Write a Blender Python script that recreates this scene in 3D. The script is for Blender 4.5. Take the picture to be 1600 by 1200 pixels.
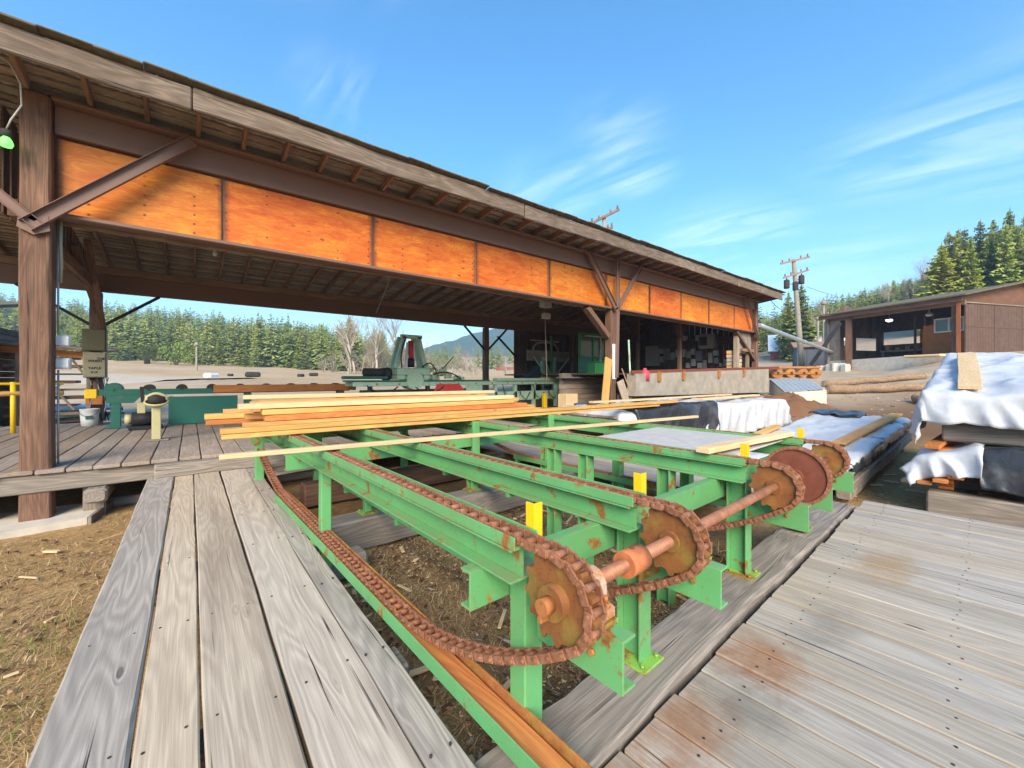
import bpy, math, random
import numpy as np
from mathutils import Vector, Matrix, noise as mnoise

for o in list(bpy.data.objects):
    bpy.data.objects.remove(o)
scene = bpy.context.scene
COL = scene.collection
R = math.radians
rng = random.Random(11)

# ------------------------------------------------------------------ camera
EYE = 2.0
LENS_PX = 634.0
cam_d = bpy.data.cameras.new("camera")
cam = bpy.data.objects.new("camera", cam_d)
COL.objects.link(cam)
cam.location = (0, 0, EYE)
cam.rotation_euler = (R(90), 0, R(-38.4))
cam_d.sensor_width = 36.0
cam_d.lens = 36.0 * LENS_PX / 1600.0
cam_d.shift_y = -10.0 / 1600.0
cam_d.clip_start = 0.05
cam_d.clip_end = 6000
scene.camera = cam

# ------------------------------------------------------------------ sky, sun, exposure
SUN_EL, SUN_DIR = R(31), Vector((-0.60, -0.80, 0)).normalized()
world = bpy.data.worlds.new("World")
scene.world = world
world.use_nodes = True
wt = world.node_tree
for n in list(wt.nodes):
    wt.nodes.remove(n)
def wn(t, **k):
    n = wt.nodes.new(t)
    for a, b in k.items():
        setattr(n, a, b)
    return n
w_out = wn("ShaderNodeOutputWorld")
w_bg = wn("ShaderNodeBackground")
w_bg.inputs["Strength"].default_value = 0.135
sky = wn("ShaderNodeTexSky", sky_type="NISHITA", sun_disc=False, altitude=600, air_density=1.0, dust_density=0.6, ozone_density=2.0)
sky.sun_elevation = SUN_EL
sky.sun_rotation = math.atan2(SUN_DIR.x, SUN_DIR.y)
w_tc = wn("ShaderNodeTexCoord")
w_hs = wn("ShaderNodeHueSaturation")
w_hs.inputs["Saturation"].default_value = 1.3
w_hs.inputs["Value"].default_value = 0.98
w_hs.inputs["Hue"].default_value = 0.494
wt.links.new(sky.outputs[0], w_hs.inputs["Color"])
# thin cirrus: noise on the direction, flattened onto a high plane
w_sep = wn("ShaderNodeSeparateXYZ")
wt.links.new(w_tc.outputs["Generated"], w_sep.inputs[0])
w_zc = wn("ShaderNodeMath", operation="ADD"); w_zc.inputs[1].default_value = 0.18
wt.links.new(w_sep.outputs["Z"], w_zc.inputs[0])
w_dx = wn("ShaderNodeMath", operation="DIVIDE"); w_dy = wn("ShaderNodeMath", operation="DIVIDE")
wt.links.new(w_sep.outputs["X"], w_dx.inputs[0]); wt.links.new(w_zc.outputs[0], w_dx.inputs[1])
wt.links.new(w_sep.outputs["Y"], w_dy.inputs[0]); wt.links.new(w_zc.outputs[0], w_dy.inputs[1])
w_cmb = wn("ShaderNodeCombineXYZ")
wt.links.new(w_dx.outputs[0], w_cmb.inputs[0]); wt.links.new(w_dy.outputs[0], w_cmb.inputs[1])
w_map = wn("ShaderNodeMapping", vector_type="TEXTURE")
w_map.inputs["Rotation"].default_value = (0, 0, R(-80))
w_map.inputs["Scale"].default_value = (1.0, .22, 1.0)
w_map.inputs["Location"].default_value = (2.35, 0.6, 0)
wt.links.new(w_cmb.outputs[0], w_map.inputs[0])
w_n1 = wn("ShaderNodeTexNoise")
w_n1.inputs["Scale"].default_value = 1.5; w_n1.inputs["Detail"].default_value = 9
w_n1.inputs["Roughness"].default_value = 0.58; w_n1.inputs["Distortion"].default_value = 0.7
wt.links.new(w_map.outputs[0], w_n1.inputs["Vector"])
w_r1 = wn("ShaderNodeValToRGB")
w_r1.color_ramp.elements[0].position = 0.42; w_r1.color_ramp.elements[0].color = (0, 0, 0, 1)
w_r1.color_ramp.elements[1].position = 0.66; w_r1.color_ramp.elements[1].color = (0.52, 0.52, 0.52, 1)
wt.links.new(w_n1.outputs["Fac"], w_r1.inputs[0])
w_mix = wn("ShaderNodeMix", data_type="RGBA")
w_mix.inputs["B"].default_value = (5.2, 5.6, 6.0, 1)
# the wisps gather in a few patches of that high plane
CLOUDS = ((985, 275, .20, 1.0), (960, 215, .22, .5), (1450, 235, .42, .65), (1585, 200, .30, .5), (530, 140, .18, .45), (1130, 372, .42, .95), (870, 300, .3, .6), (1290, 445, .8, .7), (-300, 200, .6, .8), (2000, 120, .8, .7), (400, -600, .5, .7))
w_acc = None
for cpx, cpy, crad, camp in CLOUDS:
    v_ = Vector((math.sin(R(38.4)), math.cos(R(38.4)), 0)) + Vector((math.cos(R(38.4)), -math.sin(R(38.4)), 0)) * ((cpx - 800) / LENS_PX) + Vector((0, 0, (590 - cpy) / LENS_PX))
    v_.normalize()
    w_d = wn("ShaderNodeVectorMath", operation="DISTANCE"); wt.links.new(w_cmb.outputs[0], w_d.inputs[0])
    w_d.inputs[1].default_value = (v_.x / (v_.z + .18), v_.y / (v_.z + .18), 0)
    w_g = wn("ShaderNodeMapRange", interpolation_type="SMOOTHSTEP"); wt.links.new(w_d.outputs["Value"], w_g.inputs["Value"])
    w_g.inputs["From Min"].default_value = 0; w_g.inputs["From Max"].default_value = crad
    w_g.inputs["To Min"].default_value = camp; w_g.inputs["To Max"].default_value = 0
    if w_acc is None: w_acc = w_g.outputs[0]
    else:
        w_ad = wn("ShaderNodeMath", operation="MAXIMUM"); wt.links.new(w_acc, w_ad.inputs[0]); wt.links.new(w_g.outputs[0], w_ad.inputs[1]); w_acc = w_ad.outputs[0]
w_ml = wn("ShaderNodeMath", operation="MULTIPLY"); wt.links.new(w_acc, w_ml.inputs[0]); wt.links.new(w_r1.outputs[0], w_ml.inputs[1])
wt.links.new(w_ml.outputs[0], w_mix.inputs["Factor"])
wt.links.new(w_hs.outputs[0], w_mix.inputs["A"])
wt.links.new(w_mix.outputs["Result"], w_bg.inputs["Color"])
wt.links.new(w_bg.outputs[0], w_out.inputs[0])

sun_d = bpy.data.lights.new("sun", "SUN")
sun_d.energy = 3.1
sun_d.angle = R(34)
sun_d.color = (1.0, 0.87, 0.69)
sun = bpy.data.objects.new("sun", sun_d)
COL.objects.link(sun)
sdir = (SUN_DIR * math.cos(SUN_EL) + Vector((0, 0, math.sin(SUN_EL)))).normalized()
sun.rotation_euler = sdir.to_track_quat("Z", "Y").to_euler()
sun.location = (-20, -20, 30)

scene.view_settings.view_transform = "Standard"
scene.view_settings.look = "None"
scene.view_settings.exposure = 1.47
scene.view_settings.gamma = 1.0
scene.view_settings.use_curve_mapping = False
scene.render.engine = "CYCLES"
scene.cycles.use_denoising = True
scene.cycles.max_bounces = 8
scene.cycles.diffuse_bounces = 5
scene.cycles.transparent_max_bounces = 8
scene.cycles.volume_bounces = 0
scene.cycles.caustics_reflective = False
scene.cycles.caustics_refractive = False

# ------------------------------------------------------------------ helpers
FWD = Vector((math.sin(R(38.4)), math.cos(R(38.4)), 0))
RGT = Vector((FWD.y, -FWD.x, 0))
def at(px, py, d):
    """a surveyed point: d metres ahead of the stand, on the bearing read as px, py"""
    return FWD * d + RGT * ((px - 800) / LENS_PX * d) + Vector((0, 0, EYE + (590 - py) / LENS_PX * d))
def T(*a):
    return Matrix.Translation(Vector(a) if len(a) == 3 else a[0])
def RZ(a):
    return Matrix.Rotation(a, 4, "Z")

WM = {}
def tag(o, label=None, cat=None, group=None, kind=None):
    if label: o["label"] = label
    if cat: o["category"] = cat
    if group: o["group"] = group
    if kind: o["kind"] = kind
    return o
def put(name, me, M=None, parent=None, label=None, cat=None, group=None, kind=None):
    o = bpy.data.objects.new(name, me)
    COL.objects.link(o)
    M = M if M is not None else (WM[parent.name].copy() if parent else Matrix())
    if parent:
        o.parent = parent
        o.matrix_basis = WM[parent.name].inverted() @ M
    else:
        o.matrix_basis = M
    WM[o.name] = M
    return tag(o, label, cat, group, kind)
def thing(name, label, cat, loc, rz=0.0, group=None, kind=None):
    return put(name, None, T(Vector(loc)) @ RZ(rz), None, label, cat, group, kind)
def structure(name, loc=(0, 0, 0), rz=0.0):
    return put(name, None, T(Vector(loc)) @ RZ(rz), None, None, None, None, "structure")

def mesh_from(name, V, F, mat=None, smooth=None):
    me = bpy.data.meshes.new(name)
    me.from_pydata([tuple(v) for v in V], [], F)
    if smooth is not None:
        me.polygons.foreach_set("use_smooth", [bool(s) for s in smooth] if not isinstance(smooth, bool) else [smooth] * len(F))
    if mat: me.materials.append(mat)
    me.update()
    return me

def cbox(l, w, h, b):
    """chamfered box, length on X, 24 side faces and two caps"""
    b = min(b, w * .3, h * .3, l * .3)
    def ring(x, i):
        a, c = w / 2 - i, h / 2 - i
        return [(x, -a + b, -c), (x, a - b, -c), (x, a, -c + b), (x, a, c - b), (x, a - b, c), (x, -a + b, c), (x, -a, c - b), (x, -a, -c + b)]
    rings = [ring(-l / 2, b * .8), ring(-l / 2 + b, 0), ring(l / 2 - b, 0), ring(l / 2, b * .8)]
    V = [Vector(p) for r in rings for p in r]
    F = []
    for k in range(3):
        for j in range(8):
            a, c = k * 8 + j, k * 8 + (j + 1) % 8
            F.append((a, a + 8, c + 8, c))
    F.append(tuple(range(8)))
    F.append(tuple(reversed(range(24, 32))))
    return V, F

def axes(d, up=(0, 0, 1)):
    x = Vector(d).normalized()
    u = Vector(up)
    if abs(x.dot(u)) > .98: u = Vector((0, 1, 0))
    y = u.cross(x).normalized()
    z = x.cross(y)
    return x, y, z
def frame(p, d, up=(0, 0, 1)):
    x, y, z = axes(d, up)
    M = Matrix((x, y, z)).transposed().to_4x4()
    M.translation = Vector(p)
    return M

class MB:
    """collects shapes given in frame coordinates, builds ONE mesh object"""
    def __init__(s, F=None):
        s.F = F or Matrix(); s.v = []; s.f = []; s.s = []
    def add(s, V, F, smooth=False, M=None):
        n = len(s.v)
        for p in V:
            p = Vector(p)
            if M is not None: p = M @ p
            s.v.append(s.F @ p)
        for i, f in enumerate(F):
            s.f.append(tuple(k + n for k in f))
            s.s.append(smooth if isinstance(smooth, bool) else smooth[i])
        return s
    def box(s, c, size, rz=0.0, b=.004, M=None):
        V, F = cbox(size[0], size[1], size[2], b)
        m = T(Vector(c)) @ RZ(rz)
        return s.add(V, F, False, M @ m if M is not None else m)
    def span(s, a, c, b=.004):
        a, c = Vector(a), Vector(c)
        return s.box((a + c) / 2, [max(abs(x), .001) for x in (c - a)], 0, b)
    def bar(s, p0, p1, w, h, up=(0, 0, 1), oy=0, oz=0, b=.003):
        p0, p1 = Vector(p0), Vector(p1)
        V, F = cbox((p1 - p0).length, w, h, b)
        return s.add(V, F, False, frame((p0 + p1) / 2, p1 - p0, up) @ T(0, oy, oz))
    def cyl(s, p0, p1, r, n=12, r2=None, cap=True):
        p0, p1 = Vector(p0), Vector(p1); r2 = r if r2 is None else r2
        M = frame(p0, p1 - p0); L = (p1 - p0).length
        V = []; F = []; S = []
        for x, q in ((0, r), (L, r2)):
            for k in range(n):
                a = 2 * math.pi * k / n
                V.append((x, q * math.cos(a), q * math.sin(a)))
        for k in range(n):
            F.append((k, (k + 1) % n, n + (k + 1) % n, n + k)); S.append(True)
        if cap:
            F.append(tuple(reversed(range(n)))); S.append(False)
            F.append(tuple(range(n, 2 * n))); S.append(False)
        return s.add(V, F, S, M)
    def tube(s, pts, r, n=6):
        pts = [Vector(p) for p in pts]; V = []; F = []
        for i, p in enumerate(pts):
            d = pts[min(i + 1, len(pts) - 1)] - pts[max(i - 1, 0)]
            x, y, z = axes(d)
            q = r[i] if isinstance(r, (list, tuple)) else r
            for k in range(n):
                a = 2 * math.pi * k / n
                V.append(p + y * (q * math.cos(a)) + z * (q * math.sin(a)))
        for i in range(len(pts) - 1):
            for k in range(n):
                F.append((i * n + k, i * n + (k + 1) % n, (i + 1) * n + (k + 1) % n, (i + 1) * n + k))
        S = [True] * len(F)
        F.append(tuple(reversed(range(n)))); S.append(False)
        F.append(tuple(range((len(pts) - 1) * n, len(pts) * n))); S.append(False)
        return s.add(V, F, S)
    def prism(s, poly, d0, d1, M):
        """polygon in the XY of M, extruded along Z from d0 to d1"""
        n = len(poly)
        V = [(x, y, d0) for x, y in poly] + [(x, y, d1) for x, y in poly]
        F = [(k, (k + 1) % n, n + (k + 1) % n, n + k) for k in range(n)]
        F += [tuple(reversed(range(n))), tuple(range(n, 2 * n))]
        return s.add(V, F, False, M)
    def lathe(s, prof, M, n=16):
        """profile of (radius, height) turned about Z of M"""
        V = []; F = []
        for r, h in prof:
            for k in range(n):
                a = 2 * math.pi * k / n
                V.append((r * math.cos(a), r * math.sin(a), h))
        for i in range(len(prof) - 1):
            for k in range(n):
                F.append((i * n + k, i * n + (k + 1) % n, (i + 1) * n + (k + 1) % n, (i + 1) * n + k))
        S = [True] * len(F)
        return s.add(V, F, S, M)
    def build(s, name, mat, parent=None, M=None, **k):
        if M is None:
            if parent: M = WM[parent.name]
            else:
                c = sum(s.v, Vector()) / len(s.v)
                M = T(Vector((c.x, c.y, min(p.z for p in s.v))))
        inv = M.inverted()
        me = mesh_from(name, [inv @ p for p in s.v], s.f, mat, s.s)
        return put(name, me, M, parent, **k)

def plank(name, mat, parent, p0, p1, w, t, up=(0, 0, 1), b=.005, segs=1, wob=0.0, bow=0.0, seed=None, **k):
    """one sawn piece as its own object, grain along its local X"""
    p0, p1 = Vector(p0), Vector(p1)
    L = (p1 - p0).length
    M = frame((p0 + p1) / 2, p1 - p0, up)
    if segs <= 1:
        V, F = cbox(L, w, t, b)
        S = False
    else:
        rr = random.Random(seed if seed is not None else rng.random())
        xs = [-L / 2, -L / 2 + b] + [-L / 2 + L * i / segs for i in range(1, segs)] + [L / 2 - b, L / 2]
        V = []; F = []
        ph = [rr.uniform(0, 7) for _ in range(6)]
        for i, x in enumerate(xs):
            q = b * .8 if i in (0, len(xs) - 1) else 0
            e0 = wob * (math.sin(x * 2.1 + ph[0]) + .6 * math.sin(x * 5.3 + ph[1]) + rr.uniform(-.5, .5))
            e1 = wob * (math.sin(x * 1.7 + ph[2]) + .6 * math.sin(x * 4.9 + ph[3]) + rr.uniform(-.5, .5))
            zz = bow * math.sin(math.pi * (x / L + .5)) + wob * .6 * math.sin(x * 1.3 + ph[4])
            a0, a1, c = -w / 2 + q + e0, w / 2 - q + e1, t / 2 - q
            bb = b * rr.uniform(.7, 1.5)
            for y, z in ((a0 + bb, -c), (a1 - bb, -c), (a1, -c + bb), (a1, c - bb), (a1 - bb, c), (a0 + bb, c), (a0, c - bb), (a0, -c + bb)):
                V.append((x, y, z + zz))
        for kx in range(len(xs) - 1):
            for j in range(8):
                a, c = kx * 8 + j, kx * 8 + (j + 1) % 8
                F.append((a, a + 8, c + 8, c))
        F.append(tuple(range(8)))
        F.append(tuple(reversed(range(len(V) - 8, len(V)))))
        S = False
    me = mesh_from(name, V, F, mat, S)
    return put(name, me, M, parent, **k)

def dup(o, M, label=None):
    """copy a thing with its parts and sub-parts to a new base matrix"""
    c = o.copy(); COL.objects.link(c); c.matrix_basis = M; WM[c.name] = M
    if label: c["label"] = label
    for ch in [x for x in COL.objects if x.parent == o]:
        k = ch.copy(); COL.objects.link(k); k.parent = c
        WM[k.name] = M @ k.matrix_basis
        for g in [x for x in COL.objects if x.parent == ch]:
            q = g.copy(); COL.objects.link(q); q.parent = k
    return c

# ------------------------------------------------------------------ materials
class NT:
    def __init__(s, name, rough=.7, metal=0.0, spec=.3):
        s.m = bpy.data.materials.new(name); s.m.use_nodes = True
        s.t = s.m.node_tree
        s.b = s.t.nodes["Principled BSDF"]
        s.b.inputs["Roughness"].default_value = rough
        s.b.inputs["Metallic"].default_value = metal
        s.b.inputs["Specular IOR Level"].default_value = spec
    def n(s, typ, **k):
        n = s.t.nodes.new("ShaderNode" + typ)
        for a, v in k.items(): setattr(n, a, v)
        return n
    def l(s, a, b): s.t.links.new(a, b)
    def val(s, sock, v):
        if hasattr(v, "is_linked"): s.l(v, sock)
        else:
            if isinstance(v, tuple) and len(v) == 3 and sock.type == "RGBA": v = v + (1,)
            sock.default_value = v
    def obj(s, spread=40.0):
        tc = s.n("TexCoord"); oi = s.n("ObjectInfo")
        mu = s.n("VectorMath", operation="SCALE"); mu.inputs[0].default_value = (1.0, .73, .41)
        sc = s.n("Math", operation="MULTIPLY"); s.l(oi.outputs["Random"], sc.inputs[0]); sc.inputs[1].default_value = spread
        s.l(sc.outputs[0], mu.inputs["Scale"])
        ad = s.n("VectorMath", operation="ADD"); s.l(tc.outputs["Object"], ad.inputs[0]); s.l(mu.outputs[0], ad.inputs[1])
        s.rand = oi.outputs["Random"]
        return ad.outputs[0]
    def pos(s): return s.n("NewGeometry").outputs["Position"]
    def mp(s, v, scale=(1, 1, 1), loc=(0, 0, 0)):
        n = s.n("Mapping"); s.l(v, n.inputs[0]); n.inputs["Scale"].default_value = scale; n.inputs["Location"].default_value = loc
        return n.outputs[0]
    def noise(s, v, scale=1.0, detail=3, rough=.5, dist=0.0):
        n = s.n("TexNoise"); s.l(v, n.inputs["Vector"])
        n.inputs["Scale"].default_value = scale; n.inputs["Detail"].default_value = detail
        n.inputs["Roughness"].default_value = rough; n.inputs["Distortion"].default_value = dist
        return n.outputs["Fac"]
    def vor(s, v, scale=1.0, feature="F1"):
        n = s.n("TexVoronoi", feature=feature); s.l(v, n.inputs["Vector"]); n.inputs["Scale"].default_value = scale
        return n.outputs["Distance"]
    def ramp(s, f, *stops):
        n = s.n("ValToRGB"); s.l(f, n.inputs[0]); e = n.color_ramp.elements
        while len(e) < len(stops): e.new(.5)
        for k, (p, c) in enumerate(stops):
            e[k].position = p
            e[k].color = (c, c, c, 1) if isinstance(c, (int, float)) else tuple(c) + (1,)
        return n.outputs[0]
    def mix(s, f, a, b, mode="MIX"):
        n = s.n("Mix", data_type="RGBA", blend_type=mode)
        s.val(n.inputs["Factor"], f); s.val(n.inputs["A"], a); s.val(n.inputs["B"], b)
        return n.outputs["Result"]
    def math(s, op, a, b=None, clamp=False):
        n = s.n("Math", operation=op, use_clamp=clamp)
        s.val(n.inputs[0], a)
        if b is not None: s.val(n.inputs[1], b)
        return n.outputs[0]
    def var(s, c, amt=.25, hue=0.0, sat=0.0):
        n = s.n("HueSaturation"); s.l(c, n.inputs["Color"])
        s.l(s.math("ADD", s.math("MULTIPLY", s.rand, amt), 1 - amt / 2), n.inputs["Value"])
        if hue:
            r2 = s.math("FRACT", s.math("MULTIPLY", s.rand, 17.3))
            s.l(s.math("ADD", s.math("MULTIPLY", r2, hue), .5 - hue / 2), n.inputs["Hue"])
        if sat:
            r3 = s.math("FRACT", s.math("MULTIPLY", s.rand, 31.7))
            s.l(s.math("ADD", s.math("MULTIPLY", r3, sat), 1 - sat / 2), n.inputs["Saturation"])
        return n.outputs[0]
    def bump(s, h, strength=.3, dist=.01):
        n = s.n("Bump"); s.l(h, n.inputs["Height"]); n.inputs["Strength"].default_value = strength; n.inputs["Distance"].default_value = dist
        s.l(n.outputs[0], s.b.inputs["Normal"])
    def col(s, c):
        s.val(s.b.inputs["Base Color"], c); return s.m
    def rough(s, r): s.val(s.b.inputs["Roughness"], r)

def wood(name, light, dark, streak, rings=22, ring_amt=.45, fibre=.35, crack=.0, knot=.5, var=.3, rough=.8, hue=0.0, stain=None, bump=.35, sat=0.0, band=.0):
    """sawn timber: growth lines as contours of a stretched field, fibre, checks, knots"""
    t = NT(name, rough=rough, spec=.2)
    c = t.obj()
    kn = t.vor(t.mp(c, (1.3, 5.5, 5.5)), 1.0)
    kk = t.ramp(kn, (.0, 1.0), (.16, .0))
    f = t.noise(t.mp(c, (.55, 5.0, 5.0)), 1.0, 2, .35, .25)
    f2 = t.math("ADD", f, t.math("MULTIPLY", kk, .10))
    ring = t.math("PINGPONG", t.math("MULTIPLY", f2, rings), .5)
    ring = t.ramp(ring, (.05, 0.0), (.42, 1.0))
    fib = t.noise(t.mp(c, (2.2, 95, 95)), 1.0, 3, .6)
    blot = t.noise(t.mp(c, (.8, 3.0, 3.0)), 1.0, 4, .6)
    base = t.mix(t.ramp(blot, (.32, 0.0), (.7, 1.0)), dark, light)
    base = t.mix(t.math("MULTIPLY", ring, ring_amt), base, streak)
    base = t.mix(t.math("MULTIPLY", t.ramp(fib, (.35, 1.0), (.62, 0.0)), fibre), base, streak)
    h = t.math("ADD", t.math("MULTIPLY", ring, -.5), fib)
    if band:
        bn_ = t.noise(t.mp(c, (.22, 5.5, 5.5), (2, 8, 3)), 1.0, 5, .62, .4)
        base = t.mix(t.math("MULTIPLY", t.ramp(bn_, (.52, 0.0), (.64, 1.0)), band), base, streak)
    if knot:
        kd = t.ramp(kn, (.0, 1.0), (.055, 1.0), (.085, 0.0))
        sel = t.ramp(t.noise(t.mp(c, (.9, 2.2, 2.2), (5, 3, 1)), 1.0, 1), (.52, 0.0), (.58, 1.0))
        kd = t.math("MULTIPLY", kd, sel)
        base = t.mix(t.math("MULTIPLY", kd, knot), base, tuple(x * .45 for x in streak))
    if crack:
        cr = t.noise(t.mp(c, (.5, 26, 26), (3, 1, 7)), 1.0, 3, .55, .3)
        cm = t.ramp(cr, (.642, 0.0), (.675, 1.0))
        gate = t.ramp(t.noise(t.mp(c, (.5, 1.6, 1.6), (9, 2, 4)), 1.0, 2), (.48, 0.0), (.56, 1.0))
        cm = t.math("MULTIPLY", cm, gate)
        base = t.mix(t.math("MULTIPLY", cm, crack), base, (.03, .025, .022))
        h = t.math("SUBTRACT", h, t.math("MULTIPLY", cm, 2.0))
    base = t.var(base, var, hue, sat)
    if stain: base = stain(t, base)
    t.bump(h, bump, .006)
    t.rough(t.ramp(blot, (.3, min(1, rough + .08)), (.7, rough - .08)))
    return t.col(base)

def paint(name, c, rust=.35, rough=.42, dirt=.3, chip=.62, spec=.4, var=.06, rustc=((.22, .075, .02), (.33, .17, .035)), dust=0.0):
    """painted steel with rust patches, grime and a slight sheen"""
    t = NT(name, rough=rough, spec=spec)
    p = t.obj(20)
    g = t.pos()
    a = t.noise(g, 5.5, 6, .62, .4)
    m = t.ramp(a, (chip, 0.0), (chip + .07, 1.0))
    b = t.noise(g, 30.0, 4, .6)
    col = t.mix(t.math("MULTIPLY", t.ramp(t.noise(g, 2.7, 5, .6), (.35, 1.0), (.68, 0.0)), dirt), c, tuple(x * .55 + y * .18 for x, y in zip(c, (.3, .3, .1))))
    col = t.mix(t.math("MULTIPLY", t.ramp(b, (.55, 0.0), (.75, 1.0)), .18), col, tuple(min(1, x * 1.25 + .03) for x in c))
    rc = t.mix(t.ramp(b, (.35, 0.0), (.65, 1.0)), rustc[0], rustc[1])
    if dust:
        sn = t.n("SeparateXYZ"); t.l(t.n("NewGeometry").outputs["Normal"], sn.inputs[0])
        up = t.math("MULTIPLY", t.ramp(sn.outputs["Z"], (.6, 0.0), (.95, 1.0)), t.ramp(t.noise(g, 3.5, 6, .68), (.42, 0.0), (.62, 1.0)))
        col = t.mix(t.math("MULTIPLY", up, dust), col, (.30, .23, .13))
    fl = t.ramp(t.noise(g, 55.0, 3, .5), (.66, 0.0), (.70, 1.0))
    if dust:
        bv = t.n("Bevel", samples=4); bv.inputs["Radius"].default_value = .007
        dp = t.n("VectorMath", operation="DOT_PRODUCT"); t.l(bv.outputs[0], dp.inputs[0]); t.l(t.n("NewGeometry").outputs["Normal"], dp.inputs[1])
        ed = t.math("MULTIPLY", t.ramp(dp.outputs["Value"], (.90, 1.0), (.985, 0.0)), t.ramp(t.noise(g, 16, 5, .7), (.44, 0.0), (.60, 1.0)))
        fl = t.math("ADD", fl, t.math("MULTIPLY", ed, 1.6), True)
    m2 = t.math("ADD", t.math("MULTIPLY", m, rust), t.math("MULTIPLY", fl, rust * .5), True)
    col = t.mix(m2, col, rc)
    t.rough(t.math("ADD", t.math("MULTIPLY", m2, .4), rough))
    t.bump(t.math("ADD", b, t.math("MULTIPLY", m2, .6)), .12, .004)
    return t.col(t.var(col, var))

def rusty(name, a, b, c2=None, amt=.5, scale=14, rough=.75, metal=.15):
    t = NT(name, rough=rough, metal=metal, spec=.35)
    t.obj(20); g = t.pos()
    n1 = t.noise(g, scale, 6, .65, .3); n2 = t.noise(g, scale * 7, 4, .6)
    col = t.mix(t.ramp(n1, (.35, 0.0), (.65, 1.0)), a, b)
    if c2: col = t.mix(t.math("MULTIPLY", t.ramp(t.noise(g, scale * .55, 5, .6, .5), (.48, 0.0), (.6, 1.0)), amt), col, c2)
    col = t.mix(t.ramp(n2, (.58, 0.0), (.72, .55)), col, tuple(x * .35 for x in a))
    t.bump(t.math("ADD", n1, n2), .5, .004)
    return t.col(t.var(col, .2))

def plain(name, c, rough=.7, metal=0.0, vary=.15, scale=8, bump=.15, emit=None, spec=.3):
    t = NT(name, rough=rough, metal=metal, spec=spec)
    t.obj(20); g = t.pos()
    n = t.noise(g, scale, 5, .6)
    col = t.mix(t.ramp(n, (.3, 0.0), (.7, 1.0)), tuple(x * (1 - vary) for x in c), tuple(min(1, x * (1 + vary)) for x in c))
    if bump: t.bump(t.noise(g, scale * 6, 4, .6), bump, .006)
    if emit:
        t.b.inputs["Emission Color"].default_value = tuple(c) + (1,); t.b.inputs["Emission Strength"].default_value = emit
    return t.col(t.var(col, .08))

# rust run-off and sawdust on the sorting deck, where the drive shaft drips
def deck_stain(t, base):
    g = t.pos()
    def spot(x, y, rx, ry, soft=.5):
        d = t.n("VectorMath", operation="SUBTRACT"); t.l(g, d.inputs[0]); d.inputs[1].default_value = (x, y, 0)
        m = t.mp(d.outputs[0], (1 / rx, 1 / ry, 0))
        le = t.n("VectorMath", operation="LENGTH"); t.l(m, le.inputs[0])
        return t.math("ADD", le.outputs["Value"], t.math("MULTIPLY", t.math("SUBTRACT", t.noise(g, 9, 5, .65), .5), 1.5))
    rustc = t.mix(t.noise(g, 30, 4, .6), (.20, .075, .03), (.42, .21, .10))
    for x, y, rx, ry, am in ((2.5, .92, .32, .3, .75), (1.75, .95, .36, .24, .7), (1.2, .85, .45, .45, .7)):
        base = t.mix(t.math("MULTIPLY", t.ramp(spot(x, y, rx, ry), (.25, 1.0), (1.0, 0.0)), am), base, rustc)
    for x, y, rx, ry, am in ((3.2, .78, .5, .2, .35), (2.1, .85, .3, .25, .4)):
        base = t.mix(t.math("MULTIPLY", t.ramp(spot(x, y, rx, ry), (.2, 1.0), (1.0, 0.0)), am), base, (.10, .095, .085))
    base = t.mix(t.math("MULTIPLY", t.ramp(spot(4.6, .72, .55, .25), (.3, 1.0), (.95, 0.0)), .7), base, (.36, .24, .12))
    return base

M_WALK = wood("weathered_walkway_wood", (.62, .525, .41), (.51, .43, .335), (.27, .215, .165), rings=13, ring_amt=.33, fibre=.32, crack=1.0, knot=.85, var=.26, band=.6, sat=.5)
M_WALKG = wood("silver_walkway_wood", (.50, .435, .36), (.39, .34, .285), (.22, .19, .16), rings=14, ring_amt=.5, fibre=.35, crack=1.0, knot=.8, var=.15, band=.5)
M_DECK = wood("weathered_deck_wood", (.55, .48, .385), (.455, .395, .315), (.26, .22, .175), rings=11, ring_amt=.28, fibre=.5, crack=1.0, knot=.85, var=.26, stain=deck_stain, sat=.3, band=.42)
M_FLOOR = wood("worn_floor_wood", (.45, .36, .28), (.32, .25, .19), (.17, .13, .10), rings=12, ring_amt=.3, fibre=.45, crack=.6, var=.35, sat=.4)
M_TIMBER = wood("grey_timber", (.42, .36, .295), (.28, .24, .195), (.13, .11, .09), rings=12, ring_amt=.4, fibre=.5, crack=.9, var=.25)
M_BARNPOST = wood("brown_post_wood", (.30, .165, .10), (.18, .10, .065), (.075, .045, .032), rings=10, ring_amt=.4, fibre=.6, crack=.8, var=.15, rough=.75)
M_RAFTER = wood("dark_rafter_wood", (.40, .25, .16), (.24, .15, .10), (.11, .07, .05), rings=10, ring_amt=.3, fibre=.5, crack=.4, var=.5)
M_SHEATH = wood("dusty_sheathing_wood", (.52, .42, .32), (.33, .25, .185), (.16, .12, .09), rings=10, ring_amt=.3, fibre=.5, crack=.3, var=.5)
M_FASCIA = wood("sunbleached_fascia_wood", (.33, .26, .20), (.19, .14, .10), (.085, .06, .042), rings=9, ring_amt=.5, fibre=.6, crack=.9, var=.25, bump=.6)
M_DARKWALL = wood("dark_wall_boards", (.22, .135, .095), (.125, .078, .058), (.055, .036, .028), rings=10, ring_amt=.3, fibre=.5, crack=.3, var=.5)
M_PINE = wood("fresh_pine", (.78, .46, .16), (.66, .34, .10), (.44, .19, .05), rings=16, ring_amt=.4, fibre=.3, knot=.9, var=.3, band=.25, rough=.6, hue=.02, bump=.15)
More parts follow.
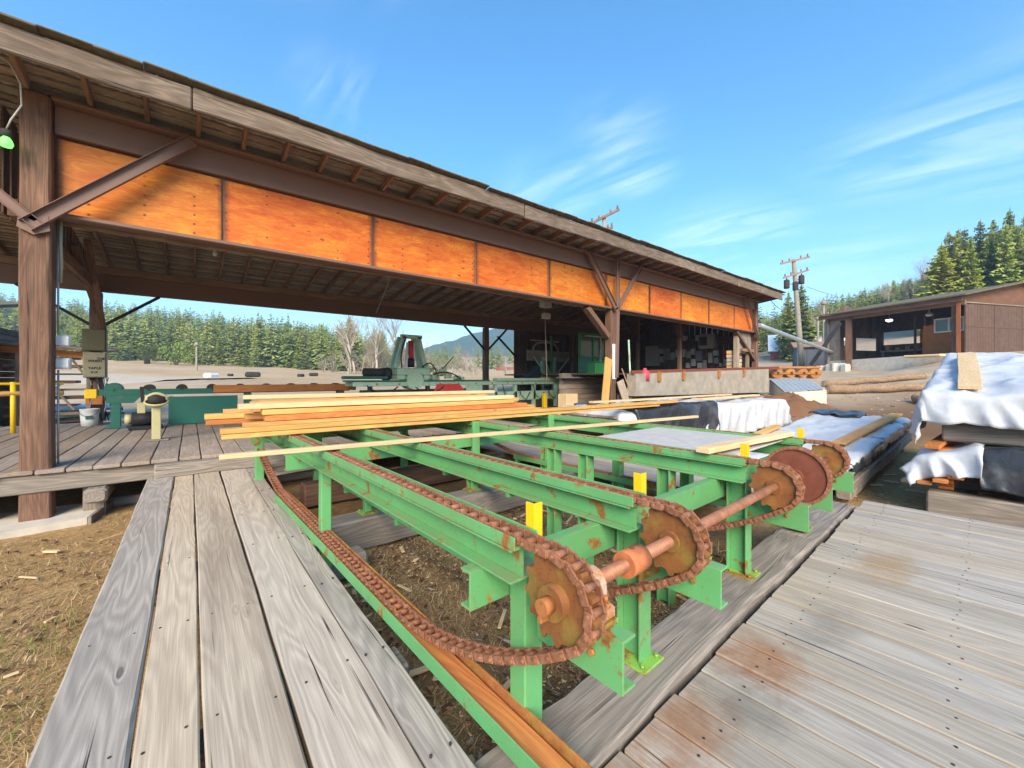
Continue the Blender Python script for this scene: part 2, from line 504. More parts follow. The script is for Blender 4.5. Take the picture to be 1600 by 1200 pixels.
M_PALEPINE = wood("pale_pine", (.82, .62, .37), (.70, .49, .26), (.52, .33, .15), rings=16, ring_amt=.3, fibre=.3, knot=.6, var=.2, rough=.65, bump=.15)
M_ORANGEPINE = wood("red_larch", (.66, .27, .08), (.5, .18, .05), (.33, .10, .03), rings=16, ring_amt=.35, fibre=.3, knot=.5, var=.25, rough=.65)

def plywood():
    t = NT("varnished_plywood", rough=.5, spec=.35)
    c = t.obj()
    f = t.noise(t.mp(c, (.9, 3.2, 3.2)), 1.0, 3, .5, 1.1)
    ring = t.ramp(t.math("PINGPONG", t.math("MULTIPLY", f, 15), .5), (.05, 0.0), (.45, 1.0))
    fl = t.noise(t.mp(c, (2.0, 9.0, 9.0)), 1.0, 6, .7, .6)
    big = t.noise(t.mp(c, (.7, 1.1, 1.1)), 1.0, 4, .6)
    col = t.mix(t.ramp(fl, (.36, 0.0), (.62, 1.0)), (.66, .13, .007), (.97, .355, .03))
    col = t.mix(t.math("MULTIPLY", ring, .45), col, (.58, .13, .012))
    col = t.mix(t.math("MULTIPLY", t.ramp(big, (.40, .85), (.55, 0.0)), .5), col, (.50, .09, .008))
    kn = t.vor(t.mp(c, (3.0, 6.0, 6.0)), 1.0)
    sel = t.ramp(t.noise(t.mp(c, (.8, 1.5, 1.5), (4, 4, 4)), 1.0, 1), (.5, 0.0), (.56, 1.0))
    col = t.mix(t.math("MULTIPLY", t.math("MULTIPLY", t.ramp(kn, (.10, 1.0), (.17, 0.0)), sel), .8), col, (.13, .035, .012))
    fv = t.noise(t.mp(c, (6, 160, 160)), 1.0, 3, .6)
    col = t.mix(t.math("MULTIPLY", t.ramp(fv, (.4, 1.0), (.6, 0.0)), .28), col, (.40, .085, .012))
    tco = t.n("TexCoord"); so = t.n("SeparateXYZ"); t.l(tco.outputs["Object"], so.inputs[0])
    nx_ = t.math("PINGPONG", t.math("ADD", so.outputs["X"], .03), .305); nz_ = t.math("PINGPONG", so.outputs["Z"], .075)
    nail = t.math("MULTIPLY", t.ramp(nx_, (.010, 1.0), (.022, 0.0)), t.ramp(nz_, (.010, 1.0), (.018, 0.0)))
    nail = t.math("MULTIPLY", nail, t.ramp(t.noise(c, 2.2, 2, .5), (.48, 0.0), (.54, 1.0)))
    col = t.mix(t.math("MULTIPLY", nail, .9), col, (.07, .02, .01))
    # darker weathered edges of each sheet (2.44 x 1.2 m)
    tc = t.n("TexCoord"); sp = t.n("SeparateXYZ"); t.l(tc.outputs["Generated"], sp.inputs[0])
    e = t.math("ABSOLUTE", t.math("SUBTRACT", sp.outputs["X"], .5))
    e = t.math("ADD", e, t.math("MULTIPLY", t.math("SUBTRACT", t.noise(c, 6, 4, .6), .5), .05))
    col = t.mix(t.ramp(e, (.465, 0.0), (.498, .75)), col, (.12, .04, .015))
    t.bump(fl, .08, .004)
    return t.col(t.var(col, .34, .014))
M_PLY = plywood()
M_STEELBROWN = paint("brown_painted_steel", (.20, .11, .085), rust=.25, dirt=.45, rough=.55, chip=.6, rustc=((.20, .06, .03), (.30, .11, .04)))
M_GREEN = paint("green_machine_paint", (.125, .41, .15), rust=1.0, dirt=.6, chip=.575, dust=.5)
M_GREENLIME = paint("lime_rusted_paint", (.24, .46, .08), rust=.9, dirt=.4, chip=.5)
M_DKGREEN = paint("dark_green_paint", (.018, .14, .10), rust=.3, dirt=.3, chip=.66)
M_PALEGREEN = paint("faded_mint_paint", (.40, .57, .40), rust=.5, dirt=.5, chip=.58)
M_CREAM = paint("cream_paint", (.56, .50, .25), rust=.3, dirt=.3, chip=.66)
M_YELLOW = paint("yellow_stop_paint", (.84, .55, .01), rust=.5, dirt=.15, chip=.66)
M_BIN = paint("bright_green_paint", (.02, .22, .05), rust=.2, chip=.7)
M_RED = paint("red_paint", (.55, .04, .03), rust=.3, chip=.66)
M_CHAIN = rusty("rusted_chain", (.20, .075, .035), (.34, .145, .075), (.40, .20, .12), .5, 30)
M_RUST = rusty("rust_orange", (.33, .115, .035), (.48, .19, .06), (.40, .33, .05), .35, 10)
M_SPROCKET = rusty("rusted_sprocket", (.205, .075, .026), (.30, .12, .032), (.27, .25, .045), .42, 9)
M_MAROON = rusty("maroon_rust", (.19, .055, .03), (.24, .075, .045), None, 0, 10)
M_SHAFT = rusty("shaft_rust", (.31, .13, .07), (.41, .19, .105), (.25, .095, .045), .5, 12, .55, .3)
M_COLLAR = plain("orange_collar_paint", (.47, .155, .06), rough=.6, vary=.2, scale=25)
M_CASTING = rusty("chipped_bearing_casting", (.52, .24, .07), (.62, .50, .40), (.55, .17, .03), .6, 22)
M_CONC = plain("concrete", (.34, .295, .23), rough=.9, vary=.22, scale=3, bump=.4)
M_CONC2 = plain("pale_concrete", (.58, .52, .43), rough=.9, vary=.15, scale=4, bump=.4)
M_GREYSHEET = plain("grey_weathered_sheet", (.50, .47, .43), rough=.85, vary=.12, scale=9, bump=.5)
M_GALV = plain("galvanised_metal", (.42, .46, .48), rough=.5, metal=.5, vary=.15)
M_ROOFMET = plain("roof_metal", (.62, .61, .57), rough=.6, metal=.0, vary=.2)
M_ROOFTOP = plain("weathered_roofing", (.15, .12, .07), rough=.9, vary=.3)
M_WHITEROOF = plain("white_metal_roof", (.78, .80, .82), rough=.45, vary=.05)
M_WHITE = plain("white_enamel", (.72, .72, .70), rough=.5, vary=.08)
M_OFFWHITE = plain("dirty_white_enamel", (.50, .50, .46), rough=.6, vary=.15)
M_BLACK = plain("black_rubber", (.02, .02, .022), rough=.6, vary=.3)
M_DARK = plain("dark_grime", (.045, .04, .036), rough=.85, vary=.3)
M_OLIVE = plain("olive_cabinet_paint", (.135, .125, .055), rough=.5, vary=.08)
M_KHAKI = plain("khaki_cabinet_paint", (.33, .295, .19), rough=.5, vary=.08)
M_INK = plain("black_marker", (.02, .02, .02), rough=.8, bump=0)
M_REDBARN = plain("faded_barn_red", (.30, .07, .045), rough=.9, vary=.3, scale=3)
M_GREYBARN = plain("slate_siding", (.11, .115, .13), rough=.8, vary=.15)
M_BLUE = plain("blue_plastic", (.03, .10, .20), rough=.4)
M_PINK = plain("red_plastic", (.60, .06, .10), rough=.5)
M_SOFTGREY = plain("bluegrey_wrap", (.30, .32, .42), rough=.5, vary=.3, scale=20)
M_REDPLY = wood("stained_plywood_wall", (.30, .105, .045), (.21, .07, .032), (.12, .04, .02), rings=8, ring_amt=.3, var=.2)
M_ROOM = wood("stained_plywood_room", (.52, .21, .075), (.40, .145, .05), (.24, .08, .03), rings=8, ring_amt=.3, var=.1)
M_GABLE = wood("brown_gable_boards", (.24, .12, .07), (.17, .085, .05), (.10, .05, .03), rings=8, ring_amt=.3, var=.1)
M_DOOR = wood("brown_door_boards", (.16, .10, .075), (.12, .075, .055), (.08, .05, .04), rings=6, ring_amt=.2, fibre=.3, var=.1)
M_POLE = wood("pole_wood", (.42, .38, .30), (.30, .27, .21), (.18, .16, .12), rings=8, ring_amt=.25, fibre=.4, var=.1)
M_GLASS = NT("window_glass", rough=.05, spec=.6).col((.10, .14, .12))
def lampmat(name, c, e):
    t = NT(name); t.b.inputs["Emission Color"].default_value = c + (1,); t.b.inputs["Emission Strength"].default_value = e
    return t.col(c)
M_LAMP = lampmat("lit_lamp", (1.0, .92, .75), 5.0)
M_GREENLAMP = lampmat("green_lamp", (.12, .85, .10), 1.1)

def tarp(name, c, rough=.4, vary=.15, trans=0.0, dirt=(.4, .36, .3), da=.3):
    t = NT(name, rough=rough, spec=.45)
    c0 = t.obj(20)
    w = t.noise(t.mp(c0, (1.2, 3.0, 3.0)), 2.2, 5, .6, 1.2)
    col = t.mix(t.ramp(w, (.3, 0.0), (.7, 1.0)), tuple(x * (1 - vary) for x in c), c)
    col = t.mix(t.math("MULTIPLY", t.ramp(t.noise(c0, 1.3, 5, .6), (.52, 0.0), (.75, 1.0)), da), col, dirt)
    t.bump(w, .2, .03)
    return t.col(col)
M_TARPW = tarp("white_tarp", (.62, .635, .65), .5)
M_TARPG = tarp("grey_white_tarp", (.56, .58, .61), .45)
M_TARPK = tarp("black_tarp", (.035, .038, .045), .28, .4, dirt=(.22, .22, .23), da=.6)

def ground_mat():
    t = NT("dry_ground", rough=.95, spec=.1)
    g = t.pos()
    at_ = t.n("Attribute"); at_.attribute_name = "kind"
    sp = t.n("SeparateColor"); t.l(at_.outputs["Color"], sp.inputs[0])
    n1 = t.noise(g, .9, 6, .65, .3); n2 = t.noise(g, 9, 6, .7, .6); n3 = t.noise(g, 60, 4, .65)
    n4 = t.noise(t.mp(g, (30, 90, 30)), 1.0, 3, .6, 1.5)
    straw = t.mix(t.ramp(n2, (.3, 0.0), (.72, 1.0)), (.25, .14, .055), (.60, .385, .155))
    straw = t.mix(t.ramp(n4, (.5, 0.0), (.72, .7)), straw, (.60, .44, .24))
    straw = t.mix(t.ramp(n3, (.5, 0.0), (.7, .55)), straw, (.10, .06, .036))
    gr = t.ramp(t.noise(g, .55, 5, .65, .4), (.62, 0.0), (.74, .35))
    straw = t.mix(gr, straw, (.19, .23, .06))
    dirt = t.mix(t.ramp(n1, (.3, 0.0), (.7, 1.0)), (.36, .27, .18), (.50, .40, .28))
    dirt = t.mix(t.ramp(n3, (.5, 0.0), (.75, .5)), dirt, (.22, .16, .11))
    chips = t.mix(t.ramp(n3, (.35, 0.0), (.65, 1.0)), (.075, .04, .022), (.25, .135, .07))
    chips = t.mix(t.ramp(n4, (.55, 0.0), (.7, .7)), chips, (.36, .23, .12))
    field = t.mix(t.ramp(t.noise(g, .12, 5, .6), (.3, 0.0), (.7, 1.0)), (.42, .29, .16), (.58, .425, .255))
    field = t.mix(t.ramp(t.noise(g, 1.2, 5, .65), (.55, 0.0), (.75, .5)), field, (.25, .175, .10))
    c = t.mix(sp.outputs[0], straw, dirt)
    c = t.mix(sp.outputs[1], c, chips)
    c = t.mix(sp.outputs[2], c, field)
    t.bump(t.math("ADD", n2, n3), .6, .03)
    return t.col(c)
M_GROUND = ground_mat()
def foliage(name, a, b, c):
    t = NT(name, rough=.75, spec=.15)
    t.obj()
    ge = t.n("NewGeometry")
    col = t.mix(ge.outputs["Random Per Island"], a, b)
    col = t.mix(t.ramp(t.noise(ge.outputs["Position"], .35, 4, .6), (.42, 0.0), (.66, .8)), col, c)
    m = t.col(t.var(col, .5, .05, .3))
    return m
M_FIR = foliage("fir_needles", (.115, .16, .034), (.195, .25, .05), (.25, .275, .07))
M_FIRLIGHT = foliage("young_fir_needles", (.20, .26, .045), (.32, .36, .08), (.37, .37, .11))
M_BUSH = foliage("bush_leaves", (.12, .18, .03), (.22, .28, .06), (.26, .27, .09))
M_TWIG = foliage("dry_twigs", (.34, .27, .19), (.46, .38, .28), (.40, .33, .25))
M_BARK = plain("bark", (.11, .08, .06), rough=.95, vary=.3)
M_PALEBARK = plain("pale_bark", (.42, .37, .30), rough=.9, vary=.25, scale=4)
M_LOGBARK = plain("log_bark", (.30, .20, .12), rough=.95, vary=.35, scale=10, bump=.6)
def straw_mat():
    t = NT("straw_blades", rough=.9, spec=.1); t.obj()
    ge = t.n("NewGeometry")
    return t.col(t.ramp(ge.outputs["Random Per Island"], (0, (.22, .13, .06)), (.5, (.44, .29, .14)), (.86, (.58, .42, .22)), (.93, (.64, .50, .30)), (1.0, (.18, .24, .05))))
M_STRAW = straw_mat()
def chipmat():
    t = NT("bark_chips", rough=.95, spec=.1); t.obj()
    ge = t.n("NewGeometry")
    return t.col(t.ramp(ge.outputs["Random Per Island"], (0, (.06, .032, .02)), (.6, (.19, .10, .055)), (1.0, (.40, .25, .13))))
M_CHIPS = chipmat()
M_PEBBLE = plain("pebbles", (.40, .33, .26), rough=.9, vary=.4, scale=12)
M_MOUNT = foliage("mountain_forest", (.03, .055, .02), (.05, .08, .03), (.06, .085, .03))
M_ROAD = plain("pale_gravel", (.50, .41, .30), rough=.95, vary=.12, scale=1.2, bump=.3)
M_TRACK = plain("packed_dirt", (.42, .32, .21), rough=.95, vary=.2, scale=1.0, bump=.3)
M_SAWDUST = plain("sawdust", (.62, .44, .22), rough=1.0, vary=.2)
# ------------------------------------------------------------------ ground
CTRL = []
for px, py, d in ((1230,705,9.5),(1400,695,11),(1500,745,8),(1300,640,19),(1240,655,16),(1360,613,22),(1300,601,26),(1400,580,32),
        (1500,553,29),(1335,573,36),(1600,548,29),(1700,545,30),(1250,576,45),(1220,573,60),(1450,520,60),(1550,478,80),(1600,440,120),(1700,420,120),
        (1450,488,120),(1350,504,160),(1300,515,120),(1470,458,180),(1400,466,260),(1320,489,300),(1250,530,200),(1150,540,200),(1000,545,250),
        (560,597,35),(400,590,35),(200,600,25),(120,643,20),(20,664,14),(-120,655,20),(200,563,110),(400,573,110),(560,581,110),(650,588,90),
        (720,588,80),(780,586,60),(760,581,140),(100,513,190),(200,513,230),(300,520,230),(400,533,230),(500,546,220),(600,560,210),(650,573,200),
        (720,577,250),(100,500,300),(300,512,330),(500,530,330),(620,555,330),(-200,500,300),(-200,560,110),(900,585,40),(1000,585,60),
        (300,578,60),(200,574,60),(100,574,60),(1000,560,420),(1300,470,420),(600,560,420),(100,510,420),(1600,420,420)):
    p = at(px, py, d)
    CTRL.append((p.x, p.y, p.z))
for x in (-9, -5, -2, 1, 4, 7, 10):
    for y in (-9, -5, -1, 2, 5, 8):
        CTRL.append((x, y, 0.0 if x < 8 or y < 4 else .1))
for x in (-8, -4, 0, 4, 8): CTRL.append((x, 12, .0)); CTRL.append((x, 17, .35 if x < 2 else .6))
for x, y, z in ((12, -6, .2), (20, -10, .6), (12, -30, 0), (-30, -30, 0), (-200, -200, 0), (200, -250, 30), (500, -300, 60), (-400, 100, 30), (13, 8, .35), (18, 7, .7), (22, 7, 1.1), (24, 11, 1.4), (22, 16, 1.5), (15, 18, 1.3), (-20, 3, .2)):
    CTRL.append((x, y, z))
CA = np.array(CTRL)
def rbf(d2): return np.sqrt(d2 + 2.0 ** 2)
_D = ((CA[:, None, :2] - CA[None, :, :2]) ** 2).sum(-1)
_A = rbf(_D) + np.eye(len(CA)) * -0.25
_P = np.c_[np.ones(len(CA)), CA[:, :2]]
_S = np.block([[_A, _P], [_P.T, np.zeros((3, 3))]])
_W = np.linalg.solve(_S, np.r_[CA[:, 2], 0, 0, 0])
def gz_np(X, Y):
    sh = X.shape; X = X.ravel(); Y = Y.ravel(); out = np.empty(len(X))
    for i in range(0, len(X), 8000):
        x, y = X[i:i + 8000], Y[i:i + 8000]
        d2 = (x[:, None] - CA[None, :, 0]) ** 2 + (y[:, None] - CA[None, :, 1]) ** 2
        out[i:i + 8000] = rbf(d2) @ _W[:-3] + _W[-3] + _W[-2] * x + _W[-1] * y
    r = np.sqrt(X ** 2 + Y ** 2)
    k = np.clip((r - 480) / 300, 0, 1)
    out = out * (1 - k) + k * (14 + 12 * np.sin(X * .004 + 1) * np.cos(Y * .005))
    near = np.clip((9 - np.maximum(np.abs(X - 2), np.abs(Y - 2))) / 3, 0, 1)
    out = out * (1 - near)
    return out.reshape(sh)
def gz(x, y):
    return float(gz_np(np.array([float(x)]), np.array([float(y)]))[0])

def make_ground():
    n = 300
    u = np.linspace(-1, 1, n)
    s = np.sinh(u * 6.6) / math.sinh(6.6) * 1250
    X, Y = np.meshgrid(s + 3, s + 4, indexing="ij")
    Z = gz_np(X, Y)
    r = np.sqrt(X ** 2 + Y ** 2)
    rs = np.random.RandomState(5)
    bump = np.array([mnoise.noise((x * .7, y * .7, 0)) * .035 + mnoise.noise((x * 2.3, y * 2.3, 4)) * .018 for x, y in zip(X.ravel(), Y.ravel())]).reshape(X.shape)
    big = np.array([mnoise.noise((x * .06, y * .06, 2)) * .25 for x, y in zip(X.ravel(), Y.ravel())]).reshape(X.shape)
    Z = Z + bump - .02 + big * np.clip((r - 25) / 30, 0, 1)
    V = np.c_[X.ravel(), Y.ravel(), Z.ravel()]
    idx = np.arange(n * n).reshape(n, n)
    F = np.c_[idx[:-1, :-1].ravel(), idx[1:, :-1].ravel(), idx[1:, 1:].ravel(), idx[:-1, 1:].ravel()]
    me = bpy.data.meshes.new("ground")
    me.from_pydata(V.tolist(), [], F.tolist())
    me.polygons.foreach_set("use_smooth", [True] * len(F))
    D = X * FWD.x + Y * FWD.y; L = X * RGT.x + Y * RGT.y
    B = L / np.maximum(D, .5)
    ss = lambda a, b, x: np.clip((x - a) / (b - a), 0, 1)
    dirt = ss(13, 19, D) * ss(.25, .45, B) * (1 - ss(70, 110, D))
    dirt = np.maximum(dirt, ss(9, 13, D) * ss(-.5, -.8, B) * (1 - ss(30, 45, D)))
    dirt = np.maximum(dirt, ss(16, 19, Y) * (1 - ss(28, 40, D)) * ss(.3, .0, B) * .8)
    chips = ss(10, 13, D) * (1 - ss(18, 22, D)) * ss(.6, .75, B) * (1 - ss(1.2, 1.5, B)) * .9
    chips = np.maximum(chips, .55 * ss(.3, .9, X) * (1 - ss(5.5, 6.5, X)) * (1 - ss(6, 8, Y)) * ss(.6, 1.2, Y))
    field = np.clip(ss(28, 40, D) * ss(.35, .15, B) + ss(110, 200, r), 0, 1)
    C = np.c_[dirt.ravel(), chips.ravel(), field.ravel(), np.ones(n * n)].astype(np.float32)
    ca = me.color_attributes.new("kind", "FLOAT_COLOR", "POINT")
    ca.data.foreach_set("color", C.ravel())
    me.materials.append(M_GROUND)
    put("ground", me, kind="structure")
make_ground()

def relief(x, y):
    return -.02 + mnoise.noise((x * .7, y * .7, 0)) * .035 + mnoise.noise((x * 2.3, y * 2.3, 4)) * .018 + mnoise.noise((x * .06, y * .06, 2)) * .25 * min(1, max(0, (math.hypot(x, y) - 25) / 30))
def strip(name, mat, pts, w, lift=.03, n=90, parent=None, **k):
    """a road sheet draped on the ground along a line of points"""
    P = [Vector((x, y, 0)) for x, y in pts]; V = []; F = []
    L = [0]
    for a, b in zip(P, P[1:]): L.append(L[-1] + (b - a).length)
    def pt(t):
        q = t * L[-1]
        for i in range(len(P) - 1):
            if q <= L[i + 1] or i == len(P) - 2:
                return P[i].lerp(P[i + 1], (q - L[i]) / (L[i + 1] - L[i]))
    m = 9
    for i in range(n + 1):
        c = pt(i / n); d = (pt(min(1, i / n + .01)) - pt(max(0, i / n - .01))).normalized()
        s = Vector((-d.y, d.x, 0)); ww = w * (1 + .12 * mnoise.noise((i * .4, 1, 1)))
        for j in range(m):
            q = c + s * ww * (j / (m - 1) - .5)
            V.append((q.x, q.y, gz(q.x, q.y) + relief(q.x, q.y) + lift - (.12 if j in (0, m - 1) else 0)))
    for i in range(n):
        for j in range(m - 1):
            a = i * m + j
            F.append((a, a + m, a + m + 1, a + 1))
    return put(name, mesh_from(name, V, F, mat, True), kind="structure")
a, b, c, d = at(330, 585, 30), at(230, 590, 34), at(120, 590, 40), at(-150, 590, 44)
strip("road", M_ROAD, [(v.x, v.y) for v in (a, b, c, d)], 7.5, .10)
a, b, c, d = at(1250, 600, 30), at(1400, 590, 27), at(1560, 590, 24), at(1900, 590, 22)
strip("track", M_TRACK, [(v.x, v.y) for v in (a, b, c, d)], 4.5, .05)

# mountain across the valley
def make_mountain():
    n = 90; V = []; F = []
    c = at(905, 590, 1000); cx, cy = c.x, c.y
    for i in range(n):
        for j in range(n):
            a, b = i / (n - 1) * 2 - 1, j / (n - 1) * 2 - 1
            x, y = a * 620, b * 330
            q = Vector((cx, cy, 0)) + RGT * x + FWD * y
            h = 186 * max(0, 1 - abs(a) ** 1.35) * max(0, 1 - b * b) ** 1.2
            h *= .86 + .22 * mnoise.noise((a * 2.5, b * 2.5, 3)) + .10 * mnoise.noise((a * 9, b * 9, 1))
            h += 4 * mnoise.noise((a * 34, b * 34, 7)) + 2.5 * mnoise.noise((a * 80, b * 80, 7))
            V.append((q.x, q.y, h - 8))
    for i in range(n - 1):
        for j in range(n - 1):
            k = i * n + j
            F.append((k, k + n, k + n + 1, k + 1))
    put("mountain", mesh_from("mountain", V, F, M_MOUNT, True), kind="structure")
make_mountain()

# ------------------------------------------------------------------ open shed
PX = (-1.65, 10.9, 22.5)          # the posts along the front
shed = thing("open_shed", "long open sawmill shed with weathered fascia and orange plywood beam", "shed", (10, 8.45, 0))
SL = .12
def zr(y): return 5.885 + SL * (8.4 - y)     # underside of the rafters
y0, y1 = 7.5, 16.7
for k in range(48):
    x = -6.0 + .61 * k
    plank("rafter", M_RAFTER if k != 13 else M_RAFTER, shed, (x, y0, zr(y0) + .075), (x, y1, zr(y1) + .075), .055, .15, b=.004)
# skip sheathing across the rafters, with gaps
y = y0 + .06; k = 0
while y < y1:
    w = rng.uniform(.10, .15)
    if 7.72 < y < 8.05: y = 8.06
    zc = zr(y + w / 2) + .15 + .013
    nrm = Vector((0, SL, 1)).normalized()
    for xa, xb in ((-6.1, 4.1 + rng.uniform(-1, 1)), (0, 0), (0, 23)):
        pass
    xs = [-6.1, rng.choice((1.3, 3.7, 5.0)), rng.choice((9.9, 12.3)), 23.0]
    for xa, xb in zip(xs, xs[1:]):
        plank("sheathing_board", M_SHEATH, shed, (xa + .004, y + w / 2, zc), (xb - .004, y + w / 2, zc), w, .024, up=nrm, b=.003)
    y += w + rng.uniform(.05, .085); k += 1
# roofing sheets, each lapping over the next
wv = []
for k in range(36):
    xa = -6.2 + .83 * k
    V = []; F = []; m = 14
    for i in range(m + 1):
        xx = xa + .87 * i / m
        wz = .012 * math.cos(2 * math.pi * i / m * 5)
        for yy in (y0 + .01, y1 + .1):
            zz = zr(yy) + .185 + wz + .004 + .024 * (i / m)
            V.append((xx, yy, zz)); V.append((xx, yy, zz + .008))
    for i in range(m):
        q = i * 4
        F += [(q, q + 2, q + 6, q + 4), (q + 1, q + 5, q + 7, q + 3), (q, q + 4, q + 5, q + 1), (q + 2, q + 3, q + 7, q + 6)]
    F += [(0, 1, 3, 2), (m * 4, m * 4 + 2, m * 4 + 3, m * 4 + 1)]
    MBx = MB().add(V, F, False)
    MBx.build("roof_sheet", M_ROOFMET, shed)
# shingle course along the eave edge, uneven
for k in range(62):
    xa = -6.2 + .475 * k
    lift = rng.uniform(0, .02) + (.018 if (k // 4) % 2 else 0)
    plank("eave_shingle", M_ROOFTOP, shed, (xa, y0 - .05, zr(y0) + .215 + lift), (xa + .4748, y0 - .05, zr(y0) + .215 + lift), .20, .02 + rng.uniform(0, .012), up=(0, SL, 1), b=.006)
# fascia in four lengths, the butt joints slightly off
zf = zr(y0)
xs = [-6.1, .02, 6.3, 12.4, 18.0, 22.95]
for k, (xa, xb) in enumerate(zip(xs, xs[1:])):
    dz = (-.01, .02, -.015, .01, 0)[k]
    plank("fascia_board", M_FASCIA, shed, (xa + .006, y0 - .035, zf + .02 + dz), (xb - .006, y0 - .035, zf + .02 + dz * .3), .05, .33, b=.016, segs=40, wob=.009)
    plank("fascia_board", M_FASCIA, shed, (xa + .3, y0 + .03, zf - .03), (xb + .3, y0 + .03, zf - .03), .045, .18, b=.008)
# end barge board
plank("barge_board", M_FASCIA, shed, (23.0, y0, zf + .1), (23.0, y1, zr(y1) + .1), .05, .3, b=.008)
# great beam: brown top band, plywood web, flanges
ZB, ZM, ZT = 4.24, 5.40, 5.90
plank("top_band", M_STEELBROWN, shed, (-1.5, 8.50, (ZM + ZT) / 2 - .02), (22.65, 8.50, (ZM + ZT) / 2 - .02), .10, ZT - ZM - .10, b=.01)
plank("top_flange", M_STEELBROWN, shed, (-1.5, 8.44, ZT - .045), (22.65, 8.44, ZT - .045), .30, .05, b=.012)
plank("bottom_flange", M_STEELBROWN, shed, (-1.48, 8.45, ZB + .03), (22.62, 8.45, ZB + .03), .24, .06, b=.012)
plank("web_backing", M_RAFTER, shed, (-1.5, 8.60, (ZB + ZM) / 2), (22.6, 8.60, (ZB + ZM) / 2), .04, ZM - ZB + .1, b=.004)
seams = [-1.50, .44, 3.02, 5.6, 8.13, 10.7, 13.2, 15.4, 17.7, 20.2, 22.3]
for k, (xa, xb) in enumerate(zip(seams, seams[1:])):
    g = .022
    p = plank("plywood_panel", M_PLY if k != 9 else M_PLY, shed, (xa + g, 8.535 + (.006 if k % 2 else 0), (ZB + ZM) / 2 + .02), (xb - g, 8.535 + (.006 if k % 2 else 0), (ZB + ZM) / 2 + .02), .022, ZM - ZB - .05, b=.003)
for x in seams[1:-1]:
    plank("seam_batten", M_RAFTER, shed, (x, 8.57, ZB + .06), (x, 8.57, ZM + .02), .05, .02, up=(0, 1, 0), b=.003)
def post(x, y, z0, z1, w=.30, mat=M_BARNPOST):
    plank("post", mat, shed, (x, y, z0), (x, y, z1), w, w, up=(0, 1, 0), b=.02, segs=14, wob=.004)
post(PX[0], 8.46, -.05, 5.88, .29)
post(PX[1], 8.50, .2, 4.24, .26)
post(PX[2], 8.50, 1.0, 5.86, .24)
post(-2.0, 15.6, 0, 4.32, .24, M_RAFTER)
post(10.8, 15.6, .2, 4.32, .24, M_RAFTER)
post(22.4, 15.6, 1.2, 4.32, .24, M_RAFTER)
post(16.6, 15.6, 1.2, 4.32, .2, M_RAFTER)
def chan_brace(p0, p1, mat=M_STEELBROWN, w=.10, d=.05, t=.010, up=(0, -1, 0), name="brace"):
    b = MB()
    b.bar(p0, p1, w, t, up)
    b.bar(p0, p1, t, d, up, w / 2, d / 2)
    b.bar(p0, p1, t, d, up, -w / 2, d / 2)
    return b.build(name, mat, shed)
chan_brace((-1.72, 8.27, 4.02), (.02, 8.27, 5.78), w=.16, d=.07)
chan_brace((-1.58, 8.27, 4.02), (-3.3, 8.27, 5.7), w=.12, d=.06)
chan_brace((10.92, 8.30, 4.2), (9.55, 8.30, 5.85), w=.17, d=.07)
chan_brace((10.9, 8.30, 4.2), (12.3, 8.30, 5.85), w=.14, d=.06)
chan_brace((10.98, 8.28, 4.3), (10.98, 8.28, 5.86), w=.14, d=.05)
chan_brace((22.35, 8.30, 3.9), (20.9, 8.30, 5.85), w=.15, d=.06)
plank("knee_brace", M_BARNPOST, shed, (10.75, 8.52, 3.35), (9.7, 8.52, 4.2), .16, .22, up=(0, 1, 0))
plank("knee_brace", M_BARNPOST, shed, (22.35, 8.52, 2.9), (20.3, 8.52, 4.2), .12, .2, up=(0, 1, 0))
plank("knee_brace", M_STEELBROWN, shed, (10.98, 8.36, 2.0), (11.02, 8.34, 4.2), .14, .14, up=(0, 1, 0))
gp_ = MB(); gp_.prism([(-1.80, 4.0), (-1.65, 3.92), (-1.50, 4.0), (-1.52, 4.2), (-1.65, 4.1), (-1.78, 4.2)], 0, .02, Matrix(((1, 0, 0, 0), (0, 0, -1, 8.275), (0, 1, 0, 0), (0, 0, 0, 1))))
gp_.build("gusset_plate", M_STEELBROWN, shed)
# back beam and its braces
plank("top_plate", M_RAFTER, shed, (-6, 15.6, 4.91), (22.6, 15.6, 4.91), .14, .19)
plank("back_beam", M_STEELBROWN, shed, (-6, 15.6, 4.57), (22.6, 15.6, 4.57), .16, .48, b=.015)
for p0, p1 in (((-2, 15.55, 3.3), (-.7, 15.55, 4.33)), ((-2, 15.55, 3.35), (-3.4, 15.55, 4.33)), ((10.8, 15.55, 3.2), (9.6, 15.55, 4.33)), ((10.8, 15.55, 3.2), (12.0, 15.55, 4.33)), ((12.6, 15.55, 3.0), (11.45, 15.55, 3.95))):
    plank("brace", M_DARK, shed, p0, p1, .07, .09, up=(0, 1, 0))
# cross frame on the near posts: hanging boards and knee braces
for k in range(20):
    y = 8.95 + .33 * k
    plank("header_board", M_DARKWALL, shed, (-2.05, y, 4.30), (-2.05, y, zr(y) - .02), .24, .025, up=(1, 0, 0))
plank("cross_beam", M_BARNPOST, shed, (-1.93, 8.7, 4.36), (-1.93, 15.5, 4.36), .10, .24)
plank("knee_brace", M_BARNPOST, shed, (-1.95, 15.4, 3.75), (-1.95, 12.6, 4.85), .07, .12, up=(1, 0, 0))
plank("knee_brace", M_BARNPOST, shed, (-1.82, 15.4, 3.2), (-1.82, 13.1, 5.1), .07, .12, up=(1, 0, 0))
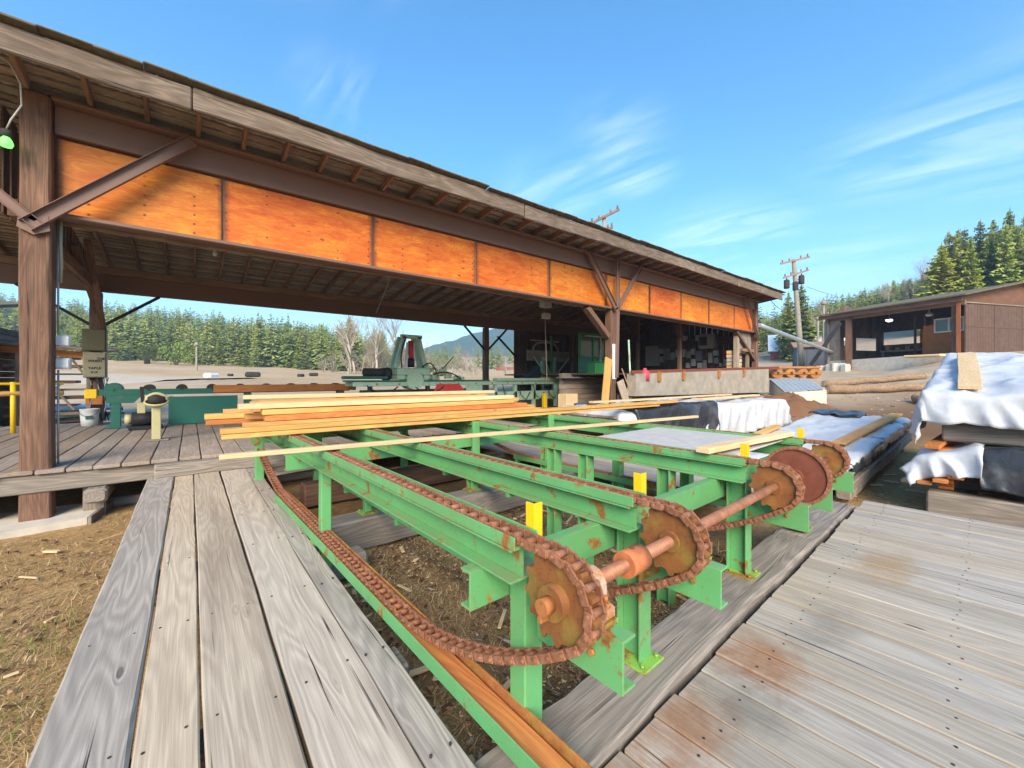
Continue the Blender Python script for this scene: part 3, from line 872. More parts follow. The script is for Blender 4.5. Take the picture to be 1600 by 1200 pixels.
# wall of boards behind, from the mid post to the end
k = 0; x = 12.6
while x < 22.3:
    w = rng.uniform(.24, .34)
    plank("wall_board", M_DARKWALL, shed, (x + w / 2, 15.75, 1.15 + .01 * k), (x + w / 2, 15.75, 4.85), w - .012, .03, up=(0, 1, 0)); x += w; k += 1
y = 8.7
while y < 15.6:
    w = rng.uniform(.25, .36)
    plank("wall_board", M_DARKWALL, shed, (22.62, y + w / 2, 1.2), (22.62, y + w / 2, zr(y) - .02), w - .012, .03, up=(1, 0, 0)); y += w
# right-hand bay: interior frames
for yy in (10.6, 13.0):
    plank("inner_post", M_RAFTER, shed, (19.0, yy, 2.1), (19.0, yy, zr(yy)), .16, .16, up=(0, 1, 0))
    plank("knee_brace", M_DARKWALL, shed, (19.0, yy, 3.9), (17.8, yy, zr(yy) - .1), .08, .16, up=(0, 1, 0))
    plank("knee_brace", M_DARKWALL, shed, (19.0, yy, 3.9), (20.2, yy, zr(yy) - .1), .08, .16, up=(0, 1, 0))
plank("tie_beam", M_DARKWALL, shed, (22.45, 8.7, 4.0), (22.45, 15.5, 4.0), .14, .4)
plank("gusset_panel", M_TIMBER, shed, (20.6, 8.60, 3.7), (22.3, 8.60, 3.7), .02, 1.0)
plank("end_rail", M_RAFTER, shed, (21.0, 8.5, 3.35), (22.3, 8.5, 3.35), .1, .14)
plank("inner_post", M_SHEATH, shed, (20.6, 8.6, 2.2), (20.6, 8.6, 4.2), .2, .2, up=(0, 1, 0))
plank("inner_post", M_SHEATH, shed, (21.9, 8.62, 2.2), (21.9, 8.62, 4.2), .16, .12, up=(0, 1, 0))

# decking of the shed floor, planks running front to back
floor = structure("shed_floor", (2, 12, 0))
x = -6.0
while x < 11.0:
    w = rng.uniform(.26, .34)
    yf = 8.22 + rng.uniform(-.035, .03)
    plank("plank", M_FLOOR, floor, (x + w / 2, yf, .722 + rng.uniform(-.006, .006)), (x + w / 2, 16.2, .722 + rng.uniform(-.006, .006)), w - .014, .055, b=.008, segs=10, wob=.0025)
    x += w
plank("rim_joist", M_TIMBER, floor, (-6, 8.36, .565), (3.6, 8.36, .565), .14, .25, b=.012, segs=20, wob=.004)
plank("rim_joist", M_TIMBER, floor, (3.61, 8.36, .565), (11.0, 8.36, .565), .14, .25, b=.012, segs=12, wob=.004)
for yy in (10.6, 13, 15.6):
    plank("joist", M_TIMBER, floor, (-6, yy, .56), (11, yy, .56), .2, .25)
for x, y in ((-1.1, 8.55), (-2.2, 8.7), (.15, 9.3), (2.6, 8.9), (5.2, 8.9), (8, 8.9), (-.6, 10.6), (-4.5, 9)):
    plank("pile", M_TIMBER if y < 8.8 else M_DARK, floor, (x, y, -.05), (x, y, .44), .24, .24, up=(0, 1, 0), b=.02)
plank("pile_cap", M_TIMBER, floor, (-1.05, 8.12, .33), (-1.05, 9.4, .33), .24, .2, b=.03)
plank("sleeper", M_TIMBER, floor, (-1.0, 8.9, .05), (2.5, 9.0, .05), .2, .14, b=.03)

# raised floor and track of the right-hand bay
mill = structure("mill_floor", (17, 12, 0))
x = 11.9
while x < 22.3:
    plank("plank", M_DARKWALL, mill, (x + .15, 8.2, 2.13), (x + .15, 15.6, 2.13), .285, .06); x += .3
cw = MB()
pr = [(11.3, 1.40), (22.3, 1.28), (22.3, 2.42), (11.3, 2.12)]
cw.prism([(x, z) for x, z in pr], 0, .35, Matrix(((1, 0, 0, 0), (0, 0, -1, 8.15), (0, 1, 0, 0), (0, 0, 0, 1))))
cwo = cw.build("concrete_wall", M_CONC, None, label="long concrete kerb wall carrying the rusty rail under the right half of the shed", cat="wall")
wall2 = MB(); wall2.span((11.2, 8.35, .2), (22.3, 8.48, 1.45), .02)
wall2.build("retaining_wall", M_SHEATH, None, label="low dusty brown base wall in shade below the long kerb wall", cat="wall")
tr = thing("log_track", "rusty rail with hanging brackets on top of the concrete kerb wall", "rail", (11.2, 7.98, 2.15))
plank("rail", M_MAROON, tr, (11.25, 7.94, 2.18), (24.0, 7.94, 2.53), .09, .10)
plank("rail", M_MAROON, tr, (11.25, 7.87, 2.12), (24.0, 7.87, 2.46), .03, .05)
for x in (12.6, 14.2, 17.0, 19.4):
    z = 2.18 + .35 * (x - 11.25) / 12.75
    MB().bar((x, 7.76, z - .35), (x, 7.76, z - .02), .16, .06, (0, 1, 0)).bar((x, 7.78, z - .1), (x, 7.9, z - .1), .05, .1).build("bracket", M_RUST, tr)

# ------------------------------------------------------------------ walkway and right deck
walk = structure("walkway", (.2, 5, 0))
edges = [-.50, -.185, .035, .37, .71, .875]
pat = random.Random(3)
for k, (xa, xb) in enumerate(zip(edges, edges[1:])):
    dz = (.012, 0, .003, -.002, -.008)[k]
    plank("plank", M_WALKG if k in (0, 4) else M_WALK, walk, ((xa + xb) / 2, -.6, .472 + dz), ((xa + xb) / 2 + (0, .004, 0, .006, 0)[k], 8.15 - pat.uniform(0, .12), .472 + dz + .004), xb - xa - (.010, .006, .022, .007, .008)[k], .06, b=.012 if k == 0 else .006, segs=26, wob=.0022, seed=k + 4)
nl = MB()
for (xa, xb) in zip(edges, edges[1:]):
    for y in (1.45, 2.2, 3.2, 4.3, 5.3, 6.3, 7.6):
        for f in (.2, .8):
            px_ = xa + (xb - xa) * f + pat.uniform(-.01, .01); py_ = y + pat.uniform(-.03, .03)
            nl.cyl((px_, py_, .498), (px_, py_, .5065 if xa > -.4 else .5165), .0065, 7)
nl.build("nail_heads", M_DARK, walk, kind="stuff")
for y in (.2, 2.2, 4.3, 6.3):
    plank("bearer", M_TIMBER, walk, (-.42, y, .33), (.95, y, .33), .2, .2, b=.015)
    for x in (-.2, .65):
        plank("block", M_TIMBER, walk, (x, y, -.05), (x, y, .23), .22, .22, up=(0, 1, 0), b=.02)

CF = RZ(R(2.3))                    # the conveyor and the sorting deck stand a little off square
def uv(u, v, z=0): return CF @ Vector((u, v, z))
deck = structure("sorting_deck", uv(3.5, -1, 0), R(2.3))
u = .1; k = 0; DN = []
while u < 6.82:
    w = rng.uniform(.20, .27)
    if u + w > 6.84: w = 6.84 - u
    dz = rng.uniform(-.005, .005)
    plank("plank", M_DECK, deck, uv(u + w / 2, -3.2, .392 + dz), uv(u + w / 2, 1.015 - rng.uniform(0, .02), .392 + dz), w - rng.choice((.010, .014, .022)), .055, b=.0035, segs=16, wob=.0022)
    for v in (.78, .1, -.6):
        for f in (.22, .78):
            DN.append(uv(u + w * f + rng.uniform(-.012, .012), v + rng.uniform(-.03, .03), .42 + dz))
    u += w; k += 1
nl = MB()
for q in DN: nl.cyl(q - Vector((0, 0, .005)), q + Vector((0, 0, .0015)), .0065, 7)
nl.build("nail_heads", M_DARK, deck, kind="stuff")
for v in (.6, -1.0, -2.6):
    plank("bearer", M_TIMBER, deck, uv(.1, v, .27), uv(6.8, v, .27), .2, .18)
    for u in (.5, 2.5, 4.5, 6.5):
        plank("block", M_TIMBER, deck, uv(u, v, -.05), uv(u, v, .18), .2, .2, up=(0, 1, 0))

def lumber(name, mat, p0, p1, w, t, label, cat="board", group=None, **k):
    c = (Vector(p0) + Vector(p1)) / 2
    return plank(name, mat, None, p0, p1, w, t, label=label, cat=cat, group=group, **k)
lumber("sill_timber", M_TIMBER, uv(.72, 1.20, .305), uv(4.82, 1.235, .305), .34, .25, "weathered sill timber with rounded edge along the deck under the conveyor feet", "timber", segs=26, wob=.007, b=.022)
lumber("sill_timber", M_TIMBER, uv(4.87, 1.24, .29), uv(6.6, 1.22, .29), .34, .22, "shorter far sill timber at the corner of the grey plank deck", "timber", segs=12, wob=.004, b=.018)
lumber("sill_timber", M_TIMBER, (.72, 4.86, .19), (5.2, 5.0, .19), .34, .36, "thick grey timber lying across beneath the middle of the conveyor", "timber", segs=20, wob=.006, b=.02)
lumber("sill_timber", M_BARNPOST, (1.35, 6.9, .19), (6.2, 7.0, .19), .3, .34, "brown stained timber lying beneath the far end of the conveyor", "timber", segs=12, wob=.006, b=.02)
lumber("timber_block", M_TIMBER, (.70, 4.22, .12), (1.42, 4.28, .12), .26, .22, "short grey timber offcut under the walkway edge near the chain trough", "timber", b=.03)
lumber("step_timber", M_TIMBER, (-.42, 8.02, .605), (2.3, 8.10, .605), .2, .2, "square grey step timber across the far end of the walkway", "timber", segs=12, wob=.004, b=.016)
for k, (p0, p1, s, lab) in enumerate((((.86, 7.35, .56), (2.1, 7.15, .66), .09, "thickest split grey wood scrap at the end of the walkway"), ((.95, 7.05, .535), (2.0, 7.0, .6), .06, "thin split grey wood scrap lowest at the end of the walkway"), ((.80, 7.22, .60), (1.9, 7.3, .7), .05, "splintered grey wood scrap uppermost at the end of the walkway"))):
    lumber("wood_scrap", M_TIMBER, p0, p1, s * 1.5, s, lab, "scrap wood", segs=6, wob=.012, b=.01, group="split wood scraps at the walkway end")
# plank walk beyond the conveyor
walk2 = structure("far_walkway", (5.9, 5.5, 0))
for k in range(5):
    xa = 5.25 + .27 * k
    plank("plank", M_GREYSHEET if 0 else M_DECK, walk2, (xa + .13, 2.4, .42), (xa + .1, 7.9, .42), .255, .05, b=.006, segs=8, wob=.003)
for y in (3, 5, 7):
    plank("bearer", M_TIMBER, walk2, (5.2, y, .3), (6.65, y, .3), .18, .18)
    for x in (5.4, 6.4): plank("block", M_TIMBER, walk2, (x, y, -.05), (x, y, .21), .2, .2, up=(0, 1, 0))
# concrete footing at the near post
pad = MB(); pad.prism([(-3.6, 7.55), (-1.12, 8.05), (-1.0, 8.95), (-3.6, 9.2)], -.2, .07, Matrix())
pad.build("concrete_pad", M_CONC2, None, label="pale concrete footing slab under the near left shed post", cat="slab")
lumber("form_board", M_TIMBER, (-1.09, 8.0, .03), (-.93, 8.98, .03), .04, .12, "thin form board lying along the side of the concrete footing slab", "board")
# ------------------------------------------------------------------ chain conveyor
U = (1.09, 1.90, 3.41, 4.92)          # the four strands
UD = 3.92                             # drive sprocket
VS, ZS = 1.0, 1.2                     # head shaft
PITCH, NT_ = .0775, 13
RS = PITCH * NT_ / (2 * math.pi)
VT = 7.35                             # tail shaft
conv = thing("chain_conveyor", "green steel chain conveyor with rusty sprockets beside the walkway", "conveyor", uv(3, 3.5, 0), R(2.3))
FR = CF
def cbuild(mb, name, mat, parent=None, **k):
    return mb.build(name, mat, parent or conv, **k)

def ibeam(mb, p0, p1, w, h, t=.010):
    p0, p1 = Vector(p0), Vector(p1)
    mb.bar(p0, p1, w, t, (0, 0, 1), 0, -h / 2 + t / 2, .002)
    mb.bar(p0, p1, w, t, (0, 0, 1), 0, h / 2 - t / 2, .002)
    mb.bar(p0, p1, t, h - 2 * t - .001, (0, 0, 1), 0, 0, .001)
    return mb
VR0, VR1 = 1.20, 7.2
rails = []
for u in U:
    b = ibeam(MB(FR), (u, VR0, 1.258), (u, VR1, 1.258), .13, .135)
    r = cbuild(b, "rail", M_GREEN); rails.append(r)
    g = MB(FR)
    g.bar((u, VR0 - .02, 1.333), (u, VR1, 1.333), .128, .010, b=.002)
    g.bar((u - .060, VR0 - .02, 1.357), (u - .060, VR1, 1.360), .008, .046, b=.002)
    g.bar((u + .060, VR0 - .02, 1.357), (u + .060, VR1, 1.360), .008, .046, b=.002)
    cbuild(g, "chain_guide", M_GREEN, r)

# cross channels
def channel(mb, p0, p1, h, fl, t=.012, side=1, up=(0, 0, 1)):
    mb.bar(p0, p1, t, h, up, 0, 0, .002)
    mb.bar(p0, p1, fl, t, up, side * (fl / 2 + t / 2 + .0005), h / 2 - t / 2, .002)
    mb.bar(p0, p1, fl, t, up, side * (fl / 2 + t / 2 + .0005), -h / 2 + t / 2, .002)
    return mb
for v in (1.40, 4.75, 7.0):
    cbuild(channel(MB(FR), (.97, v, 1.105), (5.1, v, 1.105), .165, .06), "cross_channel", M_GREEN)
# legs: (u, v, foot z, w across, mat)
def leg(u, v, z0, z1, w=.11, d=.11, mat=M_GREEN, wide=False):
    b = MB(FR)
    if wide:       # a wide-flange column
        b.span((u - .005, v - d / 2 + .012, z0), (u + .005, v + d / 2 - .012, z1), .001)
        b.span((u - w / 2, v - d / 2, z0), (u + w / 2, v - d / 2 + .011, z1), .002)
        b.span((u - w / 2, v + d / 2 - .011, z0), (u + w / 2, v + d / 2, z1), .002)
    else:
        b.span((u - w / 2, v - d / 2, z0), (u + w / 2, v + d / 2, z1), .008)
    return cbuild(b, "leg", mat)
def foot(u, v, z, parent=None):
    b = MB(FR); b.span((u - .1, v - .1, z), (u + .1, v + .1, z + .014), .003)
    for a, c in ((-.07, -.07), (.07, -.07), (.07, .07), (-.07, .07)):
        b.cyl((u + a, v + c, z + .014), (u + a, v + c, z + .03), .012, 6)
    cbuild(b, "foot_plate", M_GREENLIME, parent)
leg(1.21, 1.31, .30, 1.188, .11, .10)
for u in U[1:]:
    l = leg(u + .115, 1.29, .445, 1.188, .11, .15, M_GREEN, True); foot(u + .115, 1.26, .431, l)
l = leg(U[0] + .04, 3.95, .05, 1.188, .09, .09); 
l = leg(U[1] - .02, 4.87, .384, 1.188, .085, .085); foot(U[1] - .02, 4.87, .37, l)
for u, v in ((U[2], 4.85), (U[3], 4.85)):
    l = leg(u, v, .384, 1.188, .12, .12, M_GREEN, True); foot(u, v, .37, l)
for v in (3.22, 2.76, 1.85):
    leg(U[2], v, 0, 1.188, .12, .12, M_GREEN, True)
for v in (2.4, 3.4): leg(U[3], v, 0, 1.188, .12, .12, M_GREEN, True)
for u in U: leg(u, 7.05, 0, 1.188, .11, .11)
# uprights that stand proud at the tail
for u in (U[2] - .1, U[3] - .1):
    leg(u, 4.62, .9, 1.39, .11, .05)

# bearing supports and bearings
SUP = (1.22, 2.03, 3.52, 4.22, 5.05)
for k, u in enumerate(SUP):
    v1 = 1.25 if k == 0 else 1.385
    b = MB(FR)
    zl, zh = .885, 1.075
    b.span((u - .006, .82, zl), (u + .006, v1, zh), .002)
    b.span((u + .0065, .82, zh - .012), (u + .075, v1, zh), .002)
    b.span((u + .0065, .82, zl), (u + .075, v1, zl + .012), .002)
    s = cbuild(b, "support_channel", M_GREEN)
    for vv_, zz_ in ((1.2, .93), (1.2, 1.02), (.95, .98)):
        b2 = MB(FR).cyl((u - .020, vv_, zz_), (u - .006, vv_, zz_), .013, 6); cbuild(b2, "bolt", M_RUST, s)
    q = MB(FR)
    q.span((u - .02, .90, zh + .0005), (u + .085, 1.12, zh + .018), .003)
    q.span((u - .01, .92, zh + .0185), (u + .075, 1.10, zh + .034), .003)
    cbuild(q, "shim_plate", M_GREENLIME, s)
    h = MB(FR)
    uc = u + .033
    M = Matrix(((0, 0, 1, uc - .03), (1, 0, 0, VS), (0, 1, 0, 0), (0, 0, 0, 1)))
    z0 = zh + .035
    prof = [(-.10, z0), (.10, z0), (.10, z0 + .032), (.066, z0 + .042)]
    for i in range(9):
        a = R(-8 + 196 * i / 8)
        prof.append((.064 * math.cos(a), ZS + .064 * math.sin(a)))
    prof.append((-.066, z0 + .042)); prof.append((-.10, z0 + .032))
    h.prism(prof, 0, .06, M)
    h.cyl((uc - .042, VS, ZS), (uc + .042, VS, ZS), .048, 16)
    br = cbuild(h, "bearing", M_CASTING if k == 0 else M_GREENLIME)
    bt = MB(FR)
    for a in (-.08, .08):
        bt.cyl((uc, VS + a, z0 + .03), (uc, VS + a, z0 + .052), .017, 6)
        bt.cyl((uc, VS + a, z0 + .052), (uc, VS + a, z0 + .075), .009, 8)
    cbuild(bt, "bolts", M_RUST, br)

# shaft, collar, sprockets
cbuild(MB(FR).cyl((U[0] - .09, VS, ZS), (5.2, VS, ZS), .029, 18), "shaft", M_SHAFT)
cbuild(MB(FR).cyl((1.49, VS, ZS), (1.62, VS, ZS), .056, 24), "collar", M_COLLAR)
cbuild(MB(FR).cyl((1.55, VS, ZS + .055), (1.55, VS, ZS + .064), .010, 6), "set_screw", M_MAROON)
cbuild(MB(FR).cyl((3.62, VS, ZS), (3.73, VS, ZS), .045, 20), "collar", M_COLLAR)
def sprocket(u, nt, rp, mat, hub=.07, hubl=.05, tooth=.011, thick=.036, phase=.5, tail=False, vv=VS, zz=ZS):
    M = Matrix(((0, 0, 1, u), (1, 0, 0, vv), (0, 1, 0, zz), (0, 0, 0, 1)))
    poly = []
    for i in range(nt):
        for f, r in ((-.30, rp - .012), (-.17, rp + .002), (-.08, rp + tooth), (.08, rp + tooth), (.17, rp + .002), (.30, rp - .012)):
            a = math.pi / 2 + 2 * math.pi * (i + phase + f) / nt
            poly.append((r * math.cos(a), r * math.sin(a)))
    b = MB(FR); b.prism(poly, -thick / 2, thick / 2, M)
    s = cbuild(b, "sprocket", mat)
    h = MB(FR); h.cyl((u - hubl, vv, zz), (u + hubl, vv, zz), hub, 24)
    cbuild(h, "hub", mat, s)
    return s
for k, u in enumerate(U):
    s = sprocket(u, NT_, RS, M_SPROCKET, .062 if k == 0 else .05, .055 if k == 0 else .035)
    if k == 0:
        kb = MB(FR); kb.cyl((u - .098, VS, ZS), (u - .055, VS, ZS), .030, 18)
        kb.box((u - .075, VS + .012, ZS - .045), (.04, .018, .03), 0, .003)
        cbuild(kb, "shaft_end", M_RUST, s)
    sprocket(u, NT_, RS, M_SPROCKET, .05, .03, vv=VT, zz=ZS)
sprocket(UD, 40, .222, M_MAROON, .055, .045, .012, .03)
dc = MB(FR)      # chain riding the drive wheel
for i in range(40):
    a = 2 * math.pi * i / 40
    if -.9 < math.atan2(math.sin(a), math.cos(a)) or True:
        c = (UD, VS + .225 * math.cos(a), ZS + .225 * math.sin(a))
        dc.cyl((UD - .03, c[1], c[2]), (UD + .03, c[1], c[2]), .012, 7)
        for s_ in (-.024, .024):
            a2 = a + 2 * math.pi / 40
            dc.bar((UD + s_, c[1], c[2]), (UD + s_, VS + .225 * math.cos(a2), ZS + .225 * math.sin(a2)), .006, .026, (1, 0, 0) if 0 else (0, 0, 1), 0, 0, .001)
cbuild(dc, "drive_chain", M_CHAIN)

# chains
def link_mesh():
    b = MB()
    p = PITCH
    b.cyl((0, -.017, 0), (0, .017, 0), .0145, 9)
    for s_ in (-1, 1):
        b.bar((-.012, s_ * .0205, 0), (p * .42, s_ * .0215, 0), .006, .030, b=.002)
        b.bar((p * .40, s_ * .0275, 0), (p + .013, s_ * .0275, 0), .006, .030, b=.002)
        b.bar((p * .34, s_ * .0205, 0), (p * .5, s_ * .0275, 0), .006, .024, b=.001)
    b.cyl((p, -.037, 0), (p, .037, 0), .0075, 7)
    return mesh_from("chain_link", [(v.x, v.y * 1.42, v.z * 1.1) for v in b.v], b.f, M_CHAIN, b.s)
LINK = link_mesh()
def loop(sag):
    P = [(VS + (VT - VS) * i / 40, ZS + RS) for i in range(41)]
    P += [(VT + RS * math.sin(a), ZS + RS * math.cos(a)) for a in [math.pi * i / 20 for i in range(1, 20)]]
    P += [(VT, ZS - RS), (VT - .4, .93), (VT - .8, .80), (VT - 1.2, .70), (VT - 1.7, .612), (VT - 2.2, .600)]
    P += [(x, .600) for x in (4.6, 4.0, 3.4, 2.9, 2.6, 2.4)]
    a0 = R(37)
    e = Vector((VS - RS * math.sin(a0), ZS - RS * math.cos(a0)))
    s = Vector((2.25, .600)); ts = Vector((-1.0, 0)); te = Vector((-.80, .60)) * 1.5
    for i in range(0, 17):
        t = i / 16; h00 = 2*t**3-3*t*t+1; h10 = t**3-2*t*t+t; h01 = -2*t**3+3*t*t; h11 = t**3-t*t
        q = s * h00 + ts * 1.35 * h10 + e * h01 + te * h11 * .9
        P.append((q.x, q.y))
    for i in range(1, 30):
        a = a0 + (math.pi - a0) * i / 30
        P.append((VS - RS * math.sin(a), ZS - RS * math.cos(a)))
    P.append(P[0])
    return P
def resample(P):
    L = [0]
    for a, b in zip(P, P[1:]): L.append(L[-1] + math.hypot(b[0] - a[0], b[1] - a[1]))
    n = round(L[-1] / PITCH); out = []; j = 0
    for i in range(n):
        q = L[-1] * i / n
        while L[j + 1] < q: j += 1
        f = (q - L[j]) / max(1e-9, L[j + 1] - L[j])
        out.append((P[j][0] + (P[j + 1][0] - P[j][0]) * f, P[j][1] + (P[j + 1][1] - P[j][1]) * f))
    return out
PTS = resample(loop(0))
for k, u in enumerate(U):
    first = Vector((u, VS, ZS + RS))
    if k < 2:
        ch = put("chain", None, T(uv(u, VS, ZS + RS)) @ RZ(R(2.3)), conv)
        mids = PTS
    jj = MB(FR)
    for i, p in enumerate(PTS):
        q = PTS[(i + 1) % len(PTS)]
        a, b = Vector((u, p[0], p[1])), Vector((u, q[0], q[1]))
        M = frame(a, b - a, (1, 0, 0))
        M = M @ Matrix.Rotation(R(90), 4, "X")      # barrels lie across the strand
        # the hidden stretch under the lumber and round the tail is joined
        near = k < 2 and p[0] < 5.2
        if near:
            o = bpy.data.objects.new("link", LINK); COL.objects.link(o)
            o.parent = ch; W_ = FR @ M
            o.matrix_basis = WM[ch.name].inverted() @ W_; WM[o.name] = W_
        else:
            jj.add([v.co for v in LINK.vertices], [tuple(f.vertices) for f in LINK.polygons], False, M)
    if k < 2: jj.build("chain_run", M_CHAIN, ch, kind="stuff")
    else: jj.build("chain", M_CHAIN, conv, kind="stuff")

# return troughs: a green angle on the left, rusty bar on the right, worn wooden strip between
for k, u in enumerate(U):
    b = MB(FR); vn = .86 if k == 0 else 1.48
    b.span((u - .072, vn, .525), (u - .064, 5.6, .605), .002)
    b.span((u - .0635, vn, .525), (u + .0635, 5.6, .533), .002)
    t_ = cbuild(b, "return_trough", M_GREEN)
    cbuild(MB(FR).span((u + .064, vn, .525), (u + .074, 5.6, .608), .002), "trough_side", M_RUST if k < 2 else M_GREEN, t_)
    plank("wear_strip", M_ORANGEPINE if k == 0 else M_PINE, t_, uv(u, vn + .04, .555), uv(u, 5.55, .555), .105, .04, b=.008)
    for v in (3.95, 5.5):
        cbuild(MB(FR).span((u - .08, v, .47), (u + .08, v + .05, .524), .003), "trough_bracket", M_GREEN, t_)
# yellow stops
for u in U:
    b = MB(FR)
    b.span((u + .075, 1.215, 1.30), (u + .083, 1.265, 1.475), .001)
    b.span((u + .0835, 1.215, 1.30), (u + .125, 1.223, 1.475), .001)
    cbuild(b, "stop", M_YELLOW)
# grey sheet bolted between the third and fourth rails
cbuild(MB(FR).span((U[2] + .07, 1.35, 1.345), (U[3] - .07, 2.75, 1.36), .003), "cover_sheet", M_GREYSHEET)
lumber("skid_board", M_PALEPINE, uv(3.30, 1.48, 1.412), uv(4.98, 1.34, 1.412), .12, .045, "pale board laid across the two far rails behind the yellow stops", "board", segs=6, wob=.002)

# ------------------------------------------------------------------ lumber on the conveyor
def B(x0, y0, z, x1, y1, w, t, label, mat=M_PINE, z1=None):
    if y0 > 5.0: z = ZC + (z - ZC) * 1.2; t *= 1.16
    lumber("sawn_board", mat, (x0, y0, z + t / 2), (x1, y1, (z if z1 is None else z1) + t / 2), w, t, label, "board", "freshly sawn boards on the conveyor", segs=8, wob=.002, b=.004)
ZC = 1.388
B(.24, 4.95, ZC, 7.9, 4.93, .15, .05, "lower of the two long front boards spanning the whole conveyor")
B(.23, 4.94, ZC + .053, 8.6, 4.90, .15, .05, "upper of the two long front boards spanning the whole conveyor")
B(.17, 3.74, ZC, 6.05, 3.10, .075, .035, "single thin pale lath lying alone in front of the boards", M_PALEPINE)
B(.62, 5.30, ZC, 4.9, 5.28, .19, .045, "thin bottom board at the front of the big pile")
B(.45, 5.32, ZC + .047, 4.65, 5.30, .17, .05, "second board up at the front of the big pile with the further left end")
B(.66, 5.40, ZC + .100, 4.5, 5.36, .2, .055, "orange-edged board at the front of the big pile", M_ORANGEPINE)
B(.64, 5.42, ZC + .157, 4.25, 5.40, .21, .05, "top board at the front edge of the big pile")
B(.8, 5.62, ZC, 5.1, 5.62, .18, .05, "bottom board in the middle row of the big pile, its right end sticking out")
B(.7, 5.66, ZC + .053, 4.9, 5.62, .18, .05, "second board in the middle row of the big pile")
B(.14, 5.95, ZC + .05, 4.4, 5.92, .2, .05, "reddish board sticking out furthest left low in the pile", M_ORANGEPINE)
B(.13, 5.96, ZC + .104, 4.0, 5.94, .19, .05, "knotty board sticking out furthest left upper in the pile")
B(.6, 5.93, ZC + .158, 3.9, 5.90, .2, .05, "wide board on top of the middle of the pile")
B(.5, 5.66, ZC + .107, 3.7, 5.68, .2, .05, "honey coloured board high in the middle of the pile")
B(.5, 6.25, ZC, 4.9, 6.28, .2, .05, "bottom board at the back of the pile")
B(.55, 6.22, ZC + .053, 4.6, 6.2, .2, .05, "middle board at the back of the pile")
B(.62, 6.24, ZC + .107, 4.45, 6.2, .19, .05, "upper orange board at the back of the pile", M_ORANGEPINE)
B(.65, 6.30, ZC + .162, 3.6, 6.28, .17, .05, "topmost board at the back of the pile")
B(2.2, 6.6, ZC, 5.0, 6.55, .2, .05, "short board lying behind the pile next to the green machine")
B(.42, 5.48, ZC + .213, 4.3, 5.46, .18, .05, "pale board resting on top at the front of the big pile", M_PALEPINE)
B(.75, 5.72, ZC + .162, 4.6, 5.70, .19, .05, "board in the fourth layer behind the front row of the pile")
B(.58, 5.92, ZC + .213, 4.1, 5.96, .2, .05, "knotty top board in the middle of the big pile")
B(.70, 6.22, ZC + .216, 3.9, 6.2, .2, .05, "highest wide board at the rear of the big pile")
B(1.6, 6.60, ZC + .055, 4.8, 6.58, .18, .05, "board lying on the short one behind the pile", M_ORANGEPINE)
B(.55, 6.45, ZC + .27, 4.4, 6.15, .19, .045, "pale board lying slightly askew across the top rear of the pile", M_PALEPINE)
B(.95, 6.75, ZC + .05, 4.9, 6.95, .2, .05, "loose board angled away behind the rear of the pile")
B(.35, 6.6, ZC + .11, 3.4, 6.85, .19, .05, "loose honey board angled away left of the rear of the pile")
B(1.1, 7.0, ZC, 5.3, 7.05, .22, .05, "rearmost low board lying loose behind the pile", M_PALEPINE)
B(.9, 5.15, ZC, 3.4, 5.15, .14, .045, "narrow board half under the front of the pile", M_PALEPINE)
# ------------------------------------------------------------------ roller table and small stands on the shed floor
FZ = .752
rt = thing("roller_table", "dark green roller table with an orange board along its side under the shed", "roller table", (1.2, 14.1, FZ))
b = MB(); b.span((-1.75, 13.93, 1.56), (.56, 13.98, 1.71), .004); b.build("side_rail", M_DKGREEN, rt)
b = MB(); b.prism([(-1.62, 1.56), (-.95, 1.56), (-1.12, 1.36), (-1.62, 1.36)], 0, .04, Matrix(((1, 0, 0, 0), (0, 0, -1, 13.97), (0, 1, 0, 0), (0, 0, 0, 1)))); b.build("gusset", M_DKGREEN, rt)
MB().span((-1.75, 14.42, 1.55), (4.3, 14.47, 1.70), .004).build("side_rail", M_DKGREEN, rt)
plank("side_board", M_ORANGEPINE, rt, (.5, 13.92, 1.69), (4.35, 13.92, 1.69), .05, .21)
for x in (-1.45, 1.3, 3.9):
    b = MB(); b.span((x - .09, 13.95, FZ), (x + .09, 14.1, 1.56), .01); b.span((x - .2, 13.85, FZ), (x + .2, 14.2, FZ + .03), .004); b.build("leg", M_DKGREEN, rt)
    MB().span((x - .06, 14.34, FZ), (x + .06, 14.42, 1.56), .01).build("leg", M_DKGREEN, rt)
x = -1.5; k = 0
while x < 4.3:
    r = .17 if k == 0 else .125
    MB().cyl((x, 13.99, 1.70), (x, 14.41, 1.70), r, 18).cyl((x, 13.9, 1.70), (x, 14.5, 1.70), .03, 8).build("roller", M_DARK if k else M_DKGREEN, rt); x += .66; k += 1
MB().span((-.45, 13.84, FZ + .02), (1.05, 13.88, 1.50), .006).build("guard_panel", M_DKGREEN, rt)
MB().span((-.43, 13.9, FZ + .02), (-.38, 14.4, 1.5), .006).build("guard_panel", M_DKGREEN, rt)
MB().span((-1.98, 13.88, 1.50), (-1.77, 14.0, 1.72), .01).build("lock_box", M_YELLOW, rt)

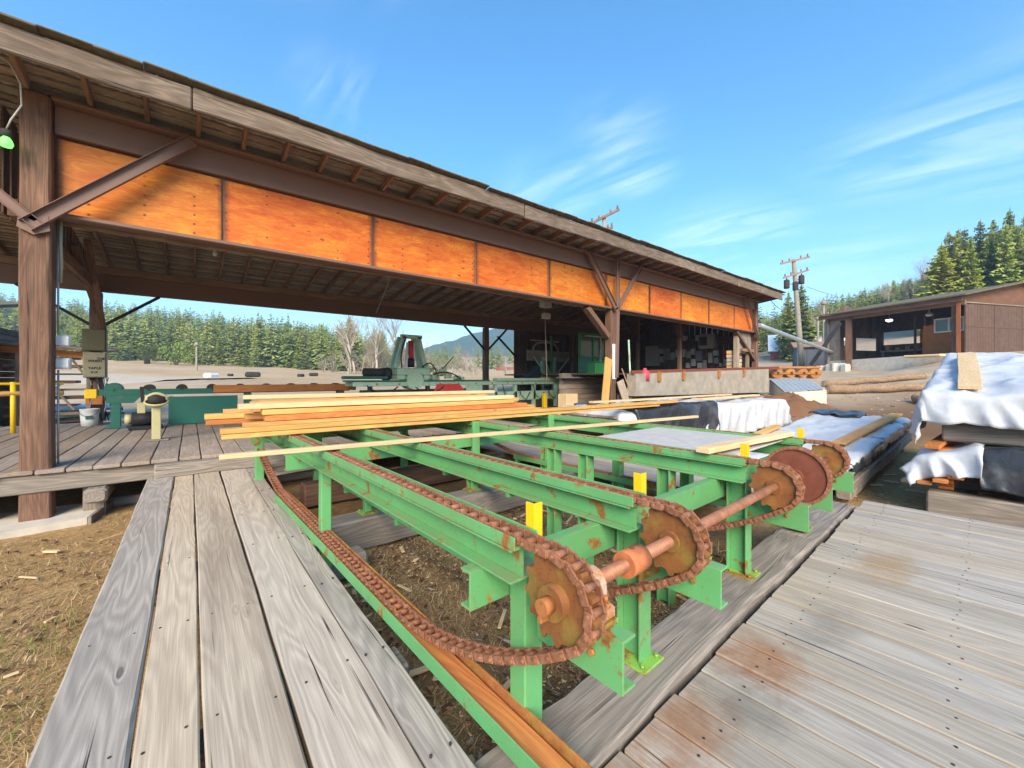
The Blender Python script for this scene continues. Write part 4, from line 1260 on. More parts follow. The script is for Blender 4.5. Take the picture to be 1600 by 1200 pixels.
ps = thing("pedal_stand", "cream painted floor post with an oval hood on top", "stand", (-.53, 10.74, FZ))
MB().span((-.60, 10.68, FZ + .02), (-.46, 10.80, 1.43), .01).build("post", M_CREAM, ps)
MB().span((-.72, 10.6, FZ), (-.34, 10.9, FZ + .02), .004).build("base_plate", M_TIMBER, ps)
b = MB()
Mh = T(-.53, 10.74, 1.50) @ Matrix.Rotation(R(20), 4, "X")
b.lathe([(.02, -.08), (.12, -.05), (.19, .0), (.195, .03), (.17, .035)], Mh, 20)
b.build("hood", M_CREAM, ps)
b = MB(); b.tube([(-.53 + .16 * math.cos(a), 10.76, 1.53 + .15 * math.sin(a)) for a in [math.pi * i / 12 for i in range(13)]], .03, 8); b.build("hoop", M_CREAM, ps)
MB().cyl((-.66, 10.79, 1.56), (-.40, 10.79, 1.56), .09, 12).build("switch", M_DARK, ps)

mo = thing("drive_motor", "small black motor with yellow fittings under the roller table", "motor", (-.85, 13.3, FZ))
MB().cyl((-1.1, 13.3, 1.0), (-.65, 13.3, 1.0), .17, 16).build("housing", M_BLACK, mo)
MB().span((-1.15, 13.1, FZ), (-.55, 13.5, .84), .01).build("base", M_BLACK, mo)
MB().cyl((-1.22, 13.3, 1.0), (-1.1, 13.3, 1.0), .12, 12).span((-1.0, 13.2, 1.14), (-.85, 13.35, 1.4), .01).build("coupling", M_CREAM, mo)
MB().bar((-.9, 13.25, 1.4), (-.95, 13.6, 1.75), .07, .07).build("lever", M_DARK, mo)

# cabinets on the far left post
oc = thing("switch_cabinet", "olive metal switch cabinet on the far left shed post, above the lettered one", "cabinet", (-1.98, 15.36, 2.7))
MB().span((-2.22, 15.22, 2.70), (-1.76, 15.47, 3.28), .012).build("case", M_OLIVE, oc)
MB().span((-2.20, 15.19, 2.72), (-1.78, 15.217, 3.26), .006).build("door", M_OLIVE, oc)
kc = thing("switch_cabinet", "khaki metal cabinet lettered in black marker on the far left shed post", "cabinet", (-1.98, 15.36, 2.0))
MB().span((-2.20, 15.24, 2.0), (-1.76, 15.47, 2.67), .012).build("case", M_KHAKI, kc)
MB().span((-2.18, 15.21, 2.02), (-1.78, 15.237, 2.65), .006).build("door", M_KHAKI, kc)
def text(body, size, p, parent, mat, rot=(90, 0, 0), name="lettering"):
    cu = bpy.data.curves.new("t", "FONT"); cu.body = body; cu.size = size; cu.extrude = .001; cu.offset = .003
    o = bpy.data.objects.new("t", cu); COL.objects.link(o)
    me = bpy.data.meshes.new_from_object(o.evaluated_get(bpy.context.evaluated_depsgraph_get()))
    bpy.data.objects.remove(o); me.materials.clear(); me.materials.append(mat)
    return put(name, me, T(Vector(p)) @ Matrix.Rotation(R(rot[2]), 4, "Z") @ Matrix.Rotation(R(rot[0]), 4, "X") @ Matrix.Rotation(R(rot[1]), 4, "Z"), parent)
text("THE", .085, (-1.94, 15.2085, 2.47), kc, M_INK)
text("WHEN", .085, (-2.10, 15.2085, 2.41), kc, M_INK)
text("TABLE", .085, (-2.10, 15.2085, 2.22), kc, M_INK)
text("IS UP", .06, (-2.05, 15.2085, 2.12), kc, M_INK)
wb = thing("wire_bundle", "tangle of black cables hanging below the lettered cabinet", "cables", (-1.95, 15.4, FZ))
for k in range(9):
    x = -2.1 + .045 * k
    pts = [(x, 15.36 + .02 * math.sin(k), 2.0)]
    for q in range(1, 6):
        pts.append((x + .05 * math.sin(k * 2 + q) + .01 * q, 15.33 + .03 * math.cos(k + q), 2.0 - .23 * q))
    MB().tube(pts, .014, 6).build("cable", M_BLACK if k % 3 else M_SOFTGREY, wb)
MB().span((-2.16, 15.3, 1.28), (-1.84, 15.46, 1.52), .01).build("wood_block", M_ORANGEPINE, wb)
bk = thing("bucket", "dirty white plastic bucket standing at the foot of the far left post", "bucket", (-2.05, 15.05, FZ))
MB().lathe([(0, .0), (.155, 0), (.17, .2), (.185, .40), (.19, .41), (.19, .44), (.175, .44), (.16, .2), (.145, .03), (0, .03)], T(-2.05, 15.05, FZ), 20).build("pail", M_WHITE, bk)
MB().tube([(-2.05 + .185 * math.cos(a), 14.99 - .17 * abs(math.sin(a)), FZ + .42 - .16 * math.sin(a)) for a in [math.pi * i / 10 for i in range(11)]], .006, 5).build("handle", M_DARK, bk)
MB().box((-2.03, 14.872, FZ + .22), (.14, .01, .09), 0, .002).build("label_patch", M_DKGREEN, bk)

# on the near left post
for (z, h, lab) in ((2.44, .17, "upper small rounded white outlet box on the side of the near left post"), (2.12, .16, "lower small square white outlet box on the side of the near left post")):
    jb = thing("outlet_box", lab, "outlet box", (-1.43, 8.6, z), 0, "white outlet boxes on the near left post")
    MB().span((-1.50, 8.53, z), (-1.36, 8.66, z + h), .03 if z > 2.3 else .008).build("case", M_WHITE, jb)
    MB().span((-1.498, 8.515, z + .02), (-1.37, 8.529, z + h - .02), .006).build("lid", M_WHITE, jb)
cd = thing("conduit", "grey cable conduit running up the side of the near left post", "conduit", (-1.48, 8.62, FZ))
MB().tube([(-1.485, 8.60, .76), (-1.485, 8.60, 2.11)], .012, 6).build("lower_run", M_GALV, cd)
MB().tube([(-1.485, 8.60, 2.62), (-1.485, 8.60, 4.2)], .012, 6).build("upper_run", M_GALV, cd)
rp = MB().tube([(-1.44, 8.5, 4.22), (-1.445, 8.5, 3.9), (-1.44, 8.52, 3.6), (-1.45, 8.52, 3.35)], .02, 6)
rp.build("hanging_rag", M_KHAKI, None, label="frayed pale rope end hanging beside the near left post", cat="rope")
gl = thing("work_lamp", "green glowing work lamp with a hanging cord at the top of the near left post", "lamp", (-1.84, 8.2, 4.95))
MB().lathe([(0, 0), (.05, .01), (.065, .05), (.05, .10), (.03, .13)], T(-1.85, 8.1, 4.95), 14).build("bulb", M_GREENLAMP, gl)
MB().lathe([(.03, .13), (.06, .15), (.05, .22), (0, .24)], T(-1.85, 8.1, 4.95), 14).build("socket", M_DARK, gl)
MB().tube([(-1.85, 8.1, 5.18), (-1.80, 8.05, 5.3), (-1.70, 8.0, 5.5), (-1.70, 7.95, 5.75), (-1.78, 7.9, 5.95), (-1.9, 7.9, 6.0)], .010, 6).build("cord", M_OFFWHITE, gl)

yr = thing("safety_railing", "yellow pipe railing along the left end of the shed floor", "railing", (-3.4, 14.2, FZ))
for x in (-5.6, -3.12):
    MB().cyl((x, 14.1, FZ), (x, 14.1, 1.9), .045, 12).build("post", M_YELLOW, yr)
MB().cyl((-5.8, 14.1, 1.86), (-2.35, 14.1, 1.86), .03, 10).build("rail", M_YELLOW, yr)
MB().cyl((-5.8, 14.1, 1.64), (-2.35, 14.1, 1.64), .055, 10).build("rail", M_PINE, yr)

# ------------------------------------------------------------------ saw carriage
sm = thing("saw_carriage", "old mint green saw carriage machine with a tall frame under the shed", "machine", (8, 13, FZ))
def sp(name, mat, *boxes, b=.01):
    m = MB()
    for a, c in boxes: m.span(a, c, b)
    return m.build(name, mat, sm)
sp("bed_rail", M_PALEGREEN, ((3.9, 12.75, 1.72), (13.2, 12.85, 1.87)))
sp("bed_rail", M_PALEGREEN, ((3.9, 13.5, 1.72), (13.2, 13.6, 1.87)))
sp("top_track", M_DKGREEN, ((3.6, 12.7, 1.871), (9.0, 12.8, 1.92)))
sp("top_track", M_PALEGREEN, ((9.3, 12.66, 1.871), (13.4, 12.95, 1.98)))
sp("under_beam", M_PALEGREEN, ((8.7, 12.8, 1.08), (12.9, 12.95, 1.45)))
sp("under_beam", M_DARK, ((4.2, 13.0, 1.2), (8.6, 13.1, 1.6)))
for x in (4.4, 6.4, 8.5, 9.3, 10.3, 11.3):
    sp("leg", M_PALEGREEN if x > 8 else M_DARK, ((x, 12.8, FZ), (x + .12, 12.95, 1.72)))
for x in (12.45, 13.0):
    sp("end_leg", M_PALEGREEN, ((x, 12.6, FZ), (x + .22, 12.8, 1.72)))
sp("post", M_YELLOW, ((11.45, 12.3, FZ), (11.62, 12.45, 1.35)))
# tower
def bars(name, mat, *ps, w=.1, h=.12):
    m = MB()
    for p0, p1 in ps: m.bar(p0, p1, w, h, (0, 1, 0))
    return m.build(name, mat, sm)
bars("tower_frame", M_PALEGREEN, ((5.32, 12.9, 2.3), (5.62, 12.9, 3.38)), ((6.38, 12.9, 2.3), (6.12, 12.9, 3.38)), ((5.5, 12.9, 3.38), (6.24, 12.9, 3.38)), ((5.32, 13.3, 2.3), (5.62, 13.3, 3.38)), ((6.38, 13.3, 2.3), (6.12, 13.3, 3.38)), w=.13, h=.14)
bars("tower_slide", M_WHITE, ((5.72, 13.0, 2.35), (5.78, 13.0, 3.2)), ((6.0, 13.0, 2.35), (5.98, 13.0, 3.2)), w=.08, h=.06)
MB().cyl((5.88, 12.95, 2.65), (5.88, 12.95, 3.25), .09, 12).build("cylinder", M_RED, sm)
MB().cyl((5.88, 12.95, 2.35), (5.88, 12.95, 2.65), .11, 12).build("cylinder_base", M_BLACK, sm)
sp("carriage_body", M_PALEGREEN, ((5.3, 12.7, 2.08), (6.5, 13.4, 2.32)), ((5.3, 12.7, 1.93), (5.6, 13.4, 2.085)), ((6.25, 12.7, 1.93), (6.5, 13.4, 2.085)), b=.03)
MB().cyl((5.92, 12.68, 1.9), (5.92, 13.3, 1.9), .3, 20).build("wheel", M_PALEGREEN, sm)
MB().cyl((4.4, 13.3, 2.17), (5.3, 13.3, 2.17), .14, 12).cyl((5.05, 13.3, 2.12), (5.25, 13.3, 2.12), .22, 14).build("drum", M_DARK, sm)
sp("slab", M_DKGREEN, ((3.7, 13.0, 1.95), (5.1, 13.3, 2.05)), b=.02)
m = MB()
rr = random.Random(8)
for k in range(16):
    x = 6.55 + rr.uniform(0, 1.3); z = 1.95 + rr.uniform(0, .36) * (1 - (x - 6.55) / 1.6)
    m.box((x, 12.8 + rr.uniform(0, .4), z), (rr.uniform(.1, .3), rr.uniform(.1, .2), rr.uniform(.08, .22)), rr.uniform(0, 1), .02)
m.build("gear_housing", M_PALEGREEN, sm)
m = MB()
for k in range(6):
    x = 6.6 + .12 * k
    m.cyl((x, 12.72, 2.2 + .1 * math.sin(k * 2)), (x, 12.95, 2.25 + .1 * math.sin(k * 2)), .05, 8)
m.build("hydraulic_fittings", M_CREAM, sm)
bars("lever", M_BLACK, ((7.0, 12.8, 2.3), (7.45, 12.8, 2.75)), w=.03, h=.03)
MB().prism([(6.6, 1.5), (7.9, 1.5), (7.6, 1.78), (6.75, 1.78)], 0, .05, Matrix(((1, 0, 0, 0), (0, 0, -1, 12.72), (0, 1, 0, 0), (0, 0, 0, 1)))).build("guard", M_RED, sm)
for pts in (((5.5, 12.8, 2.3), (5.35, 12.7, 2.8), (5.6, 12.75, 3.3)), ((6.2, 12.75, 2.35), (6.5, 12.65, 2.7), (6.7, 12.7, 2.2)), ((6.6, 12.7, 2.1), (7.1, 12.6, 2.35), (7.7, 12.7, 1.95)), ((4.3, 12.7, 1.75), (4.8, 12.62, 1.3), (5.3, 12.68, 1.7)), ((5.9, 12.7, 1.7), (6.4, 12.6, 1.25), (7.0, 12.68, 1.7))):
    q0, q1, q2_ = [Vector(p) for p in pts]
    MB().tube([(q0 * (1 - f) ** 2 + q1 * 2 * f * (1 - f) * 1.0 + q2_ * f * f) for f in [i / 10 for i in range(11)]], .022, 6).build("hose", M_BLACK, sm)
for k in range(10):
    MB().span((4.6 + .75 * k, 12.735, 1.755), (4.66 + .75 * k, 12.749, 1.815), .004).build("bolt", M_RUST, sm)
sp("panel", M_PALEGREEN, ((7.95, 12.72, 1.45), (8.65, 12.78, 1.71)))
for k in range(5):
    x = 9.6 + .8 * k
    MB().tube([(x, 12.7, 1.72), (x + .1, 12.66, 1.3), (x + .35, 12.64, 1.1), (x + .6, 12.68, 1.4)], .018, 5).build("hose", M_BLACK, sm)
lumber("sawn_board", M_PINE, (11.7, 12.75, 2.0), (13.6, 12.75, 2.0), .25, .04, "short board left on the right end of the green saw carriage", "board")
bd = thing("black_tarp_heap", "small dark crumpled cover on the right end of the saw carriage", "cover", (11.4, 13.0, 1.98))
MB().prism([(11.0, 1.98), (11.9, 1.98), (11.95, 2.2), (11.75, 2.5), (11.6, 2.3)], 0, .3, Matrix(((1, 0, 0, 0), (0, 0, -1, 13.3), (0, 1, 0, 0), (0, 0, 0, 1)))).build("cover", M_BLACK, bd)

hr = thing("log_turner", "rusty pale frame with hoop and splayed legs behind the saw carriage", "machine frame", (13.6, 14.6, FZ))
def hb(name, mat, *ps, w=.08, h=.08):
    m = MB()
    for p0, p1 in ps: m.bar(p0, p1, w, h, (0, 1, 0))
    return m.build(name, mat, hr)
hb("column", M_PALEGREEN, ((13.55, 14.5, FZ), (13.35, 14.5, 3.0)), ((14.15, 14.5, FZ), (14.15, 14.5, 3.0)), w=.17, h=.17)
hb("platform", M_SHEATH, ((12.4, 14.5, 3.05), (15.2, 14.5, 3.05)), w=.5, h=.09)
hb("strut", M_PALEGREEN, ((12.7, 14.4, 3.0), (13.5, 14.4, 2.2)), ((15.1, 14.4, 3.0), (14.2, 14.4, 2.1)), ((13.45, 14.4, 2.9), (13.85, 14.4, 2.0)), ((14.1, 14.4, 2.9), (13.7, 14.4, 2.0)), w=.06, h=.06)
MB().tube([(12.75, 14.5, 3.1), (12.8, 14.5, 3.45), (13.0, 14.5, 3.65), (13.6, 14.5, 3.72), (14.2, 14.5, 3.65), (14.4, 14.5, 3.45), (14.45, 14.5, 3.1)], .05, 7).build("hoop", M_SHEATH, hr)
hb("top_bar", M_SHEATH, ((12.6, 14.5, 3.78), (14.5, 14.5, 3.78)), w=.06, h=.08)

bh = thing("timber_bulkhead", "brown stacked timber wall closing the raised floor behind the saw", "timber wall", (13.4, 11.2, FZ))
z = FZ
while z < 1.95:
    h = rng.uniform(.17, .24)
    plank("timber", M_SHEATH, bh, (11.4, 11.3 + rng.uniform(-.02, .02), z + h / 2), (15.5, 11.3, z + h / 2), .18, h - .012, b=.01); z += h
plank("ledge", M_TIMBER, bh, (11.2, 11.1, 2.0), (15.6, 11.1, 2.0), .5, .05)
cb = thing("operator_booth", "green framed operator booth with glass panes on the raised mill floor", "booth", (15.0, 13.2, 2.16))
def fr(name, mat, *ps, w=.09):
    m = MB()
    for p0, p1 in ps: m.bar(p0, p1, w, w, (0, 1, 0))
    return m.build(name, mat, cb)
fr("frame", M_BIN, *[((x, 12.4, 2.16), (x, 12.4, 4.0)) for x in (13.7, 14.6, 15.5, 16.4)], ((13.7, 12.4, 4.0), (16.4, 12.4, 4.0)), ((13.7, 12.4, 2.95), (16.4, 12.4, 2.95)), ((13.7, 12.4, 2.2), (16.4, 12.4, 2.2)), ((13.7, 12.4, 3.9), (13.7, 14.2, 3.9)), ((13.7, 14.2, 2.16), (13.7, 14.2, 4.0)))
for x in (13.75, 14.65, 15.55):
    MB().span((x + .03, 12.4, 3.0), (x + .77, 12.41, 3.94), .001).build("pane", M_GLASS, cb)
    MB().span((x, 12.39, 2.25), (x + .79, 12.43, 2.90), .002).build("panel", M_DKGREEN, cb)
fr("mullion", M_OFFWHITE, ((15.1, 12.36, 2.3), (15.1, 12.36, 3.95)), ((14.0, 12.36, 3.9), (16.2, 12.36, 3.9)), w=.06)
gb = thing("waste_bin", "bright green steel bin on the ledge left of the middle shed post", "bin", (13.4, 11.0, 2.03))
MB().span((12.95, 10.85, 2.03), (13.9, 11.3, 2.62), .02).build("body", M_BIN, gb)
MB().span((12.92, 10.82, 2.621), (13.93, 11.33, 2.66), .008).build("rim", M_BIN, gb)
lumber("leaning_board", M_PINE, (10.05, 8.1, .76), (10.55, 8.3, 2.62), .32, .05, "orange board leaning upright against the middle shed post", "board", up=(0, -1, 0), segs=6, wob=.004)
lumber("leaning_board", M_SHEATH, (11.45, 8.0, .5), (11.0, 8.2, 1.9), .34, .04, "grey brown board leaning to the right of the middle shed post", "board", up=(0, -1, 0))
ws = MB().span((10.80, 8.335, 1.95), (11.0, 8.355, 3.1), .004)
ws.build("white_sheet", M_WHITE, None, label="narrow white plastic sheet hung on the middle shed post", cat="sheet")
gp = MB().cyl((11.45, 8.05, .6), (11.40, 8.15, 3.25), .03, 8)
gp.build("pale_pole", M_PALEGREEN, None, label="thin pale green pole standing beside the middle shed post", cat="pole")
sh = thing("shovel", "long handled shovel leaning beside the middle shed post", "shovel", (11.2, 7.95, .6))
MB().cyl((11.6, 7.9, .75), (11.1, 8.2, 2.3), .02, 8).build("handle", M_RAFTER, sh)
MB().bar((11.75, 7.82, .35), (11.6, 7.9, .78), .24, .02, (0, 1, 0)).build("blade", M_DARK, sh)
rc = thing("fuel_can", "small red can on the concrete right of the middle shed post", "can", (11.85, 7.95, 1.5))
MB().lathe([(0, 0), (.15, 0), (.15, .3), (.06, .36), (.05, .42), (0, .42)], T(11.95, 7.9, 1.9), 14).build("body", M_PINK, rc)
MB().span((11.75, 7.8, 1.55), (12.1, 8.0, 1.9), .01).build("stand", M_TIMBER, rc)
bc = thing("blue_drum", "small blue and white drum standing near the foot of the middle post", "drum", (9.7, 8.7, FZ))
MB().lathe([(0, 0), (.19, 0), (.2, .03), (.19, .06), (.19, .36), (.2, .4), (.19, .43), (0, .45)], T(9.7, 8.75, FZ), 18).build("body", M_BLUE, bc)
MB().span((9.6, 8.535, .95), (9.78, 8.56, 1.12), .002).build("paper_label", M_WHITE, bc)
wbx = MB().span((9.75, 9.4, FZ), (10.3, 9.8, 1.45), .01)
wbx.build("plywood_box", M_PALEPINE, None, label="yellowish plywood box standing behind the blue drum", cat="box")
bn = thing("wrapped_bundles", "bluish striped plastic wrapped bundles below the kerb wall", "bundle", (12.4, 7.6, .4))
for k, x in enumerate((12.2, 12.85)):
    m = MB(); m.box((x, 7.55, .95), (.56, .5, .75), .1 * k, .08); m.build("bundle", M_SOFTGREY, bn)
    MB().span((x - .3, 7.25, .55), (x + .3, 7.8, .6), .01).build("base_board", M_TIMBER, bn)
cr = thing("cable_crate", "dark crate of odd parts beside the wrapped bundles", "crate", (11.6, 7.3, .35))
MB().span((11.35, 7.1, .5), (11.85, 7.5, .95), .02).build("box", M_RAFTER, cr)
for k in range(4): MB().cyl((11.45 + .1 * k, 7.1, .95 + .03 * k), (11.45 + .1 * k, 7.45, 1.0), .05, 8).build("part", M_RUST if k % 2 else M_PALEPINE, cr)
ls = thing("lumber_stack", "low stack of grey boards lying along the foot of the kerb wall", "lumber stack", (15.2, 7.3, .45))
for k in range(4):
    for j in range(2):
        plank("board", M_TIMBER if k % 2 else M_SHEATH, ls, (13.3 + .2 * j, 7.0 + .3 * j, .62 + .12 * k), (18.0 - .3 * k, 7.1 + .3 * j, .75 + .12 * k), .26, .05)
for x in (13.8, 17): plank("bearer", M_TIMBER, ls, (x, 6.8, .5), (x, 7.6, .5), .12, .2)

# things on the end wall of the right-hand bay
XW = 22.56
def wallpt(px, py):
    t = (px - 800) / LENS_PX; d = XW / (.6211 + .7837 * t)
    return (.7837 - .6211 * t) * d, EYE + (590 - py) / LENS_PX * d
def wallbox(name, x0, x1, ya, yb, mat, dep, label, cat, group=None, door=True):
    a, zt = wallpt(x1, ya); c, zb = wallpt(x0, yb); zt = wallpt((x0 + x1) / 2, ya)[1]; zb = wallpt((x0 + x1) / 2, yb)[1]
    t_ = thing(name, label, cat, (XW, (a + c) / 2, zb), 0, group)
    MB().span((XW - dep, min(a, c), zb), (XW - .01, max(a, c), zt), .01).build("case", mat, t_)
    if door:
        MB().span((XW - dep - .02, min(a, c) + .03, zb + .03), (XW - dep - .001, max(a, c) - .03, zt - .03), .004).build("door", mat, t_)
    return t_
wallbox("electrical_cabinet", 1014, 1031, 541, 572, M_OFFWHITE, .4, "tall pale electrical cabinet at the left of the dark shed end wall", "cabinet")
G = "small electrical boxes on the dark shed end wall"
spec = [(1033, 1037.5, 545, 553, "M"), (1033, 1037.5, 557, 566, "M"), (1039, 1048, 545, 563, "G"), (1049.5, 1056, 551, 563, "M"), (1058, 1063, 547, 558, "W"), (1065, 1073, 546, 558, "W"), (1074.5, 1080, 549, 560, "M"), (1082, 1087, 545, 554, "W"), (1082, 1088, 561, 572, "W"), (1089.5, 1098.5, 548, 564, "G"), (1074, 1079, 567, 575, "W"), (1092, 1099, 567, 575, "W"), (1100.5, 1105, 563, 575, "M"), (1109, 1115, 551, 567, "W"), (1116.5, 1124, 548, 556, "W"), (1118, 1124, 559, 568, "M"), (1126, 1129, 567, 573, "W"), (1069, 1075, 525, 533, "W"), (1089, 1095, 524, 533, "W"), (1134, 1141, 561, 572, "W")]
for k, (a, c, ya, yb, m) in enumerate(spec):
    wallbox("electrical_box", a, c, ya, yb, {"W": M_WHITE, "G": M_SOFTGREY, "M": M_OFFWHITE}[m], .2, "%s electrical box %s" % ({"W": "white", "G": "grey", "M": "dull beige"}[m], ("close right of the tall cabinet, upper one", "close right of the tall cabinet, lower one", "wide one second from the tall cabinet", "third in the row from the tall cabinet", "small high one left of a slightly bigger twin", "slightly bigger twin in the high pair", "tall one in the middle of the row", "high small one in the middle of the row", "low one in the middle near the rail", "widest one below the air conditioner", "lowest small one left of centre", "low one under the widest box", "thin one right of the widest box", "tall one below the air conditioner", "upper of the right hand pair", "lower of the right hand pair", "tiny one right of the right hand pair", "left one hung above the row", "one hung beside the air conditioner", "one below the red hose reel")[k]), "electrical box", G, door=k % 2 == 0)
ac = wallbox("air_conditioner", 1098, 1122, 523, 545, M_OFFWHITE, .5, "beige air conditioner unit high on the dark shed end wall", "air conditioner", door=False)
a, z1 = wallpt(1113, 526); c, z0 = wallpt(1099, 543)
g = MB()
for k in range(9):
    z = z0 + .08 + (z1 - z0 - .1) * k / 9
    g.span((XW - .53, a + .05, z), (XW - .501, c - .03, z + .04), .003)
g.build("grille", M_DARK, ac)
ph = wallbox("hose_reel", 1133, 1144, 548, 557, M_PINK, .3, "pinkish red hose reel on the right of the dark shed end wall", "hose reel", door=False)
st = thing("block_stack", "stack of pale blocks in the opening at the right end of the shed", "blocks", (21.3, 8.9, 2.16))
for i in range(6):
    for j in range(4):
        MB().box((20.75 + .3 * j + rng.uniform(-.02, .02), 8.95, 2.28 + .19 * i), (.28, .25, .17), rng.uniform(-.05, .05), .02).build("block", M_PALEPINE if (i + j) % 3 else M_OFFWHITE, st)

# ------------------------------------------------------------------ tarped lumber stacks
def cloth(name, mat, M, L, Wd, H, drop, parent=None, flare=.12, wr=.05, seed=1, nx=70, ny=46, top=None, hem=.12, **k):
    """a sheet laid over a stack L x Wd x H (base at z=0 of M) hanging by drop = (x-, x+, y-, y+)"""
    V = []; F = []
    sx0, sx1, sy0, sy1 = drop
    for i in range(nx + 1):
        s = -sx0 + (L + sx0 + sx1) * i / nx
        for j in range(ny + 1):
            t = -sy0 + (Wd + sy0 + sy1) * j / ny
            ox = max(0, -s) + max(0, s - L); oy = max(0, -t) + max(0, t - Wd)
            x = min(max(s, 0), L); y = min(max(t, 0), Wd)
            nz = mnoise.noise((s * 1.1 + seed, t * 2.4, seed)) ; n2 = mnoise.noise((s * 3.6, t * 5.5 + seed, 2.2 + seed)); n3 = mnoise.noise((s * 9, t * 9, seed))
            rg = 1 - abs(mnoise.noise((s * .9 + t * .5 + seed, t * 1.3 - s * .4, 4.4 + seed))) * 2.2
            rh = 1 - abs(mnoise.noise((s * 2.3 - t * 1.1, t * 2.0 + s * .8 + seed, 8.1))) * 2.4
            z = H + wr * (nz * .7 + .75 * max(0, rg) ** 2.5 + .4 * max(0, rh) ** 2.5 + .04 * n3)
            if top: z += top(x / L, y / Wd)
            dn = math.hypot(ox, oy)
            if dn > 0:
                rnd = .07
                q = min(dn, rnd * 1.57)
                out = rnd * math.sin(q / rnd) if dn < rnd * 1.57 else rnd
                fall = rnd * (1 - math.cos(q / rnd)) + max(0, dn - rnd * 1.57)
                e_ = t if ox > oy else s
                fold = .7 * mnoise.noise((e_ * 1.8 + seed * 3, fall * .8, 5.1)) + .8 * (max(0, 1 - 2.2 * abs(mnoise.noise((e_ * 2.6 + fall * .9 + seed, fall * .5, 9)))) ** 2 - .3)
                f = out + fall * flare * (.6 + .9 * fold) + wr * .8 * fold * min(1, fall * 3) * 1.4
                dx, dy = (-1 if s < 0 else 1) * ox / dn, (-1 if t < 0 else 1) * oy / dn
                x += dx * f; y += dy * f
                z -= fall * (1 + hem * mnoise.noise((s * .9 + seed, t * .9, 3)))
            V.append((x - L / 2, y - Wd / 2, z))
    for i in range(nx):
        for j in range(ny):
            a = i * (ny + 1) + j
            F.append((a, a + ny + 1, a + ny + 2, a + 1))
    me = mesh_from(name, V, F, mat, True)
    o = put(name, me, M, parent, **k)
    m = o.modifiers.new("thickness", "SOLIDIFY"); m.thickness = .006
    return o
def place(x, y, dx, dy, z=None):
    """frame with local X pointing along (dx, dy)"""
    return frame((x, y, gz(x, y) if z is None else z), (dx, dy, 0))
def stackboards(parent, M, L, Wd, z0, z1, mat, t=.045, w=.16, jig=.08):
    z = z0; k = 0
    while z + t <= z1 + .001:
        y = -Wd / 2
        while y + w <= Wd / 2 + .02:
            a = -L / 2 + rng.uniform(-jig, jig); c = L / 2 + rng.uniform(-jig, jig)
            inner = -Wd / 2 + w < y < Wd / 2 - 2 * w and z + 2 * t < z1
            if not inner:
                p0 = M @ Vector((a, y + w / 2, z + t / 2)); p1 = M @ Vector((c, y + w / 2, z + t / 2))
                plank("board", mat, parent, p0, p1, w - .006, t - .003, b=.004)
            y += w
        z += t; k += 1
def bearers(parent, M, L, Wd, z0, z1, n=3, mat=M_TIMBER):
    for i in range(n):
        x = -L / 2 + .3 + (L - .6) * i / (n - 1)
        plank("bearer", mat, parent, M @ Vector((x, -Wd / 2, (z0 + z1) / 2)), M @ Vector((x, Wd / 2, (z0 + z1) / 2)), .16, z1 - z0, b=.015)

# A: long low stack behind the conveyor
MA = frame((10.7, 5.75, .25), (8.0, -.35, .012))
sA = thing("lumber_stack", "long low lumber stack under white and black sheets behind the conveyor", "lumber stack", (10.7, 5.75, .2))
stackboards(sA, MA, 8.0, 1.7, .25, 1.0, M_SHEATH)
bearers(sA, MA, 8.0, 1.7, -.05, .24, 4)
M2 = MA @ T(0, 0, .62)
cloth("tarp", M_TARPW, MA @ T(.1, 0, 0), 7.9, 1.72, 1.06, (.5, .85, .85, .45), None, seed=2, nx=110, label="long white sheet draped over the stack behind the conveyor", cat="tarp", wr=.055)
cloth("tarp", M_TARPK, MA @ T(-1.9, -.55, .03), 3.1, .75, 1.08, (.15, .2, .85, .12), None, seed=5, wr=.07, label="crumpled black sheet hanging over the near side of the white draped stack", cat="tarp")
lumber("weight_board", M_PALEPINE, MA @ Vector((-3.4, .35, 1.18)), MA @ Vector((3.5, .55, 1.18)), .16, .045, "rear of two weathered boards weighing down the white sheet behind the conveyor", "board", "boards weighing down the sheets", segs=8, wob=.004)
lumber("weight_board", M_PALEPINE, MA @ Vector((-.5, -.62, 1.20)), MA @ Vector((3.95, -.1, 1.17)), .19, .05, "front wide board weighing down the white sheet behind the conveyor, its end facing the deck", "board", "boards weighing down the sheets", segs=8, wob=.004)
# B: stack right of the conveyor
MBk = frame((11.2, 2.75, .12), (6.2, .05, .36))
sB = thing("lumber_stack", "white covered lumber stack on grey timbers between the conveyor and the tall stack", "lumber stack", (11.2, 2.75, .1))
for yy in (-.92, 0, .92):
    plank("skid", M_TIMBER, sB, MBk @ Vector((-3.0, yy, .22)), MBk @ Vector((3.1, yy, .22)), .2, .26, b=.02, segs=10, wob=.006)
bearers(sB, MBk, 6.2, 1.8, -.15, .085, 4)
stackboards(sB, MBk, 6.1, 1.8, .355, .60, M_SHEATH)
cloth("tarp", M_TARPW, MBk, 6.2, 1.86, .64, (.35, .3, .12, .4), None, seed=7, nx=90, label="white sheet with dark hem over the middle stack right of the conveyor", cat="tarp", wr=.06)
cloth("tarp", M_TARPK, MBk @ T(.2, -.86, -.02), 5.9, .16, .63, (.05, .3, .2, .01), None, seed=9, nx=90, ny=16, label="black underlay showing along the near right edge of the middle stack", cat="tarp", wr=.05)
cloth("tarp", M_TARPK, MBk @ T(-2.9, .8, -.05), .7, .8, .62, (.3, .02, .1, .1), None, seed=12, nx=30, ny=24, label="crumpled dark sheet at the near left corner of the middle stack", cat="tarp", wr=.09)
